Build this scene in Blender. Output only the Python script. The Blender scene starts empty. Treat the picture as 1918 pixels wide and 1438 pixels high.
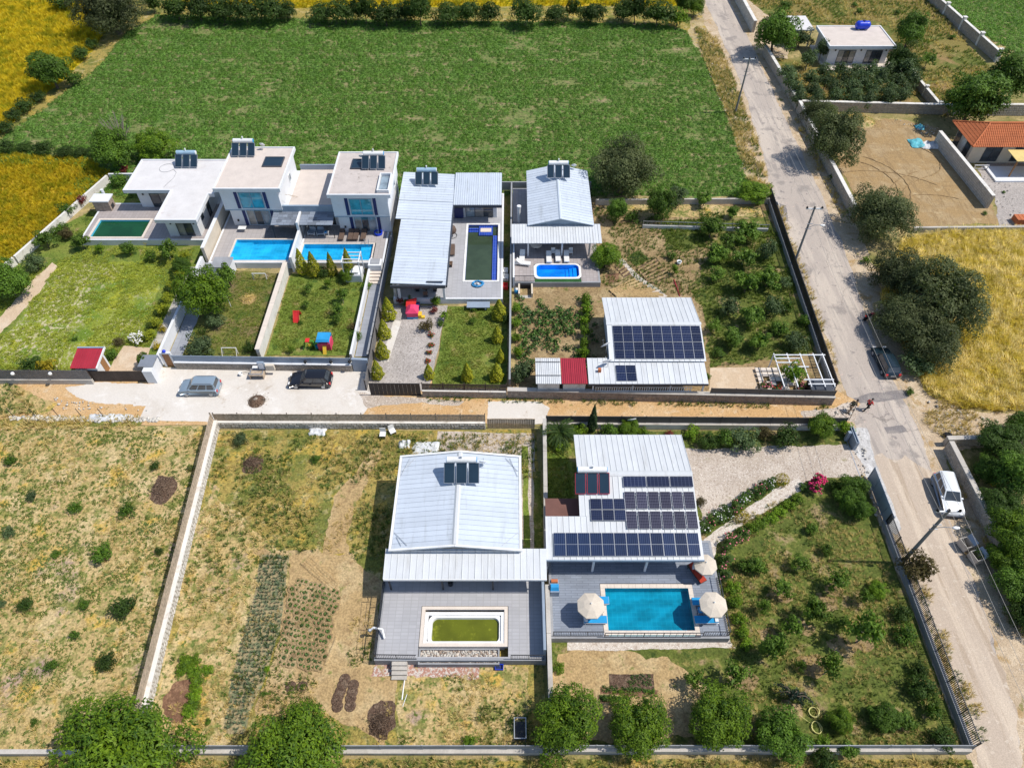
import bpy,bmesh,math,random
import numpy as np
from mathutils import Vector,Matrix

# ------------------------------------------------------------------ camera, sky, sun, exposure
SC=bpy.context.scene
COL=SC.collection
CAM_H,CAM_PITCH,CAM_F=58.0,math.radians(49.1),1340.0 # height, tilt below the horizon, focal length in photo pixels
cd=bpy.data.cameras.new('camera')
cd.sensor_width=36.0
cd.lens=36.0*CAM_F/1918.0
cd.clip_start=0.5
cd.clip_end=2000.0
cam=bpy.data.objects.new('camera',cd)
COL.objects.link(cam)
cam.location=(0,0,CAM_H)
cam.rotation_euler=(math.radians(90)-CAM_PITCH,0,0)
SC.camera=cam

SUN_EL,SUN_AZ=math.radians(57.0),math.radians(91.0) # azimuth measured clockwise from +Y
world=bpy.data.worlds.new("World")
SC.world=world
world.use_nodes=True
wn=world.node_tree.nodes
sky=wn.new('ShaderNodeTexSky')
sky.sky_type='NISHITA'
sky.sun_disc=False
sky.sun_elevation=SUN_EL
sky.sun_rotation=SUN_AZ
sky.dust_density=0.6
wn['Background'].inputs['Strength'].default_value=0.12
world.node_tree.links.new(sky.outputs[0],wn['Background'].inputs['Color'])
sl=bpy.data.lights.new('sun','SUN')
sl.energy=4.0
sl.angle=math.radians(0.53)
sl.color=(1.0,0.94,0.85)
sun=bpy.data.objects.new('sun',sl)
COL.objects.link(sun)
sdir=Vector((math.sin(SUN_AZ)*math.cos(SUN_EL),math.cos(SUN_AZ)*math.cos(SUN_EL),math.sin(SUN_EL)))
sun.rotation_euler=sdir.to_track_quat('Z','Y').to_euler()
sun.location=(60,40,90)
SC.view_settings.view_transform='Standard'
SC.view_settings.look='None'
SC.view_settings.exposure=0.16
SC.view_settings.gamma=1.0
SC.view_settings.use_curve_mapping=False
SC.cycles.max_bounces=6
SC.cycles.diffuse_bounces=2
SC.cycles.transparent_max_bounces=8

# ------------------------------------------------------------------ helpers
R=random.Random(11)
NR=np.random.default_rng(5)


def P(px,py,z=0.0):
    """a point of the photograph on the horizontal plane at height z (world metres)"""
    x,y=(px-959.0)/CAM_F,-(py-719.0)/CAM_F
    c,s=math.cos(CAM_PITCH),math.sin(CAM_PITCH)
    d=(x,c+y*s,-s+y*c)
    t=(z-CAM_H)/d[2]
    return (d[0]*t,d[1]*t)


def scale_at(x,y,z=0.0):
    """photo pixels per metre at a world point"""
    return CAM_F/(y*math.cos(CAM_PITCH)+(CAM_H-z)*math.sin(CAM_PITCH))


def PL(lst,z=0.0):
    return [P(a,b,z) for a,b in lst]


def tag(o,label=None,cat=None,group=None,kind=None):
    if label:o['label']=label
    if cat:o['category']=cat
    if group:o['group']=group
    if kind:o['kind']=kind
    return o


class MB:
    """collects boxes, prisms and tubes; build() links them as one mesh object"""

    def __init__(s):
        s.v=[];s.f=[];s.sm=[]

    def add(s,vs,fs,smooth=False):
        n=len(s.v)
        s.v.extend([tuple(p) for p in vs])
        s.f.extend([tuple(i+n for i in f) for f in fs])
        s.sm.extend([smooth]*len(fs))
        return s

    def box(s,x0,x1,y0,y1,z0,z1):
        return s.add([(x0,y0,z0),(x1,y0,z0),(x1,y1,z0),(x0,y1,z0),(x0,y0,z1),(x1,y0,z1),(x1,y1,z1),(x0,y1,z1)],
                     [(0,3,2,1),(4,5,6,7),(0,1,5,4),(1,2,6,5),(2,3,7,6),(3,0,4,7)])

    def obox(s,o,u,v,w,a0,a1,b0,b1,c0,c1):
        """box in the frame o + a*u + b*v + c*w"""
        o,u,v,w=Vector(o),Vector(u),Vector(v),Vector(w)
        q=[o+u*a+v*b+w*c for c in (c0,c1) for a,b in ((a0,b0),(a1,b0),(a1,b1),(a0,b1))]
        return s.add(q,[(0,3,2,1),(4,5,6,7),(0,1,5,4),(1,2,6,5),(2,3,7,6),(3,0,4,7)])

    def hexa(s,bottom,top):
        """eight corners: bottom ring and top ring, each counter-clockwise"""
        return s.add(list(bottom)+list(top),[(0,3,2,1),(4,5,6,7),(0,1,5,4),(1,2,6,5),(2,3,7,6),(3,0,4,7)])

    def prism(s,poly,z0,z1):
        n=len(poly)
        a=sum(poly[i][0]*poly[(i+1)%n][1]-poly[(i+1)%n][0]*poly[i][1] for i in range(n))
        if a<0:poly=poly[::-1]
        vs=[(x,y,z0) for x,y in poly]+[(x,y,z1) for x,y in poly]
        fs=[tuple(range(n))[::-1],tuple(range(n,2*n))]+[(i,(i+1)%n,n+(i+1)%n,n+i) for i in range(n)]
        return s.add(vs,fs)

    def tube(s,pts,rad,n=6,cap=True,smooth=True):
        pts=[Vector(p) for p in pts]
        if not isinstance(rad,(list,tuple)):rad=[rad]*len(pts)
        vs=[];fs=[]
        for i,p in enumerate(pts):
            d=(pts[min(i+1,len(pts)-1)]-pts[max(i-1,0)]).normalized()
            a=Vector((0,0,1)) if abs(d.z)<0.9 else Vector((1,0,0))
            u=d.cross(a).normalized();w=d.cross(u)
            for k in range(n):
                t=2*math.pi*k/n
                vs.append(p+(u*math.cos(t)+w*math.sin(t))*rad[i])
        for i in range(len(pts)-1):
            for k in range(n):
                k2=(k+1)%n
                fs.append((i*n+k,i*n+k2,(i+1)*n+k2,(i+1)*n+k))
        s.add(vs,fs,smooth)
        if cap:
            m=len(pts)-1
            s.add([vs[k] for k in range(n)],[tuple(range(n))])
            s.add([vs[m*n+k] for k in range(n)],[tuple(range(n))[::-1]])
        return s

    def lathe(s,c,prof,n=12,smooth=True):
        """prof: (radius, z) pairs round a vertical axis at c"""
        vs=[];fs=[]
        for r,z in prof:
            for k in range(n):
                t=2*math.pi*k/n
                vs.append((c[0]+r*math.cos(t),c[1]+r*math.sin(t),c[2]+z))
        for i in range(len(prof)-1):
            for k in range(n):
                k2=(k+1)%n
                fs.append((i*n+k,i*n+k2,(i+1)*n+k2,(i+1)*n+k))
        return s.add(vs,fs,smooth)

    def blob(s,c,r,n=8,m=5,sq=(1,1,1),jit=0.0,rnd=R):
        prof=[]
        for i in range(m+1):
            t=math.pi*i/m
            prof.append((max(0.001,math.sin(t))*r,-math.cos(t)*r))
        b=MB().lathe((0,0,0),prof,n)
        vs=[]
        for x,y,z in b.v:
            j=1+rnd.uniform(-jit,jit)
            vs.append((c[0]+x*sq[0]*j,c[1]+y*sq[1]*j,c[2]+z*sq[2]*j))
        return s.add(vs,b.f,True)

    def mesh(s,name,off=(0,0,0)):
        me=bpy.data.meshes.new(name)
        ox,oy,oz=off
        me.from_pydata([(x-ox,y-oy,z-oz) for x,y,z in s.v],[],s.f)
        if any(s.sm):me.polygons.foreach_set('use_smooth',s.sm)
        me.update()
        return me

    def build(s,name,mat,parent=None,off=(0,0,0)):
        me=s.mesh(name,off)
        me.materials.append(mat)
        o=bpy.data.objects.new(name,me)
        COL.objects.link(o)
        if parent:o.parent=parent
        return o


class Thing:
    """an Empty at the thing's base; parts are given in world coordinates (or local ones when world=False)"""

    def __init__(s,name,label,cat,loc=(0,0,0),rz=0.0,group=None,world=True,scale=None):
        o=bpy.data.objects.new(name,None)
        o.empty_display_size=0.3
        COL.objects.link(o)
        o.location=loc
        o.rotation_euler=(0,0,rz)
        if scale:o.scale=scale
        tag(o,label,cat,group)
        s.o=o
        s.off=loc if world else (0,0,0)

    def part(s,name,mat,mb,parent=None,label=None,stuff=False):
        o=mb.build(name,mat,parent or s.o,s.off)
        if label:o['label']=label
        if stuff:o['kind']='stuff'
        return o

    def inst(s,name,me,loc=(0,0,0),rz=0.0,sc=(1,1,1),parent=None):
        o=bpy.data.objects.new(name,me)
        COL.objects.link(o)
        o.parent=parent or s.o
        o.location=Vector(loc)-Vector(s.off)
        o.rotation_euler=(0,0,rz)
        o.scale=sc
        return o


def dup(root,loc=None,rz=None,label=None):
    """a copy of a thing with its parts and sub-parts, sharing mesh data"""
    r=root.copy();COL.objects.link(r)
    if loc is not None:r.location=loc
    if rz is not None:r.rotation_euler=(0,0,rz)
    if label:r['label']=label
    for ch in list(root.children):
        c=ch.copy();COL.objects.link(c);c.parent=r
        for g in ch.children:
            d=g.copy();COL.objects.link(d);d.parent=c
    return r


def nth(i):
    w=['first','second','third','fourth','fifth','sixth','seventh','eighth','ninth','tenth','eleventh','twelfth','thirteenth',
         'fourteenth','fifteenth','sixteenth','seventeenth','eighteenth','nineteenth','twentieth','twenty-first','twenty-second',
         'twenty-third','twenty-fourth','twenty-fifth','twenty-sixth','twenty-seventh','twenty-eighth','twenty-ninth','thirtieth']
    return w[i]


# ------------------------------------------------------------------ materials
def newmat(name):
    m=bpy.data.materials.new(name)
    m.use_nodes=True
    nt=m.node_tree
    return m,nt,nt.nodes['Principled BSDF']


def rgba(c):
    return (c[0],c[1],c[2],1.0)


def noise(nt,vec,scale,detail=4.0,rough=0.6,dist=0.0):
    n=nt.nodes.new('ShaderNodeTexNoise')
    n.inputs['Scale'].default_value=scale
    n.inputs['Detail'].default_value=detail
    n.inputs['Roughness'].default_value=rough
    n.inputs['Distortion'].default_value=dist
    nt.links.new(vec,n.inputs['Vector'])
    return n.outputs['Fac']


def smooth(nt,val,lo,hi,a=0.0,b=1.0):
    n=nt.nodes.new('ShaderNodeMapRange')
    n.interpolation_type='SMOOTHSTEP'
    n.inputs['From Min'].default_value=lo
    n.inputs['From Max'].default_value=hi
    n.inputs['To Min'].default_value=a
    n.inputs['To Max'].default_value=b
    nt.links.new(val,n.inputs['Value'])
    return n.outputs['Result']


def math_(nt,op,a,b=None):
    n=nt.nodes.new('ShaderNodeMath')
    n.operation=op
    for i,q in enumerate((a,b)):
        if q is None:continue
        if isinstance(q,(int,float)):n.inputs[i].default_value=q
        else:nt.links.new(q,n.inputs[i])
    return n.outputs[0]


def mixc(nt,fac,a,b,mode='MIX'):
    n=nt.nodes.new('ShaderNodeMix')
    n.data_type='RGBA'
    n.blend_type=mode
    if isinstance(fac,(int,float)):n.inputs['Factor'].default_value=fac
    else:nt.links.new(fac,n.inputs['Factor'])
    for key,q in (('A',a),('B',b)):
        sock=[i for i in n.inputs if i.name==key and i.type=='RGBA'][0]
        if isinstance(q,(tuple,list)):sock.default_value=rgba(q)
        else:nt.links.new(q,sock)
    return [o for o in n.outputs if o.type=='RGBA'][0]


def grey(nt,val):
    n=nt.nodes.new('ShaderNodeCombineColor')
    for i in range(3):nt.links.new(val,n.inputs[i])
    return n.outputs[0]


def pos(nt,stretch=None,warp=0.0):
    g=nt.nodes.new('ShaderNodeNewGeometry').outputs['Position']
    if stretch:
        m=nt.nodes.new('ShaderNodeMapping')
        m.inputs['Scale'].default_value=(stretch[0],stretch[1],1)
        if len(stretch)>2:m.inputs['Rotation'].default_value=(0,0,stretch[2])
        nt.links.new(g,m.inputs['Vector'])
        g=m.outputs[0]
    return g


def add_bump(nt,bs,h,strength=0.5,dist=0.1):
    b=nt.nodes.new('ShaderNodeBump')
    b.inputs['Strength'].default_value=strength
    b.inputs['Distance'].default_value=dist
    nt.links.new(h,b.inputs['Height'])
    nt.links.new(b.outputs[0],bs.inputs['Normal'])


def gmat(name,base,layers=(),grain=(9.0,0.72,1.28),bump=(3.0,0.6,0.12),rough=0.95):
    """ground: a base colour, then noise-masked layers of other colours, then grain and relief.
    layer = (colour, scale, lo, hi[, opts]); opts: d detail, st stretch, mask (scale, lo, hi), wave, k amount"""
    m,nt,bs=newmat(name)
    g=pos(nt)
    col=base
    for L in layers:
        c,sc,lo,hi=L[:4]
        o=L[4] if len(L)>4 else {}
        v=pos(nt,o['st']) if 'st' in o else g
        if o.get('wave'):
            w=nt.nodes.new('ShaderNodeTexWave')
            w.inputs['Scale'].default_value=sc
            w.inputs['Distortion'].default_value=o.get('dist',2.0)
            w.inputs['Detail'].default_value=3
            w.inputs['Detail Scale'].default_value=1.5
            nt.links.new(v,w.inputs['Vector'])
            f=w.outputs['Fac']
        else:
            f=noise(nt,v,sc,o.get('d',5.0),o.get('r',0.62),o.get('dist',0.0))
        f=smooth(nt,f,lo,hi)
        if o.get('crack'):
            w=nt.nodes.new('ShaderNodeTexVoronoi');w.feature='DISTANCE_TO_EDGE';w.inputs['Scale'].default_value=sc
            mv=nt.nodes.new('ShaderNodeVectorMath');mv.operation='ADD';nn=nt.nodes.new('ShaderNodeTexNoise');nn.inputs['Scale'].default_value=0.8;nn.inputs['Detail'].default_value=6
            nt.links.new(v,mv.inputs[0]);nt.links.new(nn.outputs['Color'],mv.inputs[1]);nt.links.new(g,nn.inputs['Vector']);nt.links.new(mv.outputs[0],w.inputs['Vector'])
            f=smooth(nt,w.outputs['Distance'],hi,lo)
        if 'mask' in o:
            ms=o['mask']
            f=math_(nt,'MULTIPLY',f,smooth(nt,noise(nt,g,ms[0],4.0),ms[1],ms[2]))
        if 'k' in o:f=math_(nt,'MULTIPLY',f,o['k'])
        col=mixc(nt,f,col,c)
    f=smooth(nt,noise(nt,g,grain[0],5.0,0.7),0.3,0.7,grain[1],grain[2])
    col=mixc(nt,1.0,col,grey(nt,f),'MULTIPLY')
    nt.links.new(col,bs.inputs['Base Color'])
    bs.inputs['Roughness'].default_value=rough
    bs.inputs['Specular IOR Level'].default_value=0.15
    if bump:add_bump(nt,bs,noise(nt,g,bump[0],6.0,0.65),bump[1],bump[2])
    return m


def mat(name,c,rough=0.6,metal=0.0,var=0.10,vs=0.8,fine=0.06,fs=9.0,bump=0.0,bs_=20.0,spec=0.4,rnd=0.0,dirt=None):
    """painted, plastered or metal surface with uneven tone; rnd varies it from piece to piece; dirt = (colour, scale, lo, hi, stretch)"""
    m,nt,bs=newmat(name)
    g=pos(nt)
    f=smooth(nt,noise(nt,g,vs,5.0),0.25,0.75,1-var,1+var)
    f2=smooth(nt,noise(nt,g,fs,4.0),0.25,0.75,1-fine,1+fine)
    f=math_(nt,'MULTIPLY',f,f2)
    if rnd:
        oi=nt.nodes.new('ShaderNodeObjectInfo')
        f=math_(nt,'MULTIPLY',f,smooth(nt,oi.outputs['Random'],0,1,1-rnd,1+rnd))
    col=mixc(nt,1.0,c,grey(nt,f),'MULTIPLY')
    if dirt:
        v=pos(nt,dirt[4]) if len(dirt)>4 else g
        col=mixc(nt,smooth(nt,noise(nt,v,dirt[1],7.0,0.65,0.4),dirt[2],dirt[3]),col,dirt[0])
    nt.links.new(col,bs.inputs['Base Color'])
    bs.inputs['Roughness'].default_value=rough
    bs.inputs['Metallic'].default_value=metal
    bs.inputs['Specular IOR Level'].default_value=spec
    if bump:add_bump(nt,bs,noise(nt,g,bs_,5.0),bump,0.05)
    return m


def leafmat(name,c1,c2,c3=None,trans=0.25,gloss=0.0):
    """foliage: each leaf somewhere between c1 and c2, each plant a little different"""
    m,nt,bs=newmat(name)
    a=nt.nodes.new('ShaderNodeAttribute')
    a.attribute_name='tint'
    oi=nt.nodes.new('ShaderNodeObjectInfo')
    col=mixc(nt,a.outputs['Fac'],c1,c2)
    if c3:
        g=pos(nt)
        col=mixc(nt,smooth(nt,noise(nt,g,0.5,3.0),0.45,0.62),col,c3)
    f=smooth(nt,oi.outputs['Random'],0,1,0.78,1.22)
    col=mixc(nt,1.0,col,grey(nt,f),'MULTIPLY')
    nt.links.new(col,bs.inputs['Base Color'])
    bs.inputs['Roughness'].default_value=0.6
    bs.inputs['Specular IOR Level'].default_value=0.25+gloss
    t=nt.nodes.new('ShaderNodeBsdfTranslucent')
    tc=mixc(nt,1.0,col,(1.3,1.5,0.5),'MULTIPLY')
    nt.links.new(tc,t.inputs['Color'])
    mx=nt.nodes.new('ShaderNodeMixShader')
    mx.inputs[0].default_value=trans
    nt.links.new(bs.outputs[0],mx.inputs[1])
    nt.links.new(t.outputs[0],mx.inputs[2])
    nt.links.new(mx.outputs[0],nt.nodes['Material Output'].inputs['Surface'])
    return m


def tilemat(name,c,joint,tw,th,var=0.08,rough=0.55,off=0.0,mortar=0.03,c2=None):
    """laid tiles too small to pick apart: brick pattern in world metres"""
    m,nt,bs=newmat(name)
    g=pos(nt)
    b=nt.nodes.new('ShaderNodeTexBrick')
    b.offset=off
    b.inputs['Scale'].default_value=1.0
    b.inputs['Brick Width'].default_value=tw
    b.inputs['Row Height'].default_value=th
    b.inputs['Mortar Size'].default_value=mortar
    b.inputs['Mortar Smooth'].default_value=0.3
    cc=c2 or tuple(x*(1-2*var) for x in c)
    b.inputs['Color1'].default_value=rgba(c)
    b.inputs['Color2'].default_value=rgba(cc)
    b.inputs['Mortar'].default_value=rgba(joint)
    nt.links.new(g,b.inputs['Vector'])
    f=smooth(nt,noise(nt,g,0.6,6.0),0.25,0.75,1-var,1+var)
    col=mixc(nt,1.0,b.outputs['Color'],grey(nt,f),'MULTIPLY')
    nt.links.new(col,bs.inputs['Base Color'])
    bs.inputs['Roughness'].default_value=rough
    return m


def glassmat(name,c,rough=0.05,spec=0.8):
    m,nt,bs=newmat(name)
    g=pos(nt)
    f=smooth(nt,noise(nt,g,0.9,3.0),0.3,0.7,0.7,1.35)
    nt.links.new(mixc(nt,1.0,c,grey(nt,f),'MULTIPLY'),bs.inputs['Base Color'])
    bs.inputs['Roughness'].default_value=rough
    bs.inputs['Specular IOR Level'].default_value=spec
    return m


def watermat(name,tint,ripple=2.5,strength=0.25,opaque=None,cover=0.0,scum=None):
    """clear water: see-through tinted, mirror-like by angle; with 'opaque' the water itself is coloured and cloudy"""
    m,nt,bs=newmat(name)
    g=pos(nt)
    h=noise(nt,g,ripple,3.0,0.5,1.2)
    out=nt.nodes['Material Output']
    if opaque:
        c=mixc(nt,smooth(nt,noise(nt,g,0.5,5.0),0.35,0.65),opaque,tuple(x*0.75 for x in opaque))
        if scum:c=mixc(nt,smooth(nt,noise(nt,g,1.3,6.0,0.7),scum[1],scum[2]),c,scum[0])
        nt.links.new(c,bs.inputs['Base Color'])
        bs.inputs['Roughness'].default_value=0.08
        bs.inputs['Specular IOR Level'].default_value=0.5
        add_bump(nt,bs,h,strength*0.3,0.02)
        return m
    tr=nt.nodes.new('ShaderNodeBsdfTransparent')
    w=nt.nodes.new('ShaderNodeTexVoronoi')
    w.feature='SMOOTH_F1'
    w.inputs['Scale'].default_value=ripple*0.55
    mp=nt.nodes.new('ShaderNodeMapping')
    mp.inputs['Scale'].default_value=(0.55,1.25,1)
    nt.links.new(g,mp.inputs['Vector'])
    wv=nt.nodes.new('ShaderNodeVectorMath');wv.operation='ADD'
    nn=nt.nodes.new('ShaderNodeTexNoise');nn.inputs['Scale'].default_value=1.3
    nt.links.new(g,nn.inputs['Vector'])
    nt.links.new(mp.outputs[0],wv.inputs[0]);nt.links.new(nn.outputs['Color'],wv.inputs[1])
    nt.links.new(wv.outputs[0],w.inputs['Vector'])
    f=smooth(nt,w.outputs['Distance'],0.05,0.75,0.80,1.12)
    nt.links.new(mixc(nt,1.0,tint,grey(nt,f),'MULTIPLY'),tr.inputs['Color'])
    gl=nt.nodes.new('ShaderNodeBsdfGlossy')
    gl.inputs['Roughness'].default_value=0.04
    fr=nt.nodes.new('ShaderNodeFresnel');fr.inputs['IOR'].default_value=1.33
    bp=nt.nodes.new('ShaderNodeBump');bp.inputs['Strength'].default_value=strength;bp.inputs['Distance'].default_value=0.06
    nt.links.new(h,bp.inputs['Height'])
    nt.links.new(bp.outputs[0],gl.inputs['Normal']);nt.links.new(bp.outputs[0],fr.inputs['Normal'])
    mx=nt.nodes.new('ShaderNodeMixShader')
    nt.links.new(fr.outputs[0],mx.inputs[0]);nt.links.new(tr.outputs[0],mx.inputs[1]);nt.links.new(gl.outputs[0],mx.inputs[2])
    nt.links.new(mx.outputs[0],out.inputs['Surface'])
    return m


WHITE=mat('white_plaster',(0.70,0.715,0.74),0.8,var=0.05,fine=0.03,dirt=((0.55,0.53,0.50),1.2,0.62,0.85))
WHITE_DIRTY=mat('weathered_white_wall',(0.70,0.68,0.64),0.85,var=0.08,fine=0.08,bump=0.2,dirt=((0.42,0.38,0.32),1.0,0.52,0.75))
CREAM=mat('cream_render',(0.62,0.55,0.45),0.85,var=0.08,dirt=((0.4,0.33,0.25),0.8,0.55,0.8))
ROOF_WHITE=mat('white_roof_membrane',(0.64,0.625,0.625),0.8,var=0.06,fine=0.05,dirt=((0.52,0.48,0.46),0.5,0.55,0.8))
ROOF_SCREED=mat('stained_roof_screed',(0.52,0.465,0.435),0.9,var=0.08,fine=0.08,dirt=((0.24,0.20,0.17),1.1,0.60,0.72))
ROOF_CLEAN=mat('pale_roof_screed',(0.60,0.53,0.48),0.9,var=0.07,fine=0.06,dirt=((0.40,0.34,0.30),0.9,0.62,0.78))
METAL_ROOF=mat('pale_sheet_roof',(0.54,0.60,0.68),0.4,0.0,var=0.04,fine=0.03,rnd=0.04,dirt=((0.42,0.46,0.50),0.7,0.5,0.80,(3.0,0.35)))
METAL_ROOF_W=mat('white_sheet_roof',(0.61,0.635,0.66),0.4,0.0,var=0.04,fine=0.03,rnd=0.04,dirt=((0.47,0.48,0.48),0.7,0.5,0.80,(3.0,0.35)))
METAL_RED=mat('red_sheet_roof',(0.36,0.03,0.05),0.4,0.0,var=0.08,rnd=0.05)
FASCIA=mat('dark_fascia',(0.05,0.06,0.08),0.5)
FASCIA_BLUE=mat('grey_blue_trim',(0.28,0.36,0.45),0.5)
DARKMETAL=mat('dark_painted_metal',(0.035,0.038,0.045),0.45,0.3)
GREYMETAL=mat('galvanised_metal',(0.42,0.44,0.47),0.4,0.6)
WHITEMETAL=mat('white_painted_metal',(0.75,0.76,0.77),0.4)
GREYPANEL=mat('grey_blue_panel',(0.26,0.32,0.40),0.5,var=0.08)
NAVY=mat('navy_paint',(0.012,0.025,0.12),0.5)
BLUEPLASTIC=mat('blue_plastic',(0.01,0.045,0.55),0.35)
CYANPLASTIC=mat('light_blue_plastic',(0.03,0.30,0.62),0.4)
REDPLASTIC=mat('red_plastic',(0.62,0.03,0.03),0.4)
PINKPLASTIC=mat('pink_plastic',(0.75,0.06,0.16),0.4)
YELLOWPLASTIC=mat('yellow_plastic',(0.75,0.50,0.05),0.4)
GREENPLASTIC=mat('green_plastic',(0.10,0.42,0.06),0.4)
WHITEPLASTIC=mat('white_plastic',(0.78,0.78,0.77),0.4)
WOOD=mat('weathered_planks',(0.45,0.36,0.27),0.85,var=0.12,fine=0.32,fs=5.0,rnd=0.08)
WOOD_DARK=mat('dark_stained_planks',(0.075,0.055,0.045),0.8,var=0.12,fine=0.2,fs=6.0,rnd=0.08)
WOOD_GREY=mat('grey_planks',(0.20,0.19,0.19),0.85,var=0.15,fine=0.2,fs=6.0,rnd=0.08)
WOOD_WARM=mat('brown_wood',(0.30,0.15,0.06),0.6,var=0.1,fine=0.12)
WICKER=mat('brown_wicker',(0.12,0.08,0.06),0.7)
STONE=mat('rubble_stone',(0.40,0.35,0.29),0.95,var=0.25,vs=3.0,fine=0.15,bump=0.3)
FENCE_GREY=mat('dark_grey_fence_sheet',(0.095,0.09,0.088),0.6,var=0.1)
STONE_RED=mat('reddish_rubble_stone',(0.33,0.26,0.21),0.95,var=0.32,vs=3.0,fine=0.15,bump=0.3)
STONE_PALE=mat('pale_rubble_stone',(0.56,0.53,0.48),0.95,var=0.22,vs=3.0,fine=0.15,bump=0.3)
MORTAR=mat('stone_mortar',(0.36,0.32,0.27),0.95,var=0.15)
MORTAR_DARK=mat('dark_stone_joints',(0.12,0.105,0.09),0.95,var=0.2)
CONCRETE=mat('plain_concrete',(0.47,0.44,0.40),0.9,var=0.12,fine=0.08,dirt=((0.34,0.31,0.27),0.6,0.5,0.75))
CONCRETE_GREY=mat('grey_concrete',(0.30,0.31,0.33),0.9,var=0.12,fine=0.08)
COPING=mat('pale_pool_coping',(0.68,0.60,0.52),0.6,var=0.06)
DECK_GREY=tilemat('grey_deck_tiles',(0.42,0.42,0.44),(0.34,0.34,0.35),0.6,0.3,0.05)
DECK_BLUE=tilemat('blue_grey_deck_tiles',(0.25,0.285,0.35),(0.16,0.185,0.23),1.0,0.22,0.10,off=0.5)
DECK_WARM=tilemat('warm_grey_deck_tiles',(0.44,0.41,0.40),(0.33,0.30,0.29),0.6,0.3,0.05)
DECK_BROWN=tilemat('greybrown_deck_tiles',(0.40,0.36,0.35),(0.30,0.26,0.25),0.45,0.45,0.06)
POOL_TILE=tilemat('turquoise_pool_tiles',(0.07,0.47,0.55),(0.12,0.52,0.58),0.4,0.4,0.05,rough=0.3)
POOL_SKY=tilemat('sky_blue_pool_tiles',(0.10,0.56,0.80),(0.16,0.60,0.82),0.4,0.4,0.04,rough=0.3)
POOL_NAVY=tilemat('cobalt_pool_tiles',(0.015,0.06,0.42),(0.10,0.16,0.5),0.3,0.3,0.10,rough=0.3)
POOL_LINER=mat('blue_pool_shell',(0.02,0.30,0.85),0.3,var=0.06)
WATER_TEAL=watermat('clear_teal_water',(0.22,0.72,0.86))
WATER_SKY=watermat('clear_blue_water',(0.40,0.86,0.99),2.2)
WATER_DEEP=watermat('clear_shell_water',(0.5,0.9,1.0),2.0)
WATER_GREEN=watermat('dark_green_water',None,2.0,0.2,opaque=(0.008,0.070,0.022))
WATER_MURK=watermat('murky_olive_water',None,2.0,0.2,opaque=(0.050,0.078,0.045))
WATER_ALGAE=watermat('yellow_green_algae_water',None,2.0,0.2,opaque=(0.130,0.150,0.008),scum=((0.24,0.26,0.02),0.52,0.7))
GLASS_DARK=glassmat('dark_window_glass',(0.05,0.06,0.07))
GLASS_BLUE=glassmat('blue_window_glass',(0.05,0.32,0.42))
GLASS_CURTAIN=glassmat('curtained_glass',(0.28,0.27,0.25))
GLASS_GREY=glassmat('grey_blue_glass',(0.22,0.28,0.33))
TANK_BLUE=mat('pale_blue_tank',(0.30,0.45,0.58),0.4)
COLLECTOR=mat('collector_glass',(0.018,0.038,0.062),0.2,var=0.1)
RUBBER=mat('black_rubber',(0.015,0.015,0.017),0.8)
FABRIC_CREAM=mat('cream_canvas',(0.60,0.53,0.44),0.9,var=0.06)
FABRIC_BLUE=mat('blue_cushion',(0.02,0.30,0.62),0.9,var=0.06)
FABRIC_RED=mat('red_cushion',(0.38,0.04,0.02),0.9)
BARK=mat('bark',(0.13,0.10,0.075),0.95,var=0.2,vs=5.0)
BARK_GREY=mat('grey_bark',(0.26,0.22,0.19),0.95,var=0.2,vs=5.0)
TERRACOTTA=mat('terracotta',(0.50,0.15,0.055),0.8,var=0.12,fine=0.1,rnd=0.06)
BROWNROOF=mat('brown_patio_roof',(0.16,0.075,0.06),0.8,var=0.1)
SLATE=mat('slate_shingle',(0.19,0.22,0.27),0.7,rnd=0.25)
PLASTIC_SHEET=mat('crumpled_plastic_sheet',(0.62,0.64,0.66),0.5,var=0.2,vs=2.5)


def solarmat(name,c,cell=(1.0/6,1.0/6),line=(0.16,0.19,0.28),rough=0.2):
    """dark cells with thin pale lines, in the panel's own coordinates"""
    m,nt,bs=newmat(name)
    tc=nt.nodes.new('ShaderNodeUVMap')
    b=nt.nodes.new('ShaderNodeTexBrick')
    b.offset=0.0
    b.inputs['Scale'].default_value=1.0
    b.inputs['Brick Width'].default_value=cell[0]
    b.inputs['Row Height'].default_value=cell[1]
    b.inputs['Mortar Size'].default_value=0.012
    b.inputs['Mortar Smooth'].default_value=0.4
    b.inputs['Color1'].default_value=rgba(c)
    b.inputs['Color2'].default_value=rgba(tuple(x*0.75 for x in c))
    b.inputs['Mortar'].default_value=rgba(line)
    nt.links.new(tc.outputs[0],b.inputs['Vector'])
    oi=nt.nodes.new('ShaderNodeObjectInfo')
    f=smooth(nt,oi.outputs['Random'],0,1,0.8,1.25)
    nt.links.new(mixc(nt,1.0,b.outputs['Color'],grey(nt,f),'MULTIPLY'),bs.inputs['Base Color'])
    bs.inputs['Roughness'].default_value=rough
    bs.inputs['Specular IOR Level'].default_value=0.5
    return m


SOLAR_NAVY=solarmat('navy_solar_cells',(0.006,0.013,0.048),line=(0.06,0.075,0.13))
SOLAR_VIOLET=solarmat('violet_solar_cells',(0.030,0.030,0.056),line=(0.12,0.12,0.17))
SOLAR_STRIPE=solarmat('striped_solar_cells',(0.010,0.022,0.065),line=(0.08,0.11,0.19),cell=(1.0/6,0.5))
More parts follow.
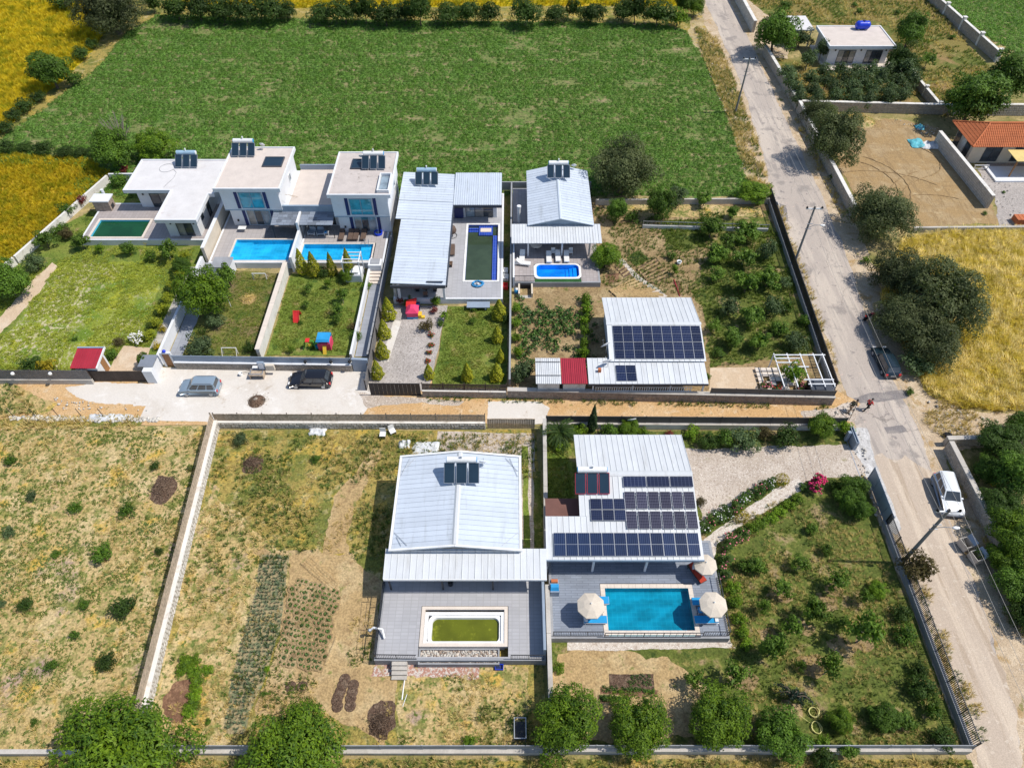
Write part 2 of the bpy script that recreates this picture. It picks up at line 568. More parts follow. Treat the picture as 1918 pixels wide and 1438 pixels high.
# ------------------------------------------------------------------ the ground, in flush sheets a few millimetres apart
G_DRY=gmat('dry_verge_ground',(0.36,0.28,0.15),
             [((0.50,0.40,0.24),0.35,0.42,0.62),((0.42,0.30,0.08),0.9,0.50,0.66),((0.15,0.17,0.045),0.7,0.56,0.68),((0.10,0.11,0.035),3.0,0.58,0.70)])
G_BASE=gmat('open_dry_ground',(0.34,0.27,0.13),
              [((0.20,0.19,0.06),0.08,0.42,0.6),((0.44,0.34,0.16),0.5,0.5,0.65),((0.12,0.14,0.04),0.9,0.55,0.68)])
G_CROP=gmat('crop_field_soil',(0.17,0.20,0.065),
              [((0.085,0.165,0.030),0.22,0.44,0.6),((0.24,0.21,0.10),0.8,0.50,0.66),((0.34,0.26,0.155),0.45,0.54,0.70,{'st':(0.35,1.0)}),
               ((0.025,0.055,0.014),2.2,0.52,0.64)],grain=(5.0,0.6,1.4))
G_WHEAT=gmat('ripe_wheat_ground',(0.46,0.36,0.012),
               [((0.30,0.24,0.012),0.06,0.42,0.6),((0.55,0.38,0.045),0.35,0.52,0.70,{'st':(0.5,1.6)}),((0.20,0.19,0.015),0.5,0.56,0.70,{'st':(0.5,1.5)})],grain=(6.0,0.65,1.35))
G_WHEAT_O=gmat('orange_wheat_ground',(0.42,0.29,0.012),
                 [((0.28,0.22,0.012),0.10,0.42,0.6),((0.48,0.30,0.03),0.45,0.50,0.68),((0.17,0.16,0.012),0.6,0.56,0.70)],grain=(6.0,0.65,1.35))
G_STRAW=gmat('dry_tall_grass_ground',(0.58,0.45,0.14),
               [((0.45,0.40,0.08),0.10,0.46,0.60),((0.70,0.58,0.26),0.5,0.50,0.68),((0.52,0.34,0.04),0.25,0.55,0.68),((0.24,0.26,0.05),0.9,0.58,0.70)],grain=(6.0,0.65,1.35))
G_LAWN=gmat('garden_lawn_turf',(0.135,0.185,0.032),
              [((0.19,0.22,0.045),0.35,0.45,0.62),((0.30,0.235,0.10),0.5,0.55,0.72),((0.06,0.11,0.02),0.8,0.54,0.68)],grain=(7.0,0.62,1.38))
G_LAWN_MEADOW=gmat('daisy_meadow_turf',(0.22,0.26,0.035),
                     [((0.13,0.20,0.025),0.25,0.46,0.60),((0.32,0.32,0.03),0.35,0.52,0.66),((0.46,0.41,0.25),2.0,0.48,0.60,{'mask':(0.12,0.44,0.58)}),
                      ((0.55,0.53,0.42),5.0,0.60,0.68,{'k':0.7})],grain=(7.0,0.62,1.38))
G_LAWN_BROWN=gmat('worn_lawn_turf',(0.155,0.155,0.040),
                    [((0.19,0.145,0.07),0.30,0.46,0.62),((0.075,0.115,0.024),0.45,0.50,0.64),((0.055,0.085,0.018),1.5,0.56,0.68)],grain=(7.0,0.62,1.38))
G_LAWN_RICH=gmat('orchard_grass_turf',(0.10,0.125,0.028),
                   [((0.14,0.17,0.032),0.4,0.46,0.62),((0.30,0.22,0.12),0.4,0.53,0.66),((0.24,0.21,0.065),1.1,0.52,0.68),((0.05,0.08,0.018),1.8,0.56,0.68)],grain=(7.0,0.6,1.4))
G_SW=gmat('fallow_plot_soil',(0.455,0.335,0.150),
            [((0.53,0.41,0.215),0.3,0.45,0.62),((0.52,0.35,0.08),0.35,0.54,0.66),((0.34,0.24,0.22),0.22,0.58,0.70,{'k':0.8}),((0.22,0.215,0.065),0.8,0.48,0.64),((0.13,0.165,0.04),2.6,0.53,0.62)],grain=(6.0,0.62,1.35))
G_SOIL=gmat('worked_garden_soil',(0.42,0.295,0.145),
              [((0.48,0.36,0.195),0.3,0.45,0.62),((0.32,0.22,0.11),1.0,0.50,0.70),((0.20,0.20,0.06),1.2,0.58,0.70)],grain=(6.0,0.68,1.3))
G_WEEDY=gmat('weedy_plot_ground',(0.33,0.255,0.075),
               [((0.16,0.17,0.040),0.25,0.44,0.58),((0.45,0.32,0.07),0.35,0.52,0.66),((0.48,0.385,0.19),0.9,0.52,0.68),((0.095,0.125,0.03),1.8,0.53,0.64)],grain=(6.0,0.6,1.4))
G_TILLED=gmat('tilled_brown_soil',(0.29,0.205,0.105),
                [((0.37,0.275,0.15),0.35,0.45,0.62),((0.21,0.145,0.075),1.2,0.52,0.68),((0.16,0.16,0.05),1.0,0.57,0.70)],grain=(6.0,0.65,1.35))
G_REDSOIL=gmat('red_brown_soil',(0.19,0.105,0.065),[((0.28,0.165,0.10),1.2,0.48,0.62)],grain=(7.0,0.6,1.3))
G_MULCH=gmat('brown_brushwood_heap',(0.155,0.10,0.07),[((0.24,0.17,0.12),2.5,0.5,0.62)],grain=(9.0,0.5,1.5),bump=(6.0,1.0,0.3))
G_ROAD=gmat('worn_asphalt',(0.43,0.375,0.33),
              [((0.52,0.455,0.39),0.55,0.46,0.60,{'st':(1.0,0.10)}),((0.34,0.30,0.27),0.9,0.54,0.66,{'st':(1.3,0.14)}),((0.31,0.275,0.25),0.28,0.56,0.66),((0.20,0.175,0.16),0.30,0.0,0.016,{'crack':1,'st':(1.0,0.6),'mask':(0.12,0.45,0.58),'k':0.75}),((0.27,0.24,0.225),1.1,0.62,0.66),((0.52,0.42,0.36),1.5,0.60,0.72)],
              grain=(12.0,0.85,1.15),bump=(5.0,0.25,0.05))
G_ROADEDGE=gmat('sandy_road_shoulder',(0.47,0.365,0.25),
                  [((0.56,0.45,0.32),0.5,0.46,0.62),((0.40,0.275,0.14),0.6,0.54,0.66),((0.22,0.20,0.075),0.9,0.58,0.70),((0.60,0.54,0.45),2.5,0.60,0.70)],grain=(9.0,0.72,1.28))
G_PATCH=gmat('road_repair_patch',(0.225,0.205,0.20),[((0.30,0.27,0.25),1.0,0.48,0.62)],grain=(12.0,0.8,1.2))
G_CONC=gmat('lane_concrete',(0.64,0.60,0.55),
              [((0.58,0.53,0.47),0.25,0.48,0.62),((0.70,0.67,0.63),0.5,0.52,0.66),((0.43,0.355,0.27),0.55,0.60,0.72)],grain=(10.0,0.92,1.08),bump=(4.0,0.15,0.04))
G_CONC_RAW=gmat('rough_poured_concrete',(0.52,0.51,0.50),
                  [((0.42,0.41,0.40),1.2,0.50,0.60,{'st':(1.0,0.5)}),((0.62,0.61,0.60),1.5,0.54,0.62,{'st':(1.0,0.5)}),((0.32,0.31,0.30),2.4,0.58,0.64,{'dist':1.5})],grain=(10.0,0.85,1.15),bump=(3.0,0.7,0.1))
G_LANE=gmat('sandy_lane_dirt',(0.54,0.345,0.165),
              [((0.58,0.40,0.22),0.4,0.45,0.62),((0.60,0.46,0.30),1.0,0.55,0.68),((0.36,0.215,0.10),1.6,0.58,0.68),((0.20,0.185,0.055),1.2,0.61,0.70)],grain=(8.0,0.8,1.2))
G_GRAVEL=gmat('pale_pebble_gravel',(0.47,0.40,0.335),
                [((0.55,0.48,0.41),0.35,0.46,0.62),((0.36,0.29,0.235),5.0,0.52,0.62),((0.64,0.58,0.52),8.0,0.55,0.64),((0.24,0.22,0.09),0.6,0.63,0.74)],grain=(16.0,0.65,1.3))
G_GRAVEL_GREY=gmat('grey_pebble_gravel',(0.385,0.35,0.325),
                     [((0.45,0.41,0.38),0.35,0.46,0.62),((0.27,0.24,0.22),5.0,0.52,0.62),((0.54,0.50,0.47),8.0,0.55,0.64)],grain=(16.0,0.65,1.3))
G_PEBBLE=gmat('white_pebbles',(0.58,0.52,0.46),[((0.44,0.37,0.31),4.0,0.50,0.60),((0.70,0.66,0.60),6.0,0.54,0.62)],grain=(14.0,0.7,1.3))
G_SAND=gmat('bulldozed_sandy_soil',(0.36,0.245,0.12),
              [((0.39,0.285,0.16),0.25,0.45,0.60),((0.27,0.185,0.095),0.5,0.52,0.60,{'st':(1.6,.25,.5),'dist':2.0,'k':0.6}),((0.29,0.20,0.105),0.5,0.54,0.62,{'st':(.3,1.6,.2),'dist':1.5,'k':0.5}),((0.46,0.35,0.20),0.7,0.56,0.70)],grain=(7.0,0.8,1.2),bump=(1.6,0.6,0.25))
G_BRUSH=gmat('brown_grass_plot',(0.215,0.175,0.055),
               [((0.12,0.14,0.032),0.18,0.45,0.60),((0.28,0.19,0.085),0.15,0.53,0.64),((0.36,0.29,0.12),0.7,0.57,0.70)],grain=(5.0,0.65,1.35))
G_PAVE_PINK=gmat('sandy_drive_slab',(0.56,0.43,0.30),[((0.62,0.50,0.37),0.6,0.46,0.62)],grain=(8.0,0.9,1.1))
G_PATH=tilemat('pale_path_slabs',(0.50,0.47,0.43),(0.33,0.30,0.27),1.2,0.6,0.10)
G_PATH_BLUE=tilemat('grey_path_slabs',(0.31,0.33,0.37),(0.22,0.23,0.26),1.5,0.75,0.08)
G_BLUEGREEN=gmat('leek_bed_soil',(0.33,0.265,0.15),[((0.16,0.18,0.10),2.2,0.47,0.58)],grain=(6.0,0.65,1.35))


def vnoise(seed,n):
    r=random.Random(seed)
    a=[r.uniform(-1,1) for _ in range(n)]
    return a


def jag(poly,amp,seg,seed,close=True):
    """subdivide an outline and wobble it like a real edge between grounds"""
    if amp<=0: return list(poly)
    r=random.Random(seed)
    out=[]
    n=len(poly)
    for i in range(n):
        a,b=Vector(poly[i]),Vector(poly[(i+1)%n])
        L=(b-a).length
        if L>160:
            out.append((a.x,a.y));continue
        k=max(1,int(L/seg))
        nn=Vector((-(b-a).y,(b-a).x)).normalized() if L>1e-6 else Vector((0,0))
        ph=[r.uniform(0,6.28) for _ in range(3)]
        fr=[r.uniform(0.25,0.6),r.uniform(0.9,1.6),r.uniform(2,3.5)]
        for j in range(k):
            t=j/k
            w=min(1.0,4*min(t,1-t)*max(1,L/6)) if k>1 else 0
            d=(math.sin(fr[0]*L*t+ph[0])*0.5+math.sin(fr[1]*L*t+ph[1])*0.35+r.uniform(-0.4,0.4))*amp*min(1,w)
            q=a.lerp(b,t)+nn*d
            out.append((q.x,q.y))
    return out


ZL=[0]
LVG=np.zeros((260,260),int) # how many sheets already lie on each square metre


def sheet(name,poly,m,amp=0.25,seg=0.5,z=None,kind='structure',label=None):
    ZL[0]+=1
    X,Y=np.meshgrid(np.arange(-130,130)+.5,np.arange(-20,240)+.5)
    c=np.zeros(X.shape,bool)
    for (x0,y0),(x1,y1) in zip(poly,poly[1:]+poly[:1]):
        if y0!=y1:c^=((y0>Y)!=(y1>Y))&(X<(x1-x0)*(Y-y0)/(y1-y0)+x0)
        k=int(max(abs(x1-x0),abs(y1-y0)))*2+2
        t=np.linspace(0,1,k)
        u,v=np.floor(x0+(x1-x0)*t).astype(int)+130,np.floor(y0+(y1-y0)*t).astype(int)+20
        q=(u>=0)&(u<260)&(v>=0)&(v<260)
        c[v[q],u[q]]=True
    d=c.copy()
    for a,b in ((0,1),(0,-1),(1,0),(-1,0)):d|=np.roll(c,(a,b),(0,1))
    lv=int(LVG[d].max())+1 if d.any() else 1
    LVG[d]=lv
    z=0.0025*lv if z is None else z
    pts=jag(poly,amp,seg,len(poly)*7+ZL[0])
    me=bpy.data.meshes.new(name)
    bm=bmesh.new()
    f=bm.faces.new([bm.verts.new((x,y,z)) for x,y in pts])
    f.normal_update()
    if f.normal.z<0:f.normal_flip()
    bmesh.ops.triangulate(bm,faces=bm.faces[:],ngon_method='EAR_CLIP')
    bm.to_mesh(me);bm.free()
    me.materials.append(m)
    o=bpy.data.objects.new(name,me)
    COL.objects.link(o)
    tag(o,label,None,None,kind)
    return o


def rect(x0,x1,y0,y1):
    return [(x0,y0),(x1,y0),(x1,y1),(x0,y1)]


sheet('ground',rect(-500,500,-120,900),G_BASE,0,z=0.0)
FIELD=PL([(0,262),(100,190),(180,130),(240,60),(295,28),(460,34),(640,38),(960,42),(1230,44),(1285,58),(1318,110),(1345,180),(1372,250),(1392,320),(1400,350)])+[(33,84.5),(-62,84.5),(-62,92),(-79,93)]
HEDGE_W=PL([(0,285),(0,225),(60,175),(120,125),(165,70),(200,0),(330,0),(330,40),(250,75),(190,140),(110,205),(20,275)])
sheet('grass_verge',HEDGE_W,G_WEEDY,0.4,0.6)
sheet('grass_verge',PL([(290,0),(640,0),(960,0),(1330,0),(1330,60),(960,60),(290,45)]),G_WEEDY,0.4,0.6)
sheet('grass_verge',PL([(0,262),(230,270),(250,320),(0,310)]),G_WEEDY,0.4,0.6)
sheet('crop_field',FIELD,G_CROP,0.5,0.8)
WHEAT_W=PL([(0,250),(60,198),(140,130),(185,80),(215,40),(228,0)])+[(-80,250),(-260,250),(-260,100)]
sheet('wheat_field',WHEAT_W,G_WHEAT,0.4,0.8)
WHEAT_N=PL([(310,10),(640,16),(900,12),(1290,12)])+[(38,160),(40,300),(-90,300)]
sheet('wheat_field',WHEAT_N,G_WHEAT,0.4,0.8)
WHEAT_L=PL([(0,290),(100,294),(170,300),(215,330),(185,345),(120,405),(60,470),(0,515)])+[(-130,60),(-160,94)]
sheet('wheat_field',WHEAT_L,G_WHEAT_O,0.3,0.6)
sheet('grass_verge',PL([(1288,58),(1300,30),(1325,20),(1345,70),(1385,155),(1420,255),(1450,365),(1400,350),(1392,310),(1368,230),(1340,160),(1318,110)]),G_DRY,0.4,0.5)
sheet('roadside_ground',[(33.6,10),(33.8,48),(35.3,84),(35.0,106),(36,130),(38,160),(56,190),(56,150),(50,131),(45.5,108),(45.6,80),(45.2,62),(46.5,50),(46,44),(43.5,43),(42.5,40),(44,30),(44,10)],G_ROADEDGE,0.3,0.5)
STRAW=PL([(1690,450),(1760,436),(1918,430)])+[(110,76),(110,49)]+PL([(1870,770),(1800,765),(1740,742),(1715,700),(1690,640),(1650,560)])
sheet('dry_grass_field',STRAW,G_STRAW,0.4,0.5)
sheet('rubbly_verge',PL([(1700,705),(1740,740),(1800,765),(1900,775),(1918,790),(1840,838),(1785,842),(1770,860),(1735,810),(1700,745)]),G_ROADEDGE,0.3,0.4)
RL=[(1320,0),(1346,60),(1386,150),(1418,250),(1447,360),(1474,430),(1508,540),(1552,640),(1578,720),(1600,790),(1632,900),(1685,1010),(1722,1110),(1780,1250),(1826,1400),(1836,1438)]
RR=[(1912,1438),(1905,1330),(1872,1240),(1838,1130),(1800,1030),(1760,920),(1725,815),(1692,750),(1655,680),(1618,580),(1582,470),(1545,380),(1470,220),(1410,90),(1366,0)]
ROAD=[(P(1320,0)[0]-1.5,220)]+PL(RL)+[(35.5,-5),(40.5,-5)]+PL(RR)+[(P(1366,0)[0]-1.5,220)]
sheet('road',ROAD,G_ROAD,0.22,0.45)
sheet('dirt_road',[(35.4,40.2),(36.6,41.2),(37.8,40.3),(38.8,41.0),(39.8,39.6),(40.9,39.0)]+PL([(1760,920),(1800,1030),(1838,1130),(1872,1240),(1905,1330),(1912,1438)])+[(40.4,-5),(35.6,-5)]+PL([(1836,1438),(1826,1400),(1780,1250),(1722,1110),(1685,1010),(1650,930)]),gmat('sandy_track',(0.48,0.395,0.315),[((0.57,0.475,0.375),0.6,0.46,0.60,{'st':(1.0,0.07)}),((0.42,0.335,0.255),0.8,0.52,0.62,{'st':(1.3,0.08)}),((0.56,0.48,0.39),1.5,0.58,0.70)],grain=(12.0,0.85,1.15),bump=(5.0,0.3,0.05)),0.3,0.45)
sheet('road_patch',PL([(1592,748),(1640,735),(1690,730),(1700,745),(1655,752),(1600,758)]),G_PATCH,0.15,0.3)
sheet('road_patch',PL([(1655,800),(1690,796),(1700,808),(1662,812)]),G_PATCH,0.12,0.3)
sheet('concrete_apron',PL([(1590,802),(1623,802),(1630,825),(1638,860),(1650,892),(1667,932),(1678,965),(1688,990),(1678,1002),(1663,992),(1640,930),(1618,885),(1600,850)]),G_CONC_RAW,0.12,0.3)
sheet('road_patch',PL([(1455,380),(1472,385),(1476,415),(1458,412)]),G_PATCH,0.1,0.3)

# the lane between the two rows of plots
sheet('lane',[(-75,44.6),(34.5,44.9),(36.5,47.5),(34.5,49.4),(-15.3,52.0),(-38.5,52.4),(-45,50.5),(-75,50.5)],G_LANE,0.12,0.4)
sheet('lane_concrete',[(-38.3,45.2),(-15.8,45.0),(-15.0,47.0),(-14.8,52.2),(-38.4,52.6)],G_CONC,0.10,0.4)
sheet('lane_concrete',PL([(122,726),(180,716),(290,719),(300,745),(290,760),(200,757),(150,748)]),G_CONC,0.18,0.3)
sheet('lane_concrete',PL([(914,752),(1010,752),(1030,765),(1020,794),(912,793)]),G_CONC,0.12,0.3)
sheet('lane_concrete',PL([(670,735),(760,744),(870,752),(860,760),(760,756),(690,765)]),G_GRAVEL,0.25,0.4)
sheet('lane_end_gravel',PL([(1500,770),(1560,765),(1595,752),(1612,770),(1600,790),(1560,782),(1505,782)]),G_GRAVEL,0.25,0.35)
sheet('lane_soil_heap',PL([(70,750),(110,735),(160,750),(210,760),(250,758),(240,772),(150,772),(80,768)]),G_LANE,0.3,0.3)
sheet('lane_verge',[(-9,48.8),(33,48.3),(33,47.7),(12,48.0),(-4,48.1)],G_WEEDY,0.25,0.35)
sheet('lane_verge',[(-80,44.2),(-38,44.4),(-38,45.4),(-50,45.6),(-80,46.2)],G_WEEDY,0.25,0.4)
sheet('fallow_corner',[(-90,46.2),(-48.5,46.0),(-47.5,47.5),(-53.5,50.2),(-90,51.2)],G_SW,0.3,0.4)

# fallow plot in the near left, weedy plot in the middle
sheet('fallow_plot',[(-90,14),(-27.8,14),(-29.9,44.5),(-90,44.5)],G_SW,0.1,0.6)
sheet('weedy_plot',[(-27.7,14),(2.5,14),(2.5,44),(-29.8,44)],G_WEEDY,0.1,0.6)
sheet('straw_plot',PL([(392,900),(450,960),(500,1010),(560,1040),(500,1200),(440,1395),(290,1400),(283,1330),(330,1140)]),G_SW,0.7,0.5)
sheet('garden_soil',PL([(470,1035),(560,1030),(660,1035),(720,1095),(700,1215),(760,1240),(740,1300),(720,1400),(600,1330),(480,1340),(500,1270),(525,1180),(540,1060)]),G_SOIL,0.5,0.5)
sheet('dry_lawn',PL([(770,1240),(990,1250),(990,1400),(740,1402),(745,1300)]),G_SW,0.4,0.5)
sheet('leek_bed',PL([(488,1038),(542,1040),(536,1100),(525,1180),(500,1260),(470,1330),(455,1375),(420,1372),(428,1300),(450,1210),(478,1110)]),G_BLUEGREEN,0.15,0.4)
sheet('trodden_path',PL([(625,930),(700,840),(715,842),(690,900),(650,1000),(655,1040),(605,1035)]),G_SOIL,0.3,0.4)
sheet('side_yard',PL([(820,808),(1000,812),(1012,1030),(975,1030),(978,860),(870,845),(815,850)]),G_GRAVEL,0.12,0.4)
sheet('side_strip',[(1.0,28.2),(1.6,28.2),(1.6,42),(1.0,42)],G_LAWN,0.1,0.4)
sheet('side_strip',[(2.0,28.2),(2.8,28.2),(2.8,39),(2.0,39)],G_LAWN_RICH,0.1,0.4)
sheet('broken_brick_strip',[(-11.2,19.6),(-2.6,19.4),(-2.6,20.4),(-10.8,20.8)],gmat('broken_brick_rubble',(0.42,0.23,0.18),[((0.58,0.52,0.47),5.0,0.48,0.56),((0.40,0.32,0.17),1.0,0.55,0.66)],grain=(14.0,0.65,1.3)),0.25,0.3)
sheet('burnt_patch',PL([(700,1318),(735,1312),(740,1345),(725,1385),(690,1375),(688,1340)]),G_MULCH,0.35,0.25)
sheet('brush_heap_ground',PL([(296,890),(330,893),(328,915),(305,945),(284,938),(288,912)]),G_MULCH,0.25,0.25)
sheet('brush_heap_ground',PL([(455,868),(490,852),(492,878),(470,888),(455,885)]),G_MULCH,0.2,0.25)
sheet('compost_ground',PL([(325,1280),(358,1272),(365,1310),(355,1345),(320,1350),(305,1310)]),G_REDSOIL,0.3,0.25)

# solar house plot (near right)
sheet('orchard_grass',rect(3.2,33.6,14.2,43.9),G_LAWN_RICH,0.1,0.5)
sheet('garden_soil',PL([(1045,1225),(1130,1218),(1250,1230),(1290,1260),(1330,1290),(1345,1330),(1300,1380),(1120,1385),(1040,1350)]),G_SOIL,0.5,0.4)
sheet('garden_bed',PL([(1140,1262),(1224,1262),(1226,1292),(1142,1290)]),G_MULCH,0.06,0.3)
sheet('garden_bed',PL([(1124,1286),(1232,1292),(1230,1305),(1124,1300)]),G_REDSOIL,0.1,0.3)
sheet('garden_bed',PL([(1120,1303),(1180,1306),(1180,1318),(1120,1314)]),G_REDSOIL,0.1,0.3)
sheet('gravel_drive',PL([(1280,840),(1400,838),(1585,832),(1602,850),(1622,885),(1600,895),(1560,895),(1490,905),(1440,905),(1390,950),(1320,985),(1300,930)]),G_GRAVEL,0.25,0.35)
sheet('gravel_path',PL([(1495,895),(1510,912),(1440,955),(1380,990),(1342,1020),(1335,1080),(1310,1075),(1318,1010),(1380,965),(1440,925)]),G_PEBBLE,0.15,0.3)
sheet('pebble_strip',PL([(1060,1193),(1362,1186),(1378,1214),(1062,1218)]),G_PEBBLE,0.10,0.3)
sheet('side_lawn',[(3.4,33.8),(5.9,33.8),(5.9,43.6),(3.4,43.6)],G_LAWN,0.05,0.4)
for i,(u,v,r) in enumerate([(1545,1130,1.0),(1500,1175,0.9),(1575,1210,1.0),(1440,1190,0.8),(1520,1245,1.1),(1620,1205,0.8),(1480,1330,0.9),(1460,1115,0.9),(1560,1105,0.7),(1390,1270,1.1)]):
    c=P(u,v)
    sheet('tree_pit',[(c[0]+r*(1.1+0.25*math.sin(k*2.3+i))*math.cos(k*0.524),c[1]+r*(0.85+0.2*math.cos(k*1.7+i))*math.sin(k*0.524)) for k in range(12)],G_TILLED,0.08,0.25)

# upper row of plots
sheet('left_garden',[(-56.3,51.2),(-39.2,51.2),(-38.6,60),(-38.4,73.6),(-47,73.9),(-55,74.2),(-52,87.5),(-59.5,78),(-70,51.2)],G_LAWN,0.1,0.5)
sheet('back_garden',[(-57.2,75.5),(-50.0,75.5),(-50.0,87.8),(-56.2,87.8)],G_LAWN,0.1,0.5)
sheet('daisy_meadow',PL([(110,492),(200,490),(298,498),(305,520),(285,570),(262,620),(215,645),(190,660),(130,690),(0,690),(-60,690),(0,640),(60,560)]),G_LAWN_MEADOW,0.4,0.4)
sheet('left_strip',PL([(98,492),(108,500),(45,580),(-20,650),(-40,640),(30,560)]),G_PAVE_PINK,0.3,0.4)
sheet('sandy_drive',PL([(232,648),(282,652),(270,690),(265,700),(200,702),(215,672)]),G_PAVE_PINK,0.06,0.4)
sheet('garden_path',[(-40.6,55.5),(-39.0,55.5),(-38.6,69.5),(-40.2,69.5)],G_PATH,0)
sheet('side_lane_slabs',[(-38.1,52.7),(-34.9,54.2),(-36.3,61),(-36.6,70),(-38.2,70)],G_PATH_BLUE,0)
sheet('worn_lawn',[(-36.6,54.2),(-28.1,54.4),(-28.1,68.2),(-36.6,69)],G_LAWN_BROWN,0.15,0.4)
sheet('back_lawn',[(-27.3,54.4),(-18.0,54.4),(-17.9,68.2),(-27.3,68.2)],G_LAWN,0.1,0.4)
sheet('side_path',[(-17.4,54.2),(-15.9,54.2),(-15.6,70.5),(-17.2,70.5)],G_PATH_BLUE,0)
sheet('gravel_yard',[(-15.3,49.2),(-8.9,49.2),(-7.6,62.5),(-15.0,62.5)],G_GRAVEL_GREY,0.1,0.4)
sheet('driveway_strip',PL([(738,600),(752,602),(728,678),(713,678)]),G_CONC,0)
sheet('clipped_lawn',[(-8.6,49.6),(-0.6,49.6),(-0.5,62.3),(-7.6,62.3)],G_LAWN,0.12,0.4)
sheet('side_strip',[(-1.0,62.5),(0.0,62.5),(0.0,85),(-1.0,85)],G_LAWN_BROWN,0.05,0.4)
sheet('kitchen_garden',[(0.4,48.6),(33.8,48.6),(35.0,83.5),(0.4,84.0)],G_TILLED,0.1,0.5)
sheet('orchard_grass',PL([(1310,400),(1440,395),(1470,470),(1500,560),(1525,660),(1330,690),(1320,600),(1290,540),(1330,470)]),G_LAWN_RICH,0.6,0.4)
sheet('green_patch',PL([(1236,415),(1320,412),(1330,465),(1248,470)]),G_LAWN_RICH,0.3,0.35)
sheet('green_patch',PL([(1172,483),(1195,471),(1216,486),(1192,501)]),G_LAWN_RICH,0.12,0.3)
sheet('red_soil_bed',PL([(1133,516),(1160,512),(1158,530),(1140,532)]),G_REDSOIL,0.2,0.25)
sheet('red_soil_bed',PL([(1258,527),(1278,527),(1276,545),(1266,545)]),G_REDSOIL,0.15,0.25)
sheet('bean_bed',[(0.6,51.5),(9.6,51.5),(9.6,64.0),(0.6,64.0)],G_TILLED,0.2,0.4)
for q in ([(1190,506),(1228,482),(1254,520),(1214,536)],[(1150,500),(1164,490),(1182,512),(1168,522)],[(1136,548),(1185,520),(1250,557),(1150,560)]):sheet('furrowed_bed',PL(q),G_MULCH if q[0][0]>1140 else G_TILLED,0.12,0.3)
sheet('gravel_path',PL([(1157,488),(1166,485),(1200,520),(1250,556),(1238,560),(1190,524)]),G_PEBBLE,0.12,0.25)
sheet('terrace_bed',PL([(1130,385),(1210,380),(1420,388),(1438,408),(1250,408),(1140,400)]),G_SW,0.25,0.3)
sheet('patio_slab',PL([(1330,690),(1415,688),(1420,733),(1328,733)]),G_PAVE_PINK,0.04,0.4)

# beyond the bottom wall, and the plots in the top right
sheet('outer_verge',[(-90,-10),(33.8,-10),(33.8,13.6),(-90,13.6)],G_WEEDY,0.1,0.6)
sheet('grassy_plot',PL([(1400,0),(1740,0),(1880,160),(1770,220),(1720,130),(1540,50),(1440,30)])+[],G_BRUSH,0.3,0.6)
sheet('grassy_plot',[(50,152),(84,152),(98,210),(56,210)],G_BRUSH,0.3,0.6)
sheet('crop_field',[(84.3,152),(88,135),(92,124),(140,118),(180,230),(104,230)],G_CROP,0.3,0.7)
sheet('olive_grove_ground',PL([(1432,105),(1540,120),(1660,130),(1715,140),(1755,205),(1495,205)]),G_BRUSH,0.1,0.5)
sheet('sandy_plot',PL([(1590,232),(1660,222),(1760,240),(1860,365),(1870,420),(1700,428),(1640,400),(1592,350),(1560,280)]),G_SAND,0.5,0.5)
sheet('stony_yard',PL([(1865,365),(1830,318),(1860,300),(1960,300),(2000,430),(1870,424)]),G_GRAVEL_GREY,0.3,0.5)

# ------------------------------------------------------------------ walls and fences
def frame2(p0,p1):
    a,b=Vector((p0[0],p0[1],0)),Vector((p1[0],p1[1],0))
    L=(b-a).length
    u=(b-a)/L
    return a,u,Vector((-u.y,u.x,0)),L


def stones_on(mb,a,u,n,L,z0,z1,side,size=0.30,rnd=R,proud=0.05,face=0.0,k=0.18):
    """rubble stones bedded on one face of a wall, joints left between them"""
    z=z0+0.02
    while z<z1-0.10:
        h=min(rnd.uniform(0.7,1.15)*size,z1-z)
        x=0.02
        while x<L-0.05:
            w=min(rnd.uniform(0.7,1.7)*size,L-x)
            if w>0.08:
                d=rnd.uniform(0.4,1.0)*proud
                j= lambda:rnd.uniform(0.02,k)*min(h,w)
                q=[(x+j(),z+j()),(x+w-j(),z+j()),(x+w-j(),z+h-j()),(x+j(),z+h-j())]
                sh=0.80
                cx,cz=x+w/2,z+h/2
                vs=[a+u*p+n*(face*side)+Vector((0,0,r)) for p,r in q]
                vs+=[a+u*(cx+(p-cx)*sh)+n*((face+d)*side)+Vector((0,0,cz+(r-cz)*sh)) for p,r in q]
                fs=[(4,5,6,7),(0,1,5,4),(1,2,6,5),(2,3,7,6),(3,0,4,7)]
                if side>0:fs=[f[::-1] for f in fs]
                mb.add(vs,fs)
            x+=w
        z+=h


def stone_wall(label,p0,p1,h,t=0.35,sides=(1,),stone=STONE,core=MORTAR,cap=None,capw=0.06,caph=0.08,size=0.30,z0=0.0,group=None,posts=None):
    a,u,n,L=frame2(p0,p1)
    T=Thing('stone_wall',label,'wall',(p0[0],p0[1],0),group=group)
    T.part('core',core,MB().obox(a,u,n,(0,0,1),0,L,-t/2,t/2,z0,h))
    mb=MB()
    for s in sides:stones_on(mb,a,u,n,L,z0,h,s,size,face=t/2)
    T.part('stones',stone,mb,stuff=True)
    if cap:
        k=max(1,round(L/3.0))
        for i in range(k):
            T.part('coping_slab',cap,MB().obox(a,u,n,(0,0,1),L*i/k+0.012,L*(i+1)/k-0.012,-t/2-capw,t/2+capw,h,h+caph))
    if posts:
        sp,pw,ph=posts
        k=max(1,round(L/sp))
        for i in range(k+1):
            o=a+u*(L*i/k)
            mb=MB().box(o.x-pw/2,o.x+pw/2,o.y-pw/2,o.y+pw/2,0,h+ph)
            mb.box(o.x-pw/2-.08,o.x+pw/2+.08,o.y-pw/2-.08,o.y+pw/2+.08,h+ph,h+ph+.10)
            T.part('pier',WHITE_DIRTY,mb)
    return T


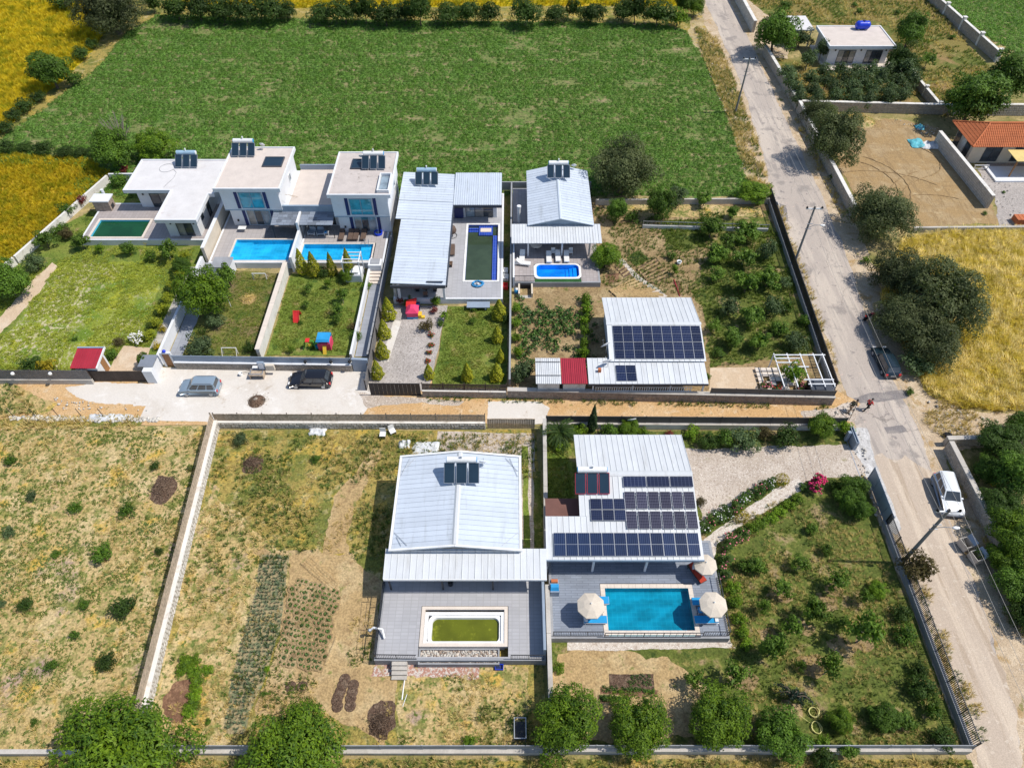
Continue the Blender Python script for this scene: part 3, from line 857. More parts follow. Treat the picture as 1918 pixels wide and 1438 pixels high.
def plain_wall(label,p0,p1,h,t=0.3,m=WHITE_DIRTY,cap=None,capw=0.04,z0=0.0,name='garden_wall',stones=None,size=0.3):
    a,u,n,L=frame2(p0,p1)
    T=Thing(name,label,'wall',(p0[0],p0[1],0))
    T.part('wall_body',m,MB().obox(a,u,n,(0,0,1),0,L,-t/2,t/2,z0,h))
    if cap:
        k=max(1,round(L/4.0))
        for i in range(k):
            T.part('coping_slab',cap,MB().obox(a,u,n,(0,0,1),L*i/k+0.012,L*(i+1)/k-0.012,-t/2-capw,t/2+capw,h,h+0.06))
    if stones:
        mb=MB()
        T.part('joint_bed',MORTAR,MB().obox(a,u,n,(0,0,1),0,L,*sorted((stones*t/2-stones*.05,stones*(t/2+.004))),z0,h-0.05))
        stones_on(mb,a,u,n,L,z0,h-0.05,stones,size,face=t/2+.003,k=.26)
        T.part('stones',STONE_PALE,mb,stuff=True)
    return T


def plank_fence(label,p0,p1,z0,h,m=WOOD,pw=0.14,off=0.0,bay=2.4,lean=0.0,name='plank_fence',gap=0.018,post=WOOD_DARK):
    a,u,n,L=frame2(p0,p1)
    T=Thing(name,label,'fence',(p0[0],p0[1],0))
    k=max(1,round(L/bay))
    for i in range(k):
        x0,x1=L*i/k,L*(i+1)/k
        mb=MB()
        x=x0+0.01
        w=(x1-x0)/max(1,round((x1-x0)/pw))
        while x<x1-0.03:
            hh=h+R.uniform(-0.02,0.02)
            d=off+R.uniform(-0.006,0.006)
            mb.obox(a,u,n,(0,0,1),x,x+w-gap,d-0.012,d+0.012,z0,z0+hh)
            x+=w
        T.part('fence_panel',m,mb)
        rb=MB()
        for r in (0.2,0.8):rb.obox(a,u,n,(0,0,1),x0+0.05,x1-0.01,off+0.02,off+0.06,z0+h*r-0.04,z0+h*r+0.04)
        T.part('rail',m,rb)
    for i in range(k+1):
        x=min(L-0.04,max(0.04,L*i/k))
        T.part('post',post,MB().obox(a,u,n,(0,0,1),x-0.04,x+0.04,off+0.062,off+0.14,z0,z0+h+0.05))
    return T


def bar_fence(label,p0,p1,z0,h,m=DARKMETAL,sp=0.13,bay=2.5,r=0.018,sheet_=False,name='railing',rails=(0.06,0.94),posth=0.06,group=None):
    a,u,n,L=frame2(p0,p1)
    T=Thing(name,label,'fence' if name!='railing' else 'railing',(p0[0],p0[1],z0),group=group)
    k=max(1,round(L/bay))
    for i in range(k):
        x0,x1=L*i/k,L*(i+1)/k
        mb=MB()
        if sheet_:
            mb.obox(a,u,n,(0,0,1),x0+0.045,x1-0.045,-0.012,0.012,z0+0.04,z0+h)
        else:
            q=max(1,round((x1-x0)/sp))
            for j in range(1,q):
                x=x0+(x1-x0)*j/q
                mb.obox(a,u,n,(0,0,1),x-r,x+r,-r,r,z0+0.02,z0+h)
        T.part('fence_panel' if name!='railing' else 'railing_bay',m,mb)
        rb=MB()
        for q in rails:rb.obox(a,u,n,(0,0,1),x0+0.04,x1-0.04,-0.03,0.03,z0+h*q-0.02,z0+h*q+0.025)
        T.part('rail',m,rb)
    for i in range(k+1):
        x=min(L-0.04,max(0.04,L*i/k))
        T.part('post',m,MB().obox(a,u,n,(0,0,1),x-0.04,x+0.04,-0.04,0.04,z0,z0+h+posth))
    return T


def gate(label,p0,p1,h,m=DARKMETAL,n_=8,z0=0.05,name='sliding_gate',slat=True):
    a,u,n,L=frame2(p0,p1)
    T=Thing(name,label,'gate',(p0[0],p0[1],0))
    fr=MB()
    for x0,x1,q0,q1 in ((0,L,z0,z0+0.08),(0,L,z0+h-0.08,z0+h),(0,0.08,z0+0.08,z0+h-0.08),(L-0.08,L,z0+0.08,z0+h-0.08)):
        fr.obox(a,u,n,(0,0,1),x0,x1,-0.04,0.04,q0,q1)
    T.part('gate_frame',m,fr)
    for i in range(n_):
        w=(L-0.16)/n_
        T.part('gate_board',m,MB().obox(a,u,n,(0,0,1),0.08+i*w+0.008,0.08+(i+1)*w-0.008,-0.02,0.02,z0+0.08,z0+h-0.08))
    return T


# near plots
plain_wall('white wall along the right edge of the fallow plot, its stones facing the garden',(-27.75,14.6),(-29.95,44.6),1.05,0.40,WHITE_DIRTY,stones=-1,size=0.34)
plank_fence('long run of upright tan planks standing on the white wall beside the fallow plot',(-27.75,14.6),(-29.95,44.6),1.05,1.10,WOOD,off=0.17,bay=2.44)
plain_wall('low white wall under the plank fence on the south side of the lane',(-30.0,44.4),(-2.7,44.3),0.95,0.30,WHITE_DIRTY,stones=-1,size=0.34)
plank_fence('brown plank fence on the white wall along the south edge of the concrete lane',(-30.0,44.4),(-2.7,44.3),0.95,1.1,WOOD,off=0.12)
gate('low brown plank gate across the lane end of the gravel side yard',(-2.5,44.3),(2.3,44.3),1.5,WOOD,26,name='plank_gate')
plain_wall('narrow white wall between the gravel yard house and the solar house',(2.95,28.2),(3.25,44.2),1.7,0.28,WHITE_DIRTY,CONCRETE)
plain_wall('narrow white wall beside the grey terrace running down to the bottom wall',(2.95,14.1),(2.95,26.6),1.6,0.28,WHITE_DIRTY,CONCRETE)
plain_wall('low white wall below the dark lane fence in front of the solar house',(3.4,44.4),(33.6,44.15),0.75,0.35,WHITE_DIRTY,CONCRETE)
bar_fence('dark metal sheet fence on the low white wall in front of the solar house',(3.4,44.45),(33.6,44.2),0.81,1.0,FENCE_GREY,sheet_=True,name='sheet_fence',rails=(0.97,))
plain_wall('low white wall at the foot of the picture under the dark sheet fence',(-28.2,14.05),(2.7,14.05),0.6,0.30,CONCRETE)
bar_fence('dark sheet fence on the bottom wall below the vegetable garden',(-28.2,14.2),(2.7,14.2),0.6,0.9,CONCRETE_GREY,sheet_=True,name='sheet_fence',rails=(0.97,),bay=3.0)
plain_wall('white bottom wall behind the row of bright trees',(3.1,14.1),(33.7,14.1),0.85,0.30,CONCRETE)
bar_fence('dark sheet strip along the top of the wall behind the bright trees',(3.1,14.2),(33.7,14.2),0.85,0.7,CONCRETE_GREY,sheet_=True,name='sheet_fence',rails=(0.97,),bay=3.0)
plain_wall('plain white wall at the foot of the fallow plot in the lower left corner',(-75,14.0),(-28.6,14.0),0.7,0.32,CONCRETE)
plain_wall('grey plinth wall along the road under the black bar fence',(33.9,14.2),(34.0,33.2),0.7,0.3,CONCRETE_GREY)
bar_fence('long black bar fence along the road beside the orchard',(33.9,14.2),(34.0,33.2),0.7,1.3,DARKMETAL,sp=0.13,name='bar_fence',r=0.02)
bar_fence('dark grey sliding gate leaf with sheet panels beside the concrete apron',(34.15,32.8),(34.2,38.2),0.05,1.9,GREYPANEL,sheet_=True,name='sheet_fence',rails=(0.03,0.97),bay=1.25)
# lane side of the upper plots
stone_wall('long reddish rubble wall on the north side of the dirt lane',(-0.5,48.4),(33.4,47.45),1.25,0.4,(-1,),STONE_RED,MORTAR,CONCRETE,size=0.30)
bar_fence('dark bar railing on the rubble wall near the trellis',(20.5,47.82),(33.3,47.46),1.33,0.8,FENCE_GREY,sp=0.2,name='sheet_fence',sheet_=True,rails=(0.97,))
stone_wall('rubble wall below the dark plank fence beside the black gate',(-9.4,48.55),(-0.55,48.4),1.0,0.35,(-1,),STONE,MORTAR,WHITE_DIRTY)
plank_fence('dark stained plank fence above the rubble wall beside the black gate',(-9.4,48.5),(-0.55,48.35),1.08,1.0,WOOD_DARK)
gate('wide black sliding gate at the end of the gravel drive',(-14.9,48.65),(-9.6,48.6),1.9,DARKMETAL,12)
plank_fence('dark plank screen down the side of the gravel drive',(-15.4,49.3),(-15.3,63),0.0,1.7,WOOD_GREY,off=0.0)
stone_wall('grey stone wall behind the black parked car',(-36.6,52.6),(-17.3,52.2),1.0,0.4,(-1,),STONE,MORTAR,WHITE,size=0.28)
bar_fence('blue-grey sheet fence on the white coping behind the black parked car',(-36.6,52.6),(-17.35,52.2),1.08,0.85,GREYPANEL,sheet_=True,name='sheet_fence',rails=(0.97,),bay=2.2)
plain_wall('grey rendered pier at the right end of the stone wall behind the black car',(-17.2,52.2),(-15.5,52.1),1.9,0.3,GREYPANEL)
plain_wall('broad white wall between the brown lawn and the toy lawn',(-27.7,53.7),(-27.7,68.4),1.7,0.35,WHITE_DIRTY,COPING,0.10)
plain_wall('stepped white wall between the two blue pools',(-27.0,68.6),(-27.0,76.0),2.3,0.30,WHITE)
plain_wall('white wall along the right edge of the toy lawn',(-17.65,53.6),(-17.45,70.0),1.1,0.25,WHITE)
plain_wall('grey wall beside the narrow slab path',(-15.75,53.4),(-15.45,75),1.3,0.2,CONCRETE_GREY)
plain_wall('white boundary wall between the daisy meadow and the brown lawn',(-38.4,51.0),(-38.4,69.8),1.5,0.30,WHITE)
plain_wall('stone-faced wall between the bungalow and the left villa',(-38.0,70.0),(-38.0,82.5),2.6,0.35,CREAM,WHITE)
plain_wall('white garden wall beside the orange wheat on the far left',(-57.0,88.0),(-61.9,70.2),1.2,0.3,WHITE_DIRTY)
plain_wall('white garden wall beside the dark left-edge tree',(-62.0,70.0),(-66.5,55.0),1.2,0.3,WHITE_DIRTY)
plain_wall('white back wall behind the bungalow',(-56.8,88.2),(-39.5,88.6),1.3,0.25,WHITE)
plain_wall('low grey wall under the plank fence on the lane at far left',(-75,50.4),(-44.8,50.3),0.7,0.3,CONCRETE)
plank_fence('grey plank fence with round lamps on the lane at far left',(-75,50.4),(-44.8,50.3),0.7,1.4,WOOD_GREY,0.2,bay=3.0)
gate('dark brown metal gate in front of the sandy drive',(-45.0,50.6),(-38.9,50.6),1.6,WOOD_DARK,14)
T=Thing('gate_pier','pair of white gate piers with grey cap beside the sandy drive gate','gate pier',(-38.7,50.5,0))
T.part('pier',WHITE,MB().box(-39.0,-38.0,50.3,51.0,0,1.9));T.part('cap',GREYMETAL,MB().box(-39.6,-38.0,50.9,52.6,1.95,2.05))
T=Thing('garden_door','brown door in a white frame with a blue cap beside the silver car','door',(-37.3,53.0,0))
mb=MB().box(-37.9,-37.7,52.7,52.95,0,2.2).box(-36.9,-36.7,52.7,52.95,0,2.2).box(-37.7,-36.9,52.7,52.95,2.02,2.2)
T.part('frame',WHITE,mb);T.part('door_leaf',WOOD_WARM,MB().box(-37.69,-36.91,52.78,52.86,0.05,2.0));T.part('lamp',BLUEPLASTIC,MB().blob((-37.3,52.82,2.36),0.2))
plain_wall('dark grey wall left of the small gabled house',(-0.25,49.6),(-0.05,86.0),1.5,0.2,CONCRETE_GREY)
plain_wall('low grey back wall behind the metal-roofed houses',(-15,86.2),(11,86.2),1.3,0.2,CONCRETE_GREY)
plain_wall('grey plinth wall along the road beside the kitchen garden',(35.2,83.8),(33.9,48.8),0.8,0.3,CONCRETE_GREY)
bar_fence('long dark slatted fence along the road beside the kitchen garden',(35.2,83.8),(33.9,48.8),0.8,1.2,DARKMETAL,sp=0.22,name='bar_fence',r=0.06)
plain_wall('pale back wall behind the orchard at the crop field edge',(11.4,82.6),(35.2,82.9),0.9,0.25,CONCRETE)
plain_wall('low white terrace wall among the orchard trees',(17.2,77.4),(33.5,76.6),0.6,0.25,WHITE_DIRTY)
bar_fence('thin wire railing on the low terrace wall in the orchard',(17.2,77.4),(33.5,76.6),0.6,0.6,GREYMETAL,sp=0.6,name='railing',r=0.012)
# right of the road
stone_wall('mossy rubble wall along the road beside the white parked car',(43.0,41.6),(43.4,14.0),1.4,0.45,(-1,1),STONE,MORTAR,CONCRETE,0.02)
stone_wall('short pale wall turning the corner in front of the dense trees',(43.0,42.2),(60,42.8),1.1,0.45,(-1,1),STONE,MORTAR,CONCRETE,0.02)
stone_wall('rubble wall on the road beside the sandy plot',(45.6,79.5),(45.6,108.0),1.7,0.4,(-1,1),STONE,MORTAR,WHITE_DIRTY)
stone_wall('rubble wall on the road beside the olive grove',(45.6,108.4),(44.8,128.0),1.6,0.4,(-1,1),STONE,MORTAR,WHITE_DIRTY)
stone_wall('rubble wall between the olive grove and the sandy plot',(46.0,108.2),(69.5,107.0),1.6,0.4,(-1,1),STONE,MORTAR,WHITE_DIRTY)
stone_wall('rubble wall right of the olive grove climbing past the white house',(67.8,107.6),(67.3,123.5),1.4,0.35,(-1,1),STONE,MORTAR,WHITE_DIRTY,posts=(5.0,0.4,0.35))
stone_wall('rubble wall behind the green trees near the tiled house',(69.8,106.8),(96,106.5),1.8,0.4,(-1,),STONE_PALE,MORTAR,WHITE_DIRTY)
stone_wall('tall grey wall between the sandy plot and the tiled house',(63.9,98.4),(64.6,81.8),2.0,0.4,(-1,1),STONE_PALE,MORTAR,WHITE_DIRTY)
stone_wall('long rubble wall with white capped piers beside the far right field',(82.8,158),(84.9,125.0),1.8,0.4,(1,-1),STONE,MORTAR,WHITE_DIRTY,posts=(6.5,0.55,0.45))
stone_wall('pale rubble wall beside the road in the top right corner',(44.9,136.8),(44.6,165),2.1,0.5,(1,-1),STONE_PALE,MORTAR,WHITE_DIRTY)
plain_wall('low concrete wall between the sandy plot and the dry grass field',(52.5,76.6),(110,77.4),0.8,0.3,CONCRETE)
# ------------------------------------------------------------------ buildings
def inset(poly,d):
    n=len(poly);out=[]
    a=sum(poly[i][0]*poly[(i+1)%n][1]-poly[(i+1)%n][0]*poly[i][1] for i in range(n))
    sg=1 if a>0 else -1
    for i in range(n):
        p,q,r=Vector(poly[i-1]),Vector(poly[i]),Vector(poly[(i+1)%n])
        n1=Vector((-(q-p).y,(q-p).x)).normalized()*sg
        n2=Vector((-(r-q).y,(r-q).x)).normalized()*sg
        k=(n1+n2)/(1+n1.dot(n2))
        out.append((q.x+k.x*d,q.y+k.y*d))
    return out


def ring(mb,poly,d,z0,z1):
    """a kerb of width d running round the inside of an outline"""
    q=inset(poly,d)
    n=len(poly)
    ccw=sum(poly[i][0]*poly[(i+1)%n][1]-poly[(i+1)%n][0]*poly[i][1] for i in range(n))>0
    for i in range(n):
        j=(i+1)%n
        c=[poly[i],poly[j],q[j],q[i]]
        if not ccw:c=c[::-1]
        mb.hexa([(x,y,z0) for x,y in c],[(x,y,z1) for x,y in c])
    return mb


def flat_roof(T,poly,z,top=ROOF_WHITE,edge=WHITE,th=0.35,lip=0.14,lw=0.20):
    T.part('roof_slab',edge,MB().prism(poly,z-th,z))
    T.part('roof_covering',top,MB().prism(inset(poly,lw),z+0.002,z+0.03))
    T.part('roof_parapet',edge,ring(MB(),poly,lw-0.003,z+0.001,z+lip))


def window(T,o,u,n,w,h,frame=FASCIA,glass=GLASS_DARK,panes=2,fw=0.06,deep=0.07,name='window'):
    """o is the lower left corner on the wall face, u along the wall, n outward"""
    o=Vector(o);up=(0,0,1)
    mb=MB()
    mb.obox(o,u,up,n,0,w,0,fw,-0.02,deep).obox(o,u,up,n,0,w,h-fw,h,-0.02,deep)
    mb.obox(o,u,up,n,0,fw,fw,h-fw,-0.02,deep).obox(o,u,up,n,w-fw,w,fw,h-fw,-0.02,deep)
    pw=(w-fw*(panes+1))/panes
    for i in range(1,panes):
        x=fw*i+pw*i
        mb.obox(o,u,up,n,x,x+fw,fw,h-fw,-0.02,deep)
    f=T.part(name,frame,mb)
    for i in range(panes):
        x=fw+i*(pw+fw)
        g=glass[i%len(glass)] if isinstance(glass,(list,tuple)) else glass
        T.part('pane',g,MB().obox(o,u,up,n,x,x+pw,fw,h-fw,-0.015,0.02),f)
    return f


FX,FY,LX,UP=(1,0,0),(0,1,0),(-1,0,0),(0,0,1)
FRONT=((1,0,0),(0,-1,0));RIGHT=((0,1,0),(1,0,0));LEFT=((0,-1,0),(-1,0,0))


def sheet_roof(T,A,B,C,D,n,m=METAL_ROOF,th=0.07,rib=0.04,name='roof_panel'):
    """standing-seam strips on the slope A-B (eave) C-D (ridge, C above B); n strips between A and B"""
    A,B,C,D=map(Vector,(A,B,C,D))
    nn=(B-A).cross(D-A).normalized()
    if nn.z<0:nn=-nn
    for i in range(n):
        t0,t1=i/n,(i+1)/n
        e=0.004/max(0.01,(B-A).length)
        a,b,c,d=A.lerp(B,t0+e),A.lerp(B,t1-e),D.lerp(C,t1-e),D.lerp(C,t0+e)
        dz=Vector((0,0,R.uniform(-0.006,0.006)))
        a,b,c,d=a+dz,b+dz,c+dz,d+dz
        fl=(b-a).cross(d-a).z>0
        q=[a,b,c,d] if fl else [d,c,b,a]
        mb=MB().hexa([p-nn*th for p in q],q)
        r0=a.lerp(b,0.0);r1=a.lerp(b,min(0.4,rib/(b-a).length));r2=d.lerp(c,min(0.4,rib/max(.01,(c-d).length)));r3=d
        q=[r0,r1,r2,r3] if fl else [r3,r2,r1,r0]
        mb.hexa([p+nn*0.001 for p in q],[p+nn*rib for p in q])
        T.part(name,m,mb)


def railing(T,pts,z,h=0.95,m=DARKMETAL,sp=0.14,bay=1.6):
    """bars and rails along a path, as parts of the thing"""
    for p0,p1 in zip(pts[:-1],pts[1:]):
        a,u,n,L=frame2(p0,p1)
        k=max(1,round(L/bay))
        for i in range(k):
            x0,x1=L*i/k,L*(i+1)/k
            mb=MB()
            q=max(1,round((x1-x0)/sp))
            for j in range(1,q):mb.obox(a,u,n,UP,x0+(x1-x0)*j/q-.012,x0+(x1-x0)*j/q+.012,-.012,.012,z+.08,z+h-.04)
            mb.obox(a,u,n,UP,x0+.03,x1-.03,-.02,.02,z+.06,z+.10).obox(a,u,n,UP,x0,x1,-.03,.03,z+h-.04,z+h)
            mb.obox(a,u,n,UP,x0,x0+.05,-.025,.025,z,z+h-.045)
            T.part('railing_bay',m,mb)


def steps(label,x0,x1,y0,z0,n,rise,tread,m=CONCRETE,axis='y',sgn=1):
    T=Thing('garden_steps',label,'steps',(x0,y0,z0))
    for i in range(n):
        a,b=y0+sgn*tread*i,y0+sgn*tread*(i+1)-sgn*.004
        T.part('step',m,MB().box(x0,x1,min(a,b),max(a,b),z0,z0+rise*(i+1)))
    return T


def terrace(name,label,x0,x1,y0,y1,z,deck,hole=None,skirt=WHITE,lab_edge=None,deckname='deck'):
    """raised slab, open where the pool is"""
    T=Thing(name,label,'terrace',(x0,y0,0))
    T.part('retaining_wall',skirt,ring(MB(),rect(x0,x1,y0,y1),0.22,0.0,z))
    i=0.224
    rs=[(x0+i,x1-i,y0+i,y1-i)]
    if hole:
        hx0,hx1,hy0,hy1=hole
        rs=[(x0+i,x1-i,hy1,y1-i),(x0+i,x1-i,y0+i,hy0),(x0+i,hx0,hy0+.003,hy1-.003),(hx1,x1-i,hy0+.003,hy1-.003)]
    mb=MB()
    for a,b,c,d in rs:
        if b-a>0.05 and d-c>0.05:mb.box(a,b,c,d,0.02,z-0.012)
    T.part(deckname,deck,mb)
    return T


def pool(label,x0,x1,y0,y1,z,tile,water,cop=COPING,cw=0.35,depth=0.72,level=0.14,ledge=None):
    """basin, coping stones and water; x0..y1 is the water, coping lies outside it"""
    T=Thing('swimming_pool',label,'pool',(x0,y0,z))
    b=MB()
    b.box(x0,x1,y0,y1,z-depth-.05,z-depth)
    for c in ((x0-.08,x0,y0-.08,y1+.08),(x1,x1+.08,y0-.08,y1+.08),(x0+.002,x1-.002,y0-.08,y0),(x0+.002,x1-.002,y1,y1+.08)):b.box(*c,z-depth,z-0.02)
    if ledge:b.box(*ledge,z-depth+.002,z-0.45)
    T.part('basin',tile,b)
    T.part('water',water,MB().add([(x0,y0,z-level),(x1,y0,z-level),(x1,y1,z-level),(x0,y1,z-level)],[(0,1,2,3)]))
    if cop:
        k=0
        for a0,a1,b0,b1,ax in ((x0-cw,x1+cw,y1,y1+cw,0),(x0-cw,x1+cw,y0-cw,y0,0),(x0-cw,x0,y0,y1,1),(x1,x1+cw,y0,y1,1)):
            L=(a1-a0) if ax==0 else (b1-b0)
            n=max(1,round(L/0.62))
            for i in range(n):
                s,e=L*i/n+.006,L*(i+1)/n-.006
                q=(a0+s,a0+e,b0+.003,b1-.003) if ax==0 else (a0+.003,a1-.003,b0+s,b0+e)
                T.part('coping_stone',cop,MB().box(*q,z-0.02,z+0.035))
    return T


def heater(label,x,y,z,n=3,tank=WHITEMETAL,frame=GREYMETAL,w=0.92,l=1.7,tilt=40,red=False,group='rooftop solar water heaters'):
    T=Thing('solar_water_heater',label,'solar heater',(x,y,z),world=False,group=group)
    ct,st=math.cos(math.radians(tilt)),math.sin(math.radians(tilt))
    v=(0,ct,st);nn=(0,-st,ct)
    tw=n*w+(n-1)*0.12
    for i in range(n):
        o=(-tw/2+i*(w+0.12),0,0.18)
        fr=MB().obox(o,FX,v,nn,0,w,0,l,0,0.07)
        p=T.part('collector_panel',METAL_RED if red else frame,fr)
        T.part('glass',COLLECTOR,MB().obox(o,FX,v,nn,0.05,w-0.05,0.05,l-0.05,0.066,0.085),p)
    ty,tz=l*ct+0.15,l*st+0.42
    mb=MB().tube([(-tw*.42,ty,tz),(tw*.42,ty,tz)],0.29,10)
    T.part('tank',tank,mb)
    for s in (-1,1):
        T.part('tank_cap',CYANPLASTIC if tank is WHITEMETAL else WHITEMETAL,MB().tube([(s*tw*.42,ty,tz),(s*(tw*.42+.05),ty,tz)],0.25,10))
        T.part('frame_leg',METAL_RED if red else frame,MB().tube([(s*tw*.36,ty,0),(s*tw*.36,ty,tz-.26)],.025,5).tube([(s*tw*.36,0.02,0),(s*tw*.36,0.02,.2)],.025,5).tube([(s*tw*.36,0.0,.03),(s*tw*.36,ty,.03)],.02,5))
    T.part('expansion_pot',WHITEMETAL,MB().tube([(0,ty,tz+.28),(0,ty,tz+.6)],.09,6))
    return T


def dish(label,x,y,z,r=0.42,az=150,h=0.6,group='satellite dishes'):
    T=Thing('satellite_dish',label,'satellite dish',(x,y,z),math.radians(az),world=False,group=group)
    T.part('mast',GREYMETAL,MB().tube([(0,0,0),(0,0,h)],.025,6))
    m=Matrix.Translation((0,-0.06,h))@Matrix.Rotation(math.radians(58),4,'X')
    b=MB();q=MB().lathe((0,0,0),[(0.001,0),(r*.45,.03),(r*.8,.10),(r,.165),(r*.98,.17),(r*.78,.115),(r*.44,.045),(0.001,.015)],14)
    b.add([m@Vector(p) for p in q.v],q.f,True)
    T.part('reflector',GREYPANEL if False else WHITEMETAL,b)
    T.part('feed_arm',GREYMETAL,MB().tube([m@Vector((0,-r*.9,.12)),m@Vector((0,-r*.2,r*1.0))],.015,5).blob(m@Vector((0,-r*.15,r*1.02)),.05,6,4))
    return T


def solar_array(label,o,v,cols,rows,pw,ph,gx=0.03,gy=0.03,cells=SOLAR_NAVY,mids=None,lift=0.10,group='rooftop solar arrays'):
    """o: lower left corner on the roof; x to the right, v up the slope"""
    o,v=Vector(o),Vector(v).normalized()
    u=Vector((1,0,0));nn=u.cross(v)
    T=Thing('solar_array',label,'solar array',tuple(o),group=group)
    for r in range(rows):
        for c in range(cols):
            p=o+u*(c*(pw+gx))+v*(r*(ph+gy))+nn*lift
            fr=MB().obox(p,u,v,nn,0,pw,0,ph,-0.035,0)
            f=T.part('solar_panel',GREYMETAL,fr)
            if mids:q=[(0.02,ph/2-.01),(ph/2+.01,ph-.02)]
            else:q=[(0.02,ph-.02)]
            me=bpy.data.meshes.new('cells')
            vs=[];fs=[];uv=[]
            for y0,y1 in q:
                k=len(vs)
                vs+=[p+u*a+v*b+nn*0.004-Vector(T.off) for a,b in ((0.02,y0),(pw-.02,y0),(pw-.02,y1),(0.02,y1))]
                fs.append((k,k+1,k+2,k+3));uv+=[(0,y0/ph),(1,y0/ph),(1,y1/ph),(0,y1/ph)]
            me.from_pydata([tuple(x) for x in vs],[],fs)
            ul=me.uv_layers.new(name='UVMap')
            for i,w in enumerate(uv):ul.data[i].uv=w
            me.materials.append(cells)
            ob=bpy.data.objects.new('cells',me);COL.objects.link(ob);ob.parent=f
    rb=MB()
    W=cols*(pw+gx)-gx
    for r in range(rows):
        for q in (0.2,0.8):rb.obox(o,u,v,nn,-.05,W+.05,r*(ph+gy)+ph*q-.02,r*(ph+gy)+ph*q+.02,.0,lift-.037)
    T.part('mounting_rail',GREYMETAL,rb)
    return T


# --- white bungalow on the left
Z1=0.9
terrace('pool_terrace','raised white-walled terrace with the green pool beside the left bungalow',-55.3,-39.2,73.8,81.8,Z1,DECK_BROWN,(-54.5,-47.3,74.2,78.3))
T=Thing('house_plinth','low white plinth under the back of the left bungalow','plinth',(-45,82,0));T.part('slab',WHITE,MB().box(-50.1,-39.2,81.81,87.5,0,Z1-.01))
pool('rectangular pool of dark green water beside the left bungalow',-54.2,-47.6,74.45,78.0,Z1,POOL_SKY,WATER_GREEN,cw=0.30,level=0.25)
T=Thing('bungalow','white flat-roofed L-shaped bungalow at the left end of the villas','house',(-44.8,80,Z1))
W_=MB().prism([(-49.6,80.9),(-43.9,80.9),(-43.9,74.6),(-39.9,74.6),(-39.9,86.9),(-49.6,86.9)],Z1,3.66)
T.part('wall',WHITE,W_)
flat_roof(T,[(-50.7,80.0),(-44.5,80.0),(-44.5,73.6),(-39.3,73.6),(-39.3,79.2),(-38.6,79.2),(-38.6,87.3),(-50.7,87.3)],4.0)
window(T,(-48.0,80.9,Z1+.05),*FRONT,3.6,2.2,FASCIA,[GLASS_DARK,GLASS_CURTAIN,GLASS_DARK],3)
window(T,(-42.6,74.6,Z1+.1),*FRONT,2.0,2.1,FASCIA,[GLASS_CURTAIN,GLASS_DARK],2)
window(T,(-39.9,76.2,Z1+1.2),*RIGHT,0.8,0.7,FASCIA,GLASS_DARK,1)
window(T,(-39.9,78.6,Z1+.05),*RIGHT,1.0,2.1,FASCIA,GLASS_DARK,1,name='side_door')
for x,y in ((-48.8,80.9),(-43.2,74.6),(-40.3,74.6)):T.part('wall_lamp',DARKMETAL,MB().box(x-.08,x+.08,y-.12,y-.003,Z1+1.9,Z1+2.2))
T.part('roof_cable',CONCRETE_GREY,MB().tube([(-46.6+1.0*math.cos(t*.5),85.3+1.0*math.sin(t*.5),4.05) for t in range(13)]+[(-45.0,84.2,4.05),(-45.0,82.8,4.05),(-45.4,81.6,4.05),(-45.6,80.8,4.05)],.03,4))
heater('solar water heater with three dark panels on the white bungalow roof',-43.9,85.2,4.05,tank=TANK_BLUE)
dish('small grey dish behind the bungalow heater tank',-44.6,87.0,4.1,0.4,200)
T=Thing('barbecue_house','small brown stone barbecue hut with a white flat top beside the green pool','barbecue',(-54.6,80.6,0.1))
T.part('stone_body',STONE_RED,MB().box(-55.5,-53.4,80.0,81.4,0.1,2.3));T.part('top_slab',WHITE,MB().box(-55.8,-53.3,79.9,81.7,2.3,2.45))
T.part('chimney',WHITE,MB().tube([(-54.7,82.0,.1),(-54.7,82.0,2.9)],.2,8));T.part('hearth',DARKMETAL,MB().box(-53.4,-53.36,80.3,81.0,1.0,1.6))
steps('short flight of steps at the right end of the bungalow terrace',-39.1,-38.25,71.6,0.03,5,0.17,0.4,COPING)

# --- the two tall villas
ZV=0.9
terrace('pool_terrace','grey tiled terrace of the left villa with a light blue pool',-37.6,-27.2,69.3,86,ZV,DECK_WARM,(-35.5,-27.5,69.5,74.1))
pool('wide light blue pool in front of the left villa',-35.2,-27.8,69.75,73.85,ZV,POOL_SKY,WATER_SKY,cw=0.25,level=0.18,ledge=(-35.2,-33.2,69.75,73.85))
terrace('pool_terrace','grey tiled terrace of the right villa with four brown loungers',-26.8,-15.9,69.3,85.5,ZV,DECK_WARM,(-26.6,-17.3,69.5,73.2))
pool('long light blue pool behind the conifers of the right villa',-26.4,-17.6,69.75,72.95,ZV,POOL_SKY,WATER_SKY,cw=0.20,level=0.18,ledge=(-19.2,-17.6,69.75,72.95))


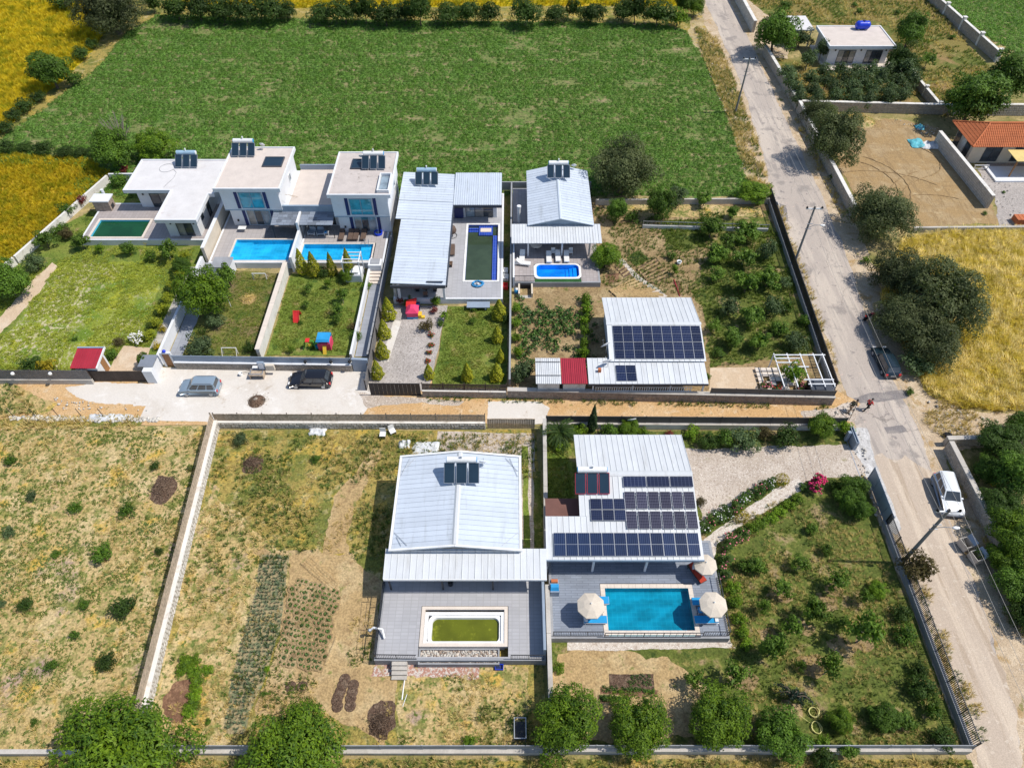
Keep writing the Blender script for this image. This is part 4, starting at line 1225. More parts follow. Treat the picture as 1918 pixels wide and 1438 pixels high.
def villa(label,x0,x1,y0,y1,wx0,wx1,wy,top):
    T=Thing('villa',label,'house',((x0+x1)/2,wy,ZV))
    T.part('wall',WHITE,MB().box(wx0,wx1,wy,y1-.3,ZV,3.7));T.part('upper_wall',WHITE,MB().box(wx0-.2,wx1+.15,wy-.7,y1-.28,3.72,6.55))
    flat_roof(T,rect(x0,x1,y0,y1),6.9,top)
    T.part('floor_band',FASCIA_BLUE,MB().box(wx0-.22,wx1+.17,wy-.73,wy-.703,3.7,3.84))
    w=wx1-wx0
    for zz,gl in ((ZV+.08,[GLASS_CURTAIN,GLASS_DARK,GLASS_GREY]),(4.05,GLASS_BLUE)):
        xa=wx0+w*.30;ww=w*.42;fy=wy if zz<3 else wy-.7
        window(T,(xa,fy,zz),*FRONT,ww,2.35,FASCIA_BLUE,gl,2 if zz>3 else 3)
        for xx in (xa-.55,xa+ww+.15):T.part('navy_panel',NAVY,MB().box(xx,xx+.4,fy-.05,fy-.003,zz-.05,zz+2.45))
    window(T,(wx1+.15,wy+4.5,4.3),*RIGHT,0.9,1.1,WHITEMETAL,GLASS_GREY,1)
    window(T,(wx1,wy+6.3,1.3),*RIGHT,1.5,2.2,WHITEMETAL,GLASS_GREY,2)
    T.part('wall_lamp',DARKMETAL,MB().box(wx0+.6,wx0+.8,wy-.15,wy-.003,1.6,1.85))
    return T


VA=villa('left of the two tall white villas, plain roof with a dark square skylight',-37.0,-28.7,76.0,85.6,-36.2,-29.3,76.9,ROOF_CLEAN)
VB=villa('right of the two tall white villas, stained roof with two panel groups',-22.7,-14.9,74.7,84.4,-22.1,-15.5,75.5,ROOF_SCREED)
T=Thing('pool_ladder','steel ladder at the right end of the long blue pool','ladder',(-18.4,72.9,ZV))
for x in (-18.7,-18.2):T.part('rail',GREYMETAL,MB().tube([(x,73.15,ZV),(x,73.1,ZV+.75),(x,72.85,ZV+.75),(x,72.85,ZV-.5)],.03,5))
VB.part('stair_opening',WHITE,ring(MB(),rect(-16.6,-15.1,75.2,79.0),.16,6.95,7.35));VB.part('skylight_glass',GLASS_GREY,MB().box(-16.4,-15.3,75.4,78.8,6.94,7.0))
T=Thing('linking_block','low flat-roofed block joining the two tall villas','house',(-25.8,76.5,ZV))
T.part('wall',WHITE,MB().box(-29.2,-22.15,76.8,85.2,ZV,3.7));T.part('roof_covering',ROOF_CLEAN,MB().box(-28.6,-22.8,76.6,85.3,3.72,3.78))
T.part('front_parapet',FASCIA_BLUE,MB().box(-29.25,-22.12,76.3,76.55,3.4,4.3));T.part('back_parapet',GREYPANEL,MB().box(-28.6,-22.75,85.32,85.5,3.4,4.5))
window(T,(-28.6,76.8,ZV+.1),*FRONT,2.4,2.2,WHITEMETAL,GLASS_CURTAIN,2);window(T,(-25.4,76.8,ZV+.1),*FRONT,2.6,2.2,WHITEMETAL,GLASS_DARK,2)
T.part('dividing_wall',WHITE,MB().box(-27.14,-26.86,73.9,76.28,ZV,3.5))
T.part('ladder',WOOD,MB().tube([(-28.2,79.0,3.8),(-28.55,76.9,5.6)],.03,4).tube([(-27.8,79.0,3.8),(-28.15,76.9,5.6)],.03,4))
for lab,xa,xb in (('slate shingle awning over the left villa terrace',-30.4,-27.2),('slate shingle awning over the right villa terrace',-26.8,-22.6)):
    T=Thing('shingle_awning',lab,'awning',(xa,74.2,ZV),group='slate shingle awnings between the villas')
    T.part('deck_board',WOOD_DARK,MB().hexa([(xa,74.1,2.93),(xb,74.1,2.93),(xb,76.25,3.30),(xa,76.25,3.30)],[(xa,74.1,2.99),(xb,74.1,2.99),(xb,76.25,3.36),(xa,76.25,3.36)]))
    for r in range(5):
        k=4+r%2
        for c in range(k):
            w=(xb-xa)/k
            a,b=xa+w*c+.012,xa+w*(c+1)-.012
            y0,y1=74.05+.44*r,74.05+.44*(r+1)+.05
            z0=3.03+.076*r
            T.part('shingle',SLATE,MB().hexa([(a,y0,z0-.02),(b,y0,z0-.02),(b,y1,z0+.06),(a,y1,z0+.06)],[(a,y0,z0+.03),(b,y0,z0+.03),(b,y1,z0+.09),(a,y1,z0+.09)]))
    for x in (xa+.1,xb-.1):T.part('post',DARKMETAL,MB().tube([(x,74.2,ZV),(x,74.2,2.93)],.05,6))
heater('solar water heater with three dark panels on the left villa roof',-34.9,83.2,6.95)
dish('small white dish beside the left villa heater',-32.8,84.9,6.98,.38,170)
heater('solar water heater on the stained right villa roof beside the flat dark panel',-17.6,80.2,6.95)
dish('small white dish between the two panel groups on the right villa',-19.3,82.2,6.98,.4,190)
for lab,x,y in (('square dark skylight panel on the left villa roof',-32.0,80.9),('square dark panel lying on the stained right villa roof',-20.6,80.4)):
    T=Thing('roof_skylight',lab,'skylight',(x,y,6.93));T.part('kerb',FASCIA,ring(MB(),rect(x,x+2.5,y,y+2.2),.12,6.93,7.12));T.part('glass',COLLECTOR,MB().box(x+.12,x+2.38,y+.12,y+2.08,6.95,7.08))
T=Thing('garden_kiosk','white block with grey top at the left corner of the blue pool','pool hut',(-35.6,68.5,0));T.part('block',WHITE,MB().box(-36.4,-34.3,67.4,69.2,0,1.75));T.part('top_slab',CONCRETE_GREY,MB().box(-36.5,-34.2,67.3,69.25,1.76,1.84))
steps('grey slab steps beside the white block left of the blue pool',-38.0,-36.5,67.2,0.03,6,0.14,0.36,CONCRETE_GREY)
T=Thing('utility_block','white block with grey lid at the right end of the long blue pool','pool hut',(-17,69,0));T.part('block',WHITE,MB().box(-17.55,-15.95,67.9,69.2,0,1.6));T.part('lid',CONCRETE_GREY,MB().box(-17.3,-16.2,68.2,69.1,1.61,1.7))
steps('pale steps beside the narrow slab path',-17.5,-16.0,66.2,0.03,4,0.2,0.4,COPING)
T=Thing('white_pergola','white open frame over a white slab beside the long blue pool','pergola',(-19.6,68.3,0))
T.part('slab_box',WHITE,MB().box(-20.3,-18.3,66.6,68.4,0,1.1));T.part('table_top',WHITEPLASTIC,MB().box(-20.0,-18.6,66.9,68.2,1.3,1.36))
for x in (-20.3,-18.3):
    for y in (66.7,68.6):T.part('post',WHITEMETAL,MB().box(x-.05,x+.05,y-.05,y+.05,0,3.0))
for y in (66.7,67.33,67.96,68.6):T.part('beam',WHITEMETAL,MB().box(-20.4,-18.2,y-.05,y+.05,3.0,3.1))
for x in (-20.3,-18.3):T.part('beam',WHITEMETAL,MB().box(x-.05,x+.05,66.6,68.7,3.102,3.2))

# --- the long L-shaped house with pale sheet roof
Z4=0.8
terrace('pool_terrace','large grey terrace with the half-empty cobalt pool beside the L-shaped house',-14.0,-1.1,62.8,84.2,Z4,DECK_GREY,(-6.0,-1.5,65.8,77.4))
pool('half-empty cobalt tiled pool with murky olive water',-5.7,-1.8,66.1,77.1,Z4,POOL_NAVY,WATER_MURK,WHITEPLASTIC,0.28,0.64,0.36)
T=Thing('pool_bench','blue tiled bench and steps at the far end of the cobalt pool','pool steps',(-4,76,.1))
T.part('bench',POOL_NAVY,MB().box(-4.3,-2.5,75.2,77.05,.05,.62));T.part('bench_top',COPING,MB().box(-4.1,-2.7,75.8,76.6,.622,.66))
for i in range(3):T.part('step',POOL_NAVY,MB().box(-5.65,-4.35,76.3-.35*i,76.62-.35*i,.05,.65-.14*i))
T.part('side_ledge',POOL_NAVY,MB().box(-2.45,-1.82,66.2,75.1,.05,.60))
T=Thing('sheet_roof_house','long L-shaped house with a pale sheet roof and dark eaves beside the cobalt pool','house',(-11,74,Z4))
T.part('wall',WHITE,MB().prism([(-13.5,68.6),(-8.2,68.6),(-8.2,78.7),(-2.0,78.7),(-2.0,83.8),(-13.9,83.8),(-13.9,74.2),(-13.5,74.2)],Z4,3.42))
A=[(-14.5,74.1),(-14.5,84.4)]
sheet_roof(T,(-13.85,62.0,3.95),(-13.85,74.05,3.95),(-7.6,74.05,3.62),(-7.6,62.0,3.62),22,METAL_ROOF,rib=.022)
sheet_roof(T,(-14.55,74.1,3.985),(-14.55,78.0,3.985),(-7.6,78.0,3.62),(-7.6,74.1,3.62),7,METAL_ROOF,rib=.022)
sheet_roof(T,(-14.55,78.05,3.985),(-14.55,84.45,3.985),(-7.6,84.45,3.62),(-7.6,78.05,3.62),12,METAL_ROOF,rib=.022)
sheet_roof(T,(-7.55,77.6,3.55),(-1.35,77.6,3.55),(-1.35,84.45,3.85),(-7.55,84.45,3.85),22,METAL_ROOF,rib=.05)
T.part('eave_board',FASCIA,MB().box(-7.5,-1.3,77.4,77.58,3.22,3.56));T.part('eave_board',FASCIA,MB().box(-7.58,-7.42,62.0,77.38,3.28,3.6));T.part('eave_board',FASCIA,MB().box(-13.9,-7.6,61.82,61.98,3.3,3.66))
T.part('skylight_strip',FASCIA,MB().box(-9.8,-7.9,62.25,62.45,3.82,3.88))
window(T,(-6.1,78.7,Z4+.1),*FRONT,3.6,2.1,FASCIA,[GLASS_GREY,GLASS_CURTAIN,GLASS_DARK],3)
T.part('blue_shutter',NAVY,MB().box(-7.6,-6.4,78.45,78.66,Z4+.1,Z4+1.6))
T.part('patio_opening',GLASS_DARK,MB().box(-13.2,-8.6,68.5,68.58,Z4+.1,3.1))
for x in (-13.2,-7.95):
    for y in (62.9,65.6):T.part('porch_column',WHITE,MB().box(x-.14,x+.14,y-.14,y+.14,Z4,3.35))
T.part('side_wall',STONE_PALE,MB().box(-13.9,-13.62,63.2,68.5,Z4,3.3))
window(T,(-8.2,71.0,Z4+.1),*RIGHT,2.4,2.1,FASCIA,GLASS_GREY,2)
heater('solar water heater on the L-shaped sheet roof',-11.2,81.2,3.95,tank=TANK_BLUE)

# --- small gabled house with the oval pool
Z5=0.8
terrace('pool_terrace','pinkish-grey terrace with the small rounded blue pool',0.1,10.7,65.7,85.4,Z5,DECK_BROWN,(2.7,8.4,66.4,69.15),CONCRETE_GREY)
T=Thing('rounded_pool','small bright blue moulded pool with rounded corners and curved steps','pool',(5.5,67.8,Z5))


def rounded(x0,x1,y0,y1,r,n=6):
    out=[]
    for cx,cy,a in ((x1-r,y0+r,-90),(x1-r,y1-r,0),(x0+r,y1-r,90),(x0+r,y0+r,180)):
        for i in range(n+1):
            t=math.radians(a+90*i/n)
            out.append((cx+r*math.cos(t),cy+r*math.sin(t)))
    return out


def basin_parts(T,outer,inner,z,depth,shell,rim,bottom_inset=.12):
    n=len(inner);b=MB();low=inset(inner,bottom_inset)
    for i in range(n):
        j=(i+1)%n
        b.add([(*inner[i],z-.01),(*inner[j],z-.01),(*low[j],z-depth),(*low[i],z-depth)],[(0,3,2,1)])
    b.add([(*p,z-depth) for p in low],[tuple(range(n))])
    T.part('shell',shell,b)
    m=MB();N=len(outer)
    for i in range(n):
        j=(i+1)%n
        m.hexa([(*outer[i],z-.03),(*outer[j],z-.03),(*inner[j],z-.03),(*inner[i],z-.03)],[(*outer[i],z+.05),(*outer[j],z+.05),(*inner[j],z+.05),(*inner[i],z+.05)])
    T.part('rim',rim,m)


ov=rounded(3.0,8.2,66.65,69.0,.55)
basin_parts(T,rounded(2.65,8.45,66.35,69.2,.7),ov,Z5,.62,POOL_LINER,WHITEPLASTIC,.15)
T.part('water',WATER_DEEP,MB().add([(x,y,Z5-.12) for x,y in ov],[tuple(range(len(ov)))]))
for i in range(3):T.part('step',POOL_LINER,MB().box(6.6+.45*i,7.04+.45*i,66.9,68.75,.1,.28+.12*i))
T=Thing('turf_strip','strip of dark green artificial turf in front of the rounded pool','turf',(5.5,66,Z5));T.part('mat',mat('artificial_turf',(0.02,0.085,0.02),.9,var=.2,fine=.3),MB().box(2.75,8.4,65.78,66.33,Z5-.01,Z5+.02))
T=Thing('gabled_house','small house with a white ribbed gable roof beside the crop field','house',(6,79,Z5))
T.part('wall',WHITE,MB().box(2.4,9.9,73.7,84.9,Z5,3.58))
T.part('gable_wall',FASCIA_BLUE,MB().add([(2.3,73.45,3.6),(9.95,73.45,3.6),(6.0,73.45,4.55),(2.3,73.7,3.6),(9.95,73.7,3.6),(6.0,73.7,4.55)],[(0,1,2),(5,4,3),(0,3,4,1),(1,4,5,2),(2,5,3,0)]))
sheet_roof(T,(1.95,73.1,3.68),(1.95,85.2,3.68),(6.0,85.2,4.66),(6.0,73.1,4.66),22,METAL_ROOF,rib=.025)
sheet_roof(T,(10.2,73.1,3.68),(10.2,85.2,3.68),(6.02,85.2,4.66),(6.02,73.1,4.66),22,METAL_ROOF,rib=.025)
T.part('ridge_cap',METAL_ROOF,MB().hexa([(5.8,73.05,4.63),(6.22,73.05,4.63),(6.22,85.25,4.63),(5.8,85.25,4.63)],[(5.93,73.05,4.74),(6.09,73.05,4.74),(6.09,85.25,4.74),(5.93,85.25,4.74)]))
sheet_roof(T,(-0.05,70.2,3.2),(11.0,70.2,3.2),(11.0,73.6,3.52),(-0.05,73.6,3.52),32,METAL_ROOF_W)
for x in (2.0,6.2,9.6):T.part('porch_column',WHITE if x<9 else COPING,MB().box(x-.1,x+.1,70.7,70.9,Z5,3.2))
window(T,(3.2,73.7,Z5+.1),*FRONT,2.0,2.1,FASCIA,GLASS_DARK,2);window(T,(6.6,73.7,Z5+.1),*FRONT,2.2,2.1,FASCIA,GLASS_DARK,2)
T.part('vent_pipe',WHITEMETAL,MB().tube([(0.9,77.6,0.8),(0.9,77.6,3.2)],.2,8).tube([(0.9,77.6,3.2),(0.9,77.6,3.4)],.28,8))
heater('solar water heater on the small gable roof with a dish beside it',6.1,81.6,4.72)
dish('round dish on the back of the small gable roof',8.3,84.6,4.1,.36,180)
dish('small dish right of the heater tank on the gable roof',7.2,84.0,4.4,.3,180)
T=Thing('terrace_railing','thin dark railing along the front of the rounded pool terrace','railing',(0.3,65.9,Z5));railing(T,[(0.3,65.85),(2.7,65.85)],Z5,.95)
T=Thing('cellar_entrance','low pale walls round the dark cellar steps below the rounded pool terrace','steps',(1.4,65,0))
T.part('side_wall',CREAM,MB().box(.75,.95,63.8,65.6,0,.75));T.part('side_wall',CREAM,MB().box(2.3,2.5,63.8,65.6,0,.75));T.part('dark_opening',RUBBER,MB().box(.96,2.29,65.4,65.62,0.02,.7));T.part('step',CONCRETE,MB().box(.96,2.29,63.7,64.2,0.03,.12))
plain_wall('low white wall on the left edge of the rounded pool terrace',(0.2,65.6),(0.2,73.5),1.7,0.22,WHITE)

# --- solar house above the lane
T=Thing('solar_farmhouse','low house with white ribbed roof and a large panel array above the lane','house',(15,54,0))
T.part('wall',WHITE,MB().box(10.6,19.6,51.2,59.8,0,3.1))
T.part('gable_wall',WHITE,MB().add([(19.6,51.2,3.1),(19.6,59.8,3.1),(19.6,55.2,4.05),(19.4,51.2,3.1),(19.4,59.8,3.1),(19.4,55.2,4.05)],[(0,1,2),(5,4,3),(0,3,4,1),(1,4,5,2),(2,5,3,0)]))
sheet_roof(T,(20.25,60.4,3.2),(10.15,60.4,3.2),(10.15,55.25,4.2),(20.25,55.25,4.2),18,METAL_ROOF_W)
sheet_roof(T,(10.15,50.6,3.2),(20.25,50.6,3.2),(20.25,55.22,4.2),(10.15,55.22,4.2),18,METAL_ROOF_W)
T.part('ridge_cap',METAL_ROOF_W,MB().hexa([(10.1,55.0,4.19),(20.3,55.0,4.19),(20.3,55.45,4.19),(10.1,55.45,4.19)],[(10.1,55.15,4.28),(20.3,55.15,4.28),(20.3,55.32,4.28),(10.1,55.32,4.28)]))
sheet_roof(T,(7.85,47.9,2.72),(20.1,47.9,2.72),(20.1,51.2,3.05),(7.85,51.2,3.05),22,METAL_ROOF_W)
T.part('eave_board',FASCIA,MB().box(7.8,20.1,47.8,47.88,2.5,2.74))
T.part('veranda_rail',WHITEMETAL,MB().box(8.6,18.6,48.05,48.1,1.95,2.0).box(8.6,18.6,48.05,48.1,1.35,1.4))
for i in range(42):T.part('baluster',WHITEMETAL,MB().box(8.65+.24*i,8.71+.24*i,48.055,48.095,1.402,1.948))
for x in (8.4,12.5,16.4,19.8):T.part('porch_post',WHITE,MB().box(x-.08,x+.08,48.2,48.36,0,2.55))
T.part('chimney',TERRACOTTA,MB().box(8.9,9.2,49.3,49.6,2.7,3.3))
vs6=Vector((0,4.62,1.0)).normalized()
solar_array('big array of two rows of nine navy panels on the farmhouse roof',(10.75,50.85,3.255),vs6,9,2,1.02,2.02,.02,.06,SOLAR_NAVY,True)
solar_array('pair of navy panels on the lower farmhouse roof',(10.75,48.2,2.75),(0,3.3,.33),2,1,1.02,2.0,.02,.03,SOLAR_NAVY,True)
dish('large grey dish left of the big panel array',9.9,51.9,3.0,.65,215,1.2)
dish('large grey dish on the lower farmhouse roof beside the terracotta chimney',9.9,50.0,2.85,.6,200,.8)
T=Thing('corrugated_shed','white corrugated shed roof between the farmhouse and the grey olive bush','shed',(3.8,49.5,0))
sheet_roof(T,(2.45,48.0,2.62),(5.05,48.0,2.62),(5.05,51.4,2.82),(2.45,51.4,2.82),13,METAL_ROOF_W,rib=.05)
T.part('wall',WHITE_DIRTY,MB().box(2.7,4.9,48.3,51.1,0,2.5))
for y in (49.0,50.8):T.part('strap',DARKMETAL,MB().box(2.45,5.04,y-.03,y+.03,2.78+(y-49)*.058,2.81+(y-49)*.058))
T=Thing('red_roofed_shed','red corrugated shed roof beside the farmhouse','shed',(6.4,49.5,0))
sheet_roof(T,(5.1,48.0,2.62),(7.75,48.0,2.62),(7.75,51.4,2.82),(5.1,51.4,2.82),13,METAL_RED,rib=.05)
T.part('wall',WHITE_DIRTY,MB().box(5.3,7.6,48.3,51.1,0,2.5))
T=Thing('white_trellis','white broken lattice pergola at the corner by the road','trellis',(30,50,0))
for x in (28.0,29.4,30.8,32.2,33.2):T.part('long_bar',WHITEMETAL,MB().box(x-.05,x+.05,47.9,52.6,2.2,2.3))
for i,y in enumerate((48.2,48.8,50.6,51.2,51.8,52.3)):
    a,b=[(30.5,33.3),(30.2,33.3),(29.0,31.2),(28,30.2),(28,30.6),(28,33.4)][i]
    T.part('cross_bar',WHITEMETAL,MB().box(a,b,y-.06,y+.06,2.302,2.38))
for x,y in ((28.0,48.0),(33.2,48.0),(28.0,52.5),(33.2,52.5)):T.part('post',WHITEMETAL,MB().box(x-.05,x+.05,y-.05,y+.05,0,2.2))
T=Thing('flagstone_patio','patio of pale square flags under the white lattice pergola','patio',(28.6,50,0))
for i in range(7):
    for j in range(6):
        if (i*5+j*3)%7:T.part('flagstone',COPING,MB().box(26.4+.62*i,26.94+.62*i,48.4+.66*j,48.96+.66*j,0.25,0.38+.006*((i*7+j)%3)))
T=Thing('black_water_tank','black box and screen in the corner behind the white trellis','utility box',(32.9,48.8,0));T.part('box',DARKMETAL,MB().box(31.2,33.4,48.2,49.8,0,1.3));T.part('lid',FASCIA,MB().box(31.15,33.45,48.15,49.85,1.302,1.36))

# --- gable house with grey terrace (near centre)
Z7=1.0
T=Thing('near_gable_house','house with a broad pale ribbed gable roof above the algae pool terrace','house',(-4.7,33,0))
T.part('wall',WHITE,MB().box(-9.5,0.3,29.0,37.2,0,4.0))
for y in (28.92,37.22):T.part('gable_wall',FASCIA_BLUE,MB().add([(-9.6,y,4.0),(0.4,y,4.0),(-4.7,y,4.85),(-9.6,y+.06,4.0),(0.4,y+.06,4.0),(-4.7,y+.06,4.85)],[(0,1,2),(5,4,3),(0,3,4,1),(1,4,5,2),(2,5,3,0)]))
sheet_roof(T,(-10.0,28.5,4.16),(-10.0,37.7,4.16),(-4.72,37.7,4.98),(-4.72,28.5,4.98),19,METAL_ROOF,rib=.025)
sheet_roof(T,(0.6,28.5,4.16),(0.6,37.7,4.16),(-4.68,37.7,4.98),(-4.68,28.5,4.98),19,METAL_ROOF,rib=.025)
T.part('ridge_cap',METAL_ROOF_W,MB().hexa([(-4.95,28.5,4.96),(-4.45,28.5,4.96),(-4.45,37.7,4.96),(-4.95,37.7,4.96)],[(-4.8,28.5,5.07),(-4.6,28.5,5.07),(-4.6,37.7,5.07),(-4.8,37.7,5.07)]))
for s,xa,xb in ((-1,-10.24,-10.02),(1,0.62,0.84)):T.part('gutter',WHITEMETAL,MB().box(xa,xb,28.4,37.8,4.0,4.22))
for y0,y1 in ((28.3,28.48),(37.72,37.9)):
    for xa,xb in ((-10.24,-4.71),(-4.69,0.84)):
        za,zb=(4.10,4.92) if xa<-5 else (4.92,4.10)
        T.part('gable_trim',WHITEMETAL,MB().hexa([(xa,y0,za),(xb,y0,zb),(xb,y1,zb),(xa,y1,za)],[(xa,y0,za+.16),(xb,y0,zb+.16),(xb,y1,zb+.16),(xa,y1,za+.16)]))
for x0,y0,x1,y1 in ((-9.9,36.2,-8.8,37.5),(-9.9,35.8,-9.3,37.5),(-9.9,30.0,-8.7,28.7),(-9.7,29.6,-9.2,28.7),(0.5,36.2,-.6,37.5),(0.5,30.0,-.8,28.7),(0.5,35.6,-.2,37.5)):
    zz= lambda x:4.20+.155*(min(x+10.0,.6-x))
    T.part('brace_wire',GREYMETAL,MB().tube([(x0,y0,zz(x0)+.05),(x1,y1,zz(x1)+.05)],.02,4))
sheet_roof(T,(-10.55,26.2,3.45),(2.85,26.2,3.45),(2.85,28.75,3.82),(-10.55,28.75,3.82),25,METAL_ROOF_W)
T.part('eave_board',WHITEMETAL,MB().box(-10.5,2.85,26.1,26.18,3.28,3.5))
for x in (-10.2,-5.8,-1.6,2.6):T.part('porch_post',DARKMETAL,MB().box(x-.06,x+.06,26.4,26.52,Z7,3.4))
window(T,(-8.2,29.0,Z7+.1),*FRONT,2.6,2.1,FASCIA,GLASS_DARK,2);window(T,(-3.4,29.0,Z7+.1),*FRONT,2.6,2.1,FASCIA,GLASS_DARK,2)
T.part('side_drum',DARKMETAL,MB().tube([(-5.2,26.9,Z7),(-5.2,26.9,Z7+.5)],.22,8))
heater('solar water heater on the ridge of the broad near gable roof',-4.4,34.3,5.0,w=.95,l=1.8,tilt=34)
dish('round white dish right of the heater on the near gable roof',-2.6,36.3,4.75,.42,175,.5)
T=terrace('pool_terrace','plain grey terrace with the algae-green tub pool',-10.9,2.7,20.5,28.6,Z7,DECK_GREY,(-7.5,-.3,20.8,25.0),CONCRETE_GREY)
railing(T,[(-10.8,28.4),(-10.8,20.65),(-7.5,20.6)],Z7,.9,DARKMETAL)
railing(T,[(-.1,20.6),(2.6,20.6)],Z7,.9,DARKMETAL)
T.part('screen_wall',GREYPANEL,MB().box(2.45,2.66,20.75,28.5,Z7,Z7+1.6))
T=Thing('tub_pool','white moulded tub pool filled with yellow-green algae water','pool',(-4,23.3,Z7))
tubi=rounded(-6.55,-1.05,22.0,24.05,.45)
basin_parts(T,rounded(-6.85,-.75,21.8,24.3,.6),tubi,Z7-.22,.6,WHITEPLASTIC,WHITEPLASTIC,.1)
T.part('ledge',WHITEPLASTIC,ring(MB(),rect(-7.15,-.62,21.78,24.5),.28,Z7-.3,Z7-.05));T.part('surround',COPING,ring(MB(),rect(-7.45,-.35,21.6,24.95),.28,Z7-.3,Z7+.035))
T.part('bed',WHITEPLASTIC,MB().box(-7.2,-.6,21.7,24.6,Z7-.95,Z7-.86))
T.part('water',WATER_ALGAE,MB().add([(x,y,Z7-.42) for x,y in tubi],[tuple(range(len(tubi)))]))
T=Thing('pebble_planter','planter of white and brown pebbles in front of the algae pool','planter',(-4,21,0))
T.part('trough',CONCRETE_GREY,ring(MB(),rect(-7.45,-1.0,20.3,21.58),.12,0.02,.72));T.part('pebble_bed',G_PEBBLE,MB().box(-7.32,-1.12,20.43,21.45,0.02,.55))
mb=MB();mb2=MB()
for i in range(520):
    x,y,r=R.uniform(-7.25,-1.2),R.uniform(20.5,21.42),R.uniform(.05,.12)
    (mb if i%3 else mb2).blob((x,y,.58),r,6,3,(1,1,.7),.15)
T.part('pale_pebbles',STONE_PALE,mb,stuff=True);T.part('brown_pebbles',STONE_RED,mb2,stuff=True)
steps('short concrete steps at the left front of the grey terrace',-9.5,-8.3,19.3,0.03,4,0.2,0.3,CONCRETE)

# --- the solar house with teal pool (near right)
Z8=0.9
T=Thing('near_solar_house','house with a pale ribbed roof full of solar panels above the teal pool','house',(10,33,0))
T.part('wall',WHITE,MB().box(6.4,15.3,31.2,39.9,0,3.85))
T.part('gable_wall',WHITE,MB().add([(15.3,31.2,3.85),(15.3,39.9,3.85),(15.3,35.4,4.85),(15.1,31.2,3.85),(15.1,39.9,3.85),(15.1,35.4,4.85)],[(0,1,2),(5,4,3),(0,3,4,1),(1,4,5,2),(2,5,3,0)]))
sheet_roof(T,(15.95,40.5,3.95),(5.8,40.5,3.95),(5.8,35.5,4.98),(15.95,35.5,4.98),20,METAL_ROOF_W)
zf= lambda y:3.5+(y-27.9)*(4.98-3.5)/(35.47-27.9)
sheet_roof(T,(5.8,31.6,zf(31.6)),(15.95,31.6,zf(31.6)),(15.95,35.47,zf(35.47)),(5.8,35.47,zf(35.47)),20,METAL_ROOF_W)
sheet_roof(T,(2.85,27.9,3.5),(15.98,27.9,3.5),(15.98,31.59,zf(31.59)),(2.85,31.59,zf(31.59)),26,METAL_ROOF_W)
T.part('ridge_cap',METAL_ROOF_W,MB().hexa([(5.8,35.2,4.97),(15.95,35.2,4.97),(15.95,35.75,4.97),(5.8,35.75,4.97)],[(5.8,35.4,5.07),(15.95,35.4,5.07),(15.95,35.55,5.07),(5.8,35.55,5.07)]))
T.part('eave_board',FASCIA_BLUE,MB().box(2.85,16.0,27.8,27.88,3.3,3.52))
T.part('patio_roof',BROWNROOF,MB().box(2.95,6.3,31.7,34.1,2.95,3.05))
for x in (6.9,11.4,15.5):T.part('porch_column',WHITE,MB().box(x-.09,x+.09,28.1,28.28,Z8,3.5))
window(T,(7.2,31.2,Z8+.1),*FRONT,2.6,2.1,FASCIA,GLASS_DARK,2);window(T,(11.4,31.2,Z8+.1),*FRONT,2.6,2.1,FASCIA,GLASS_DARK,2)
vs8=Vector((0,35.47-27.9,4.98-3.5)).normalized()
ro= lambda x,y:(x,y,zf(y)+.05)
solar_array('long bottom row of twelve striped solar panels on the near solar house',ro(3.5,28.15),vs8,12,1,1.0,2.0,.02,.03,SOLAR_STRIPE,True)
solar_array('block of six navy panels left of the violet panels',ro(6.75,31.15),vs8,3,2,0.98,.98,.03,.03,SOLAR_NAVY)
solar_array('lower row of six violet-grey solar panels',ro(9.75,30.45),vs8,6,1,.92,1.56,.11,.03,SOLAR_VIOLET)
solar_array('upper row of six violet-grey solar panels',ro(9.75,32.2),vs8,6,1,.92,1.56,.11,.03,SOLAR_VIOLET)
solar_array('top row of three wide navy panels below the roof ridge',ro(9.75,34.15),vs8,3,1,2.0,1.0,.06,.03,SOLAR_NAVY)
heater('solar water heater in a red frame at the left edge of the near solar roof',7.0,33.5,4.55,red=True,tilt=32,w=.92,l=1.85)
T=terrace('pool_terrace','blue-grey plank terrace with the clear teal pool',3.15,17.6,22.3,31.1,Z8,DECK_BLUE,(7.45,15.3,22.35,27.05),CONCRETE_GREY)
railing(T,[(3.3,22.5),(7.4,22.5)],Z8,.9);railing(T,[(7.45,22.4),(15.3,22.4)],Z8,.9,sp=.5);railing(T,[(15.4,22.5),(17.5,22.5),(17.5,27.6)],Z8,.9,sp=.2)
T=pool('clear rippled teal pool with a pale stone border',7.85,14.9,22.95,26.6,Z8,POOL_TILE,WATER_TEAL,COPING,.38,.72,.10)
T.part('overflow_lip',POOL_TILE,MB().box(7.86,14.89,22.36,22.56,Z8-.1,Z8-.02))

# --- white box house, its canopy and the tiled house in the top right
T=Thing('white_box_house','small white flat-roofed house with a blue tank among the olive trees','house',(60,126,0))
T.part('wall',WHITE,MB().box(54.6,64.8,123.8,130.6,.3,3.2));T.part('plinth',COPING,MB().box(53.8,66.0,121.3,131,0,.3))
flat_roof(T,rect(54.0,65.4,122.9,131.1),3.55,ROOF_CLEAN,WHITE)
window(T,(56.2,123.8,.4),*FRONT,3.0,2.2,FASCIA,[GLASS_CURTAIN,GLASS_DARK,GLASS_CURTAIN],3);window(T,(61.0,123.8,.4),*FRONT,2.8,2.2,FASCIA,[GLASS_CURTAIN,GLASS_DARK,GLASS_DARK],3)
window(T,(54.6,127.6,1.0),*LEFT,1.3,1.8,FASCIA,GLASS_DARK,1)
for x in (55.6,60.0,64.3):T.part('wall_lamp',DARKMETAL,MB().box(x-.1,x+.1,123.65,123.79,2.5,2.75))
T=Thing('water_tank','ribbed bright blue water tank on the white box house roof','water tank',(61.6,129.8,3.58))
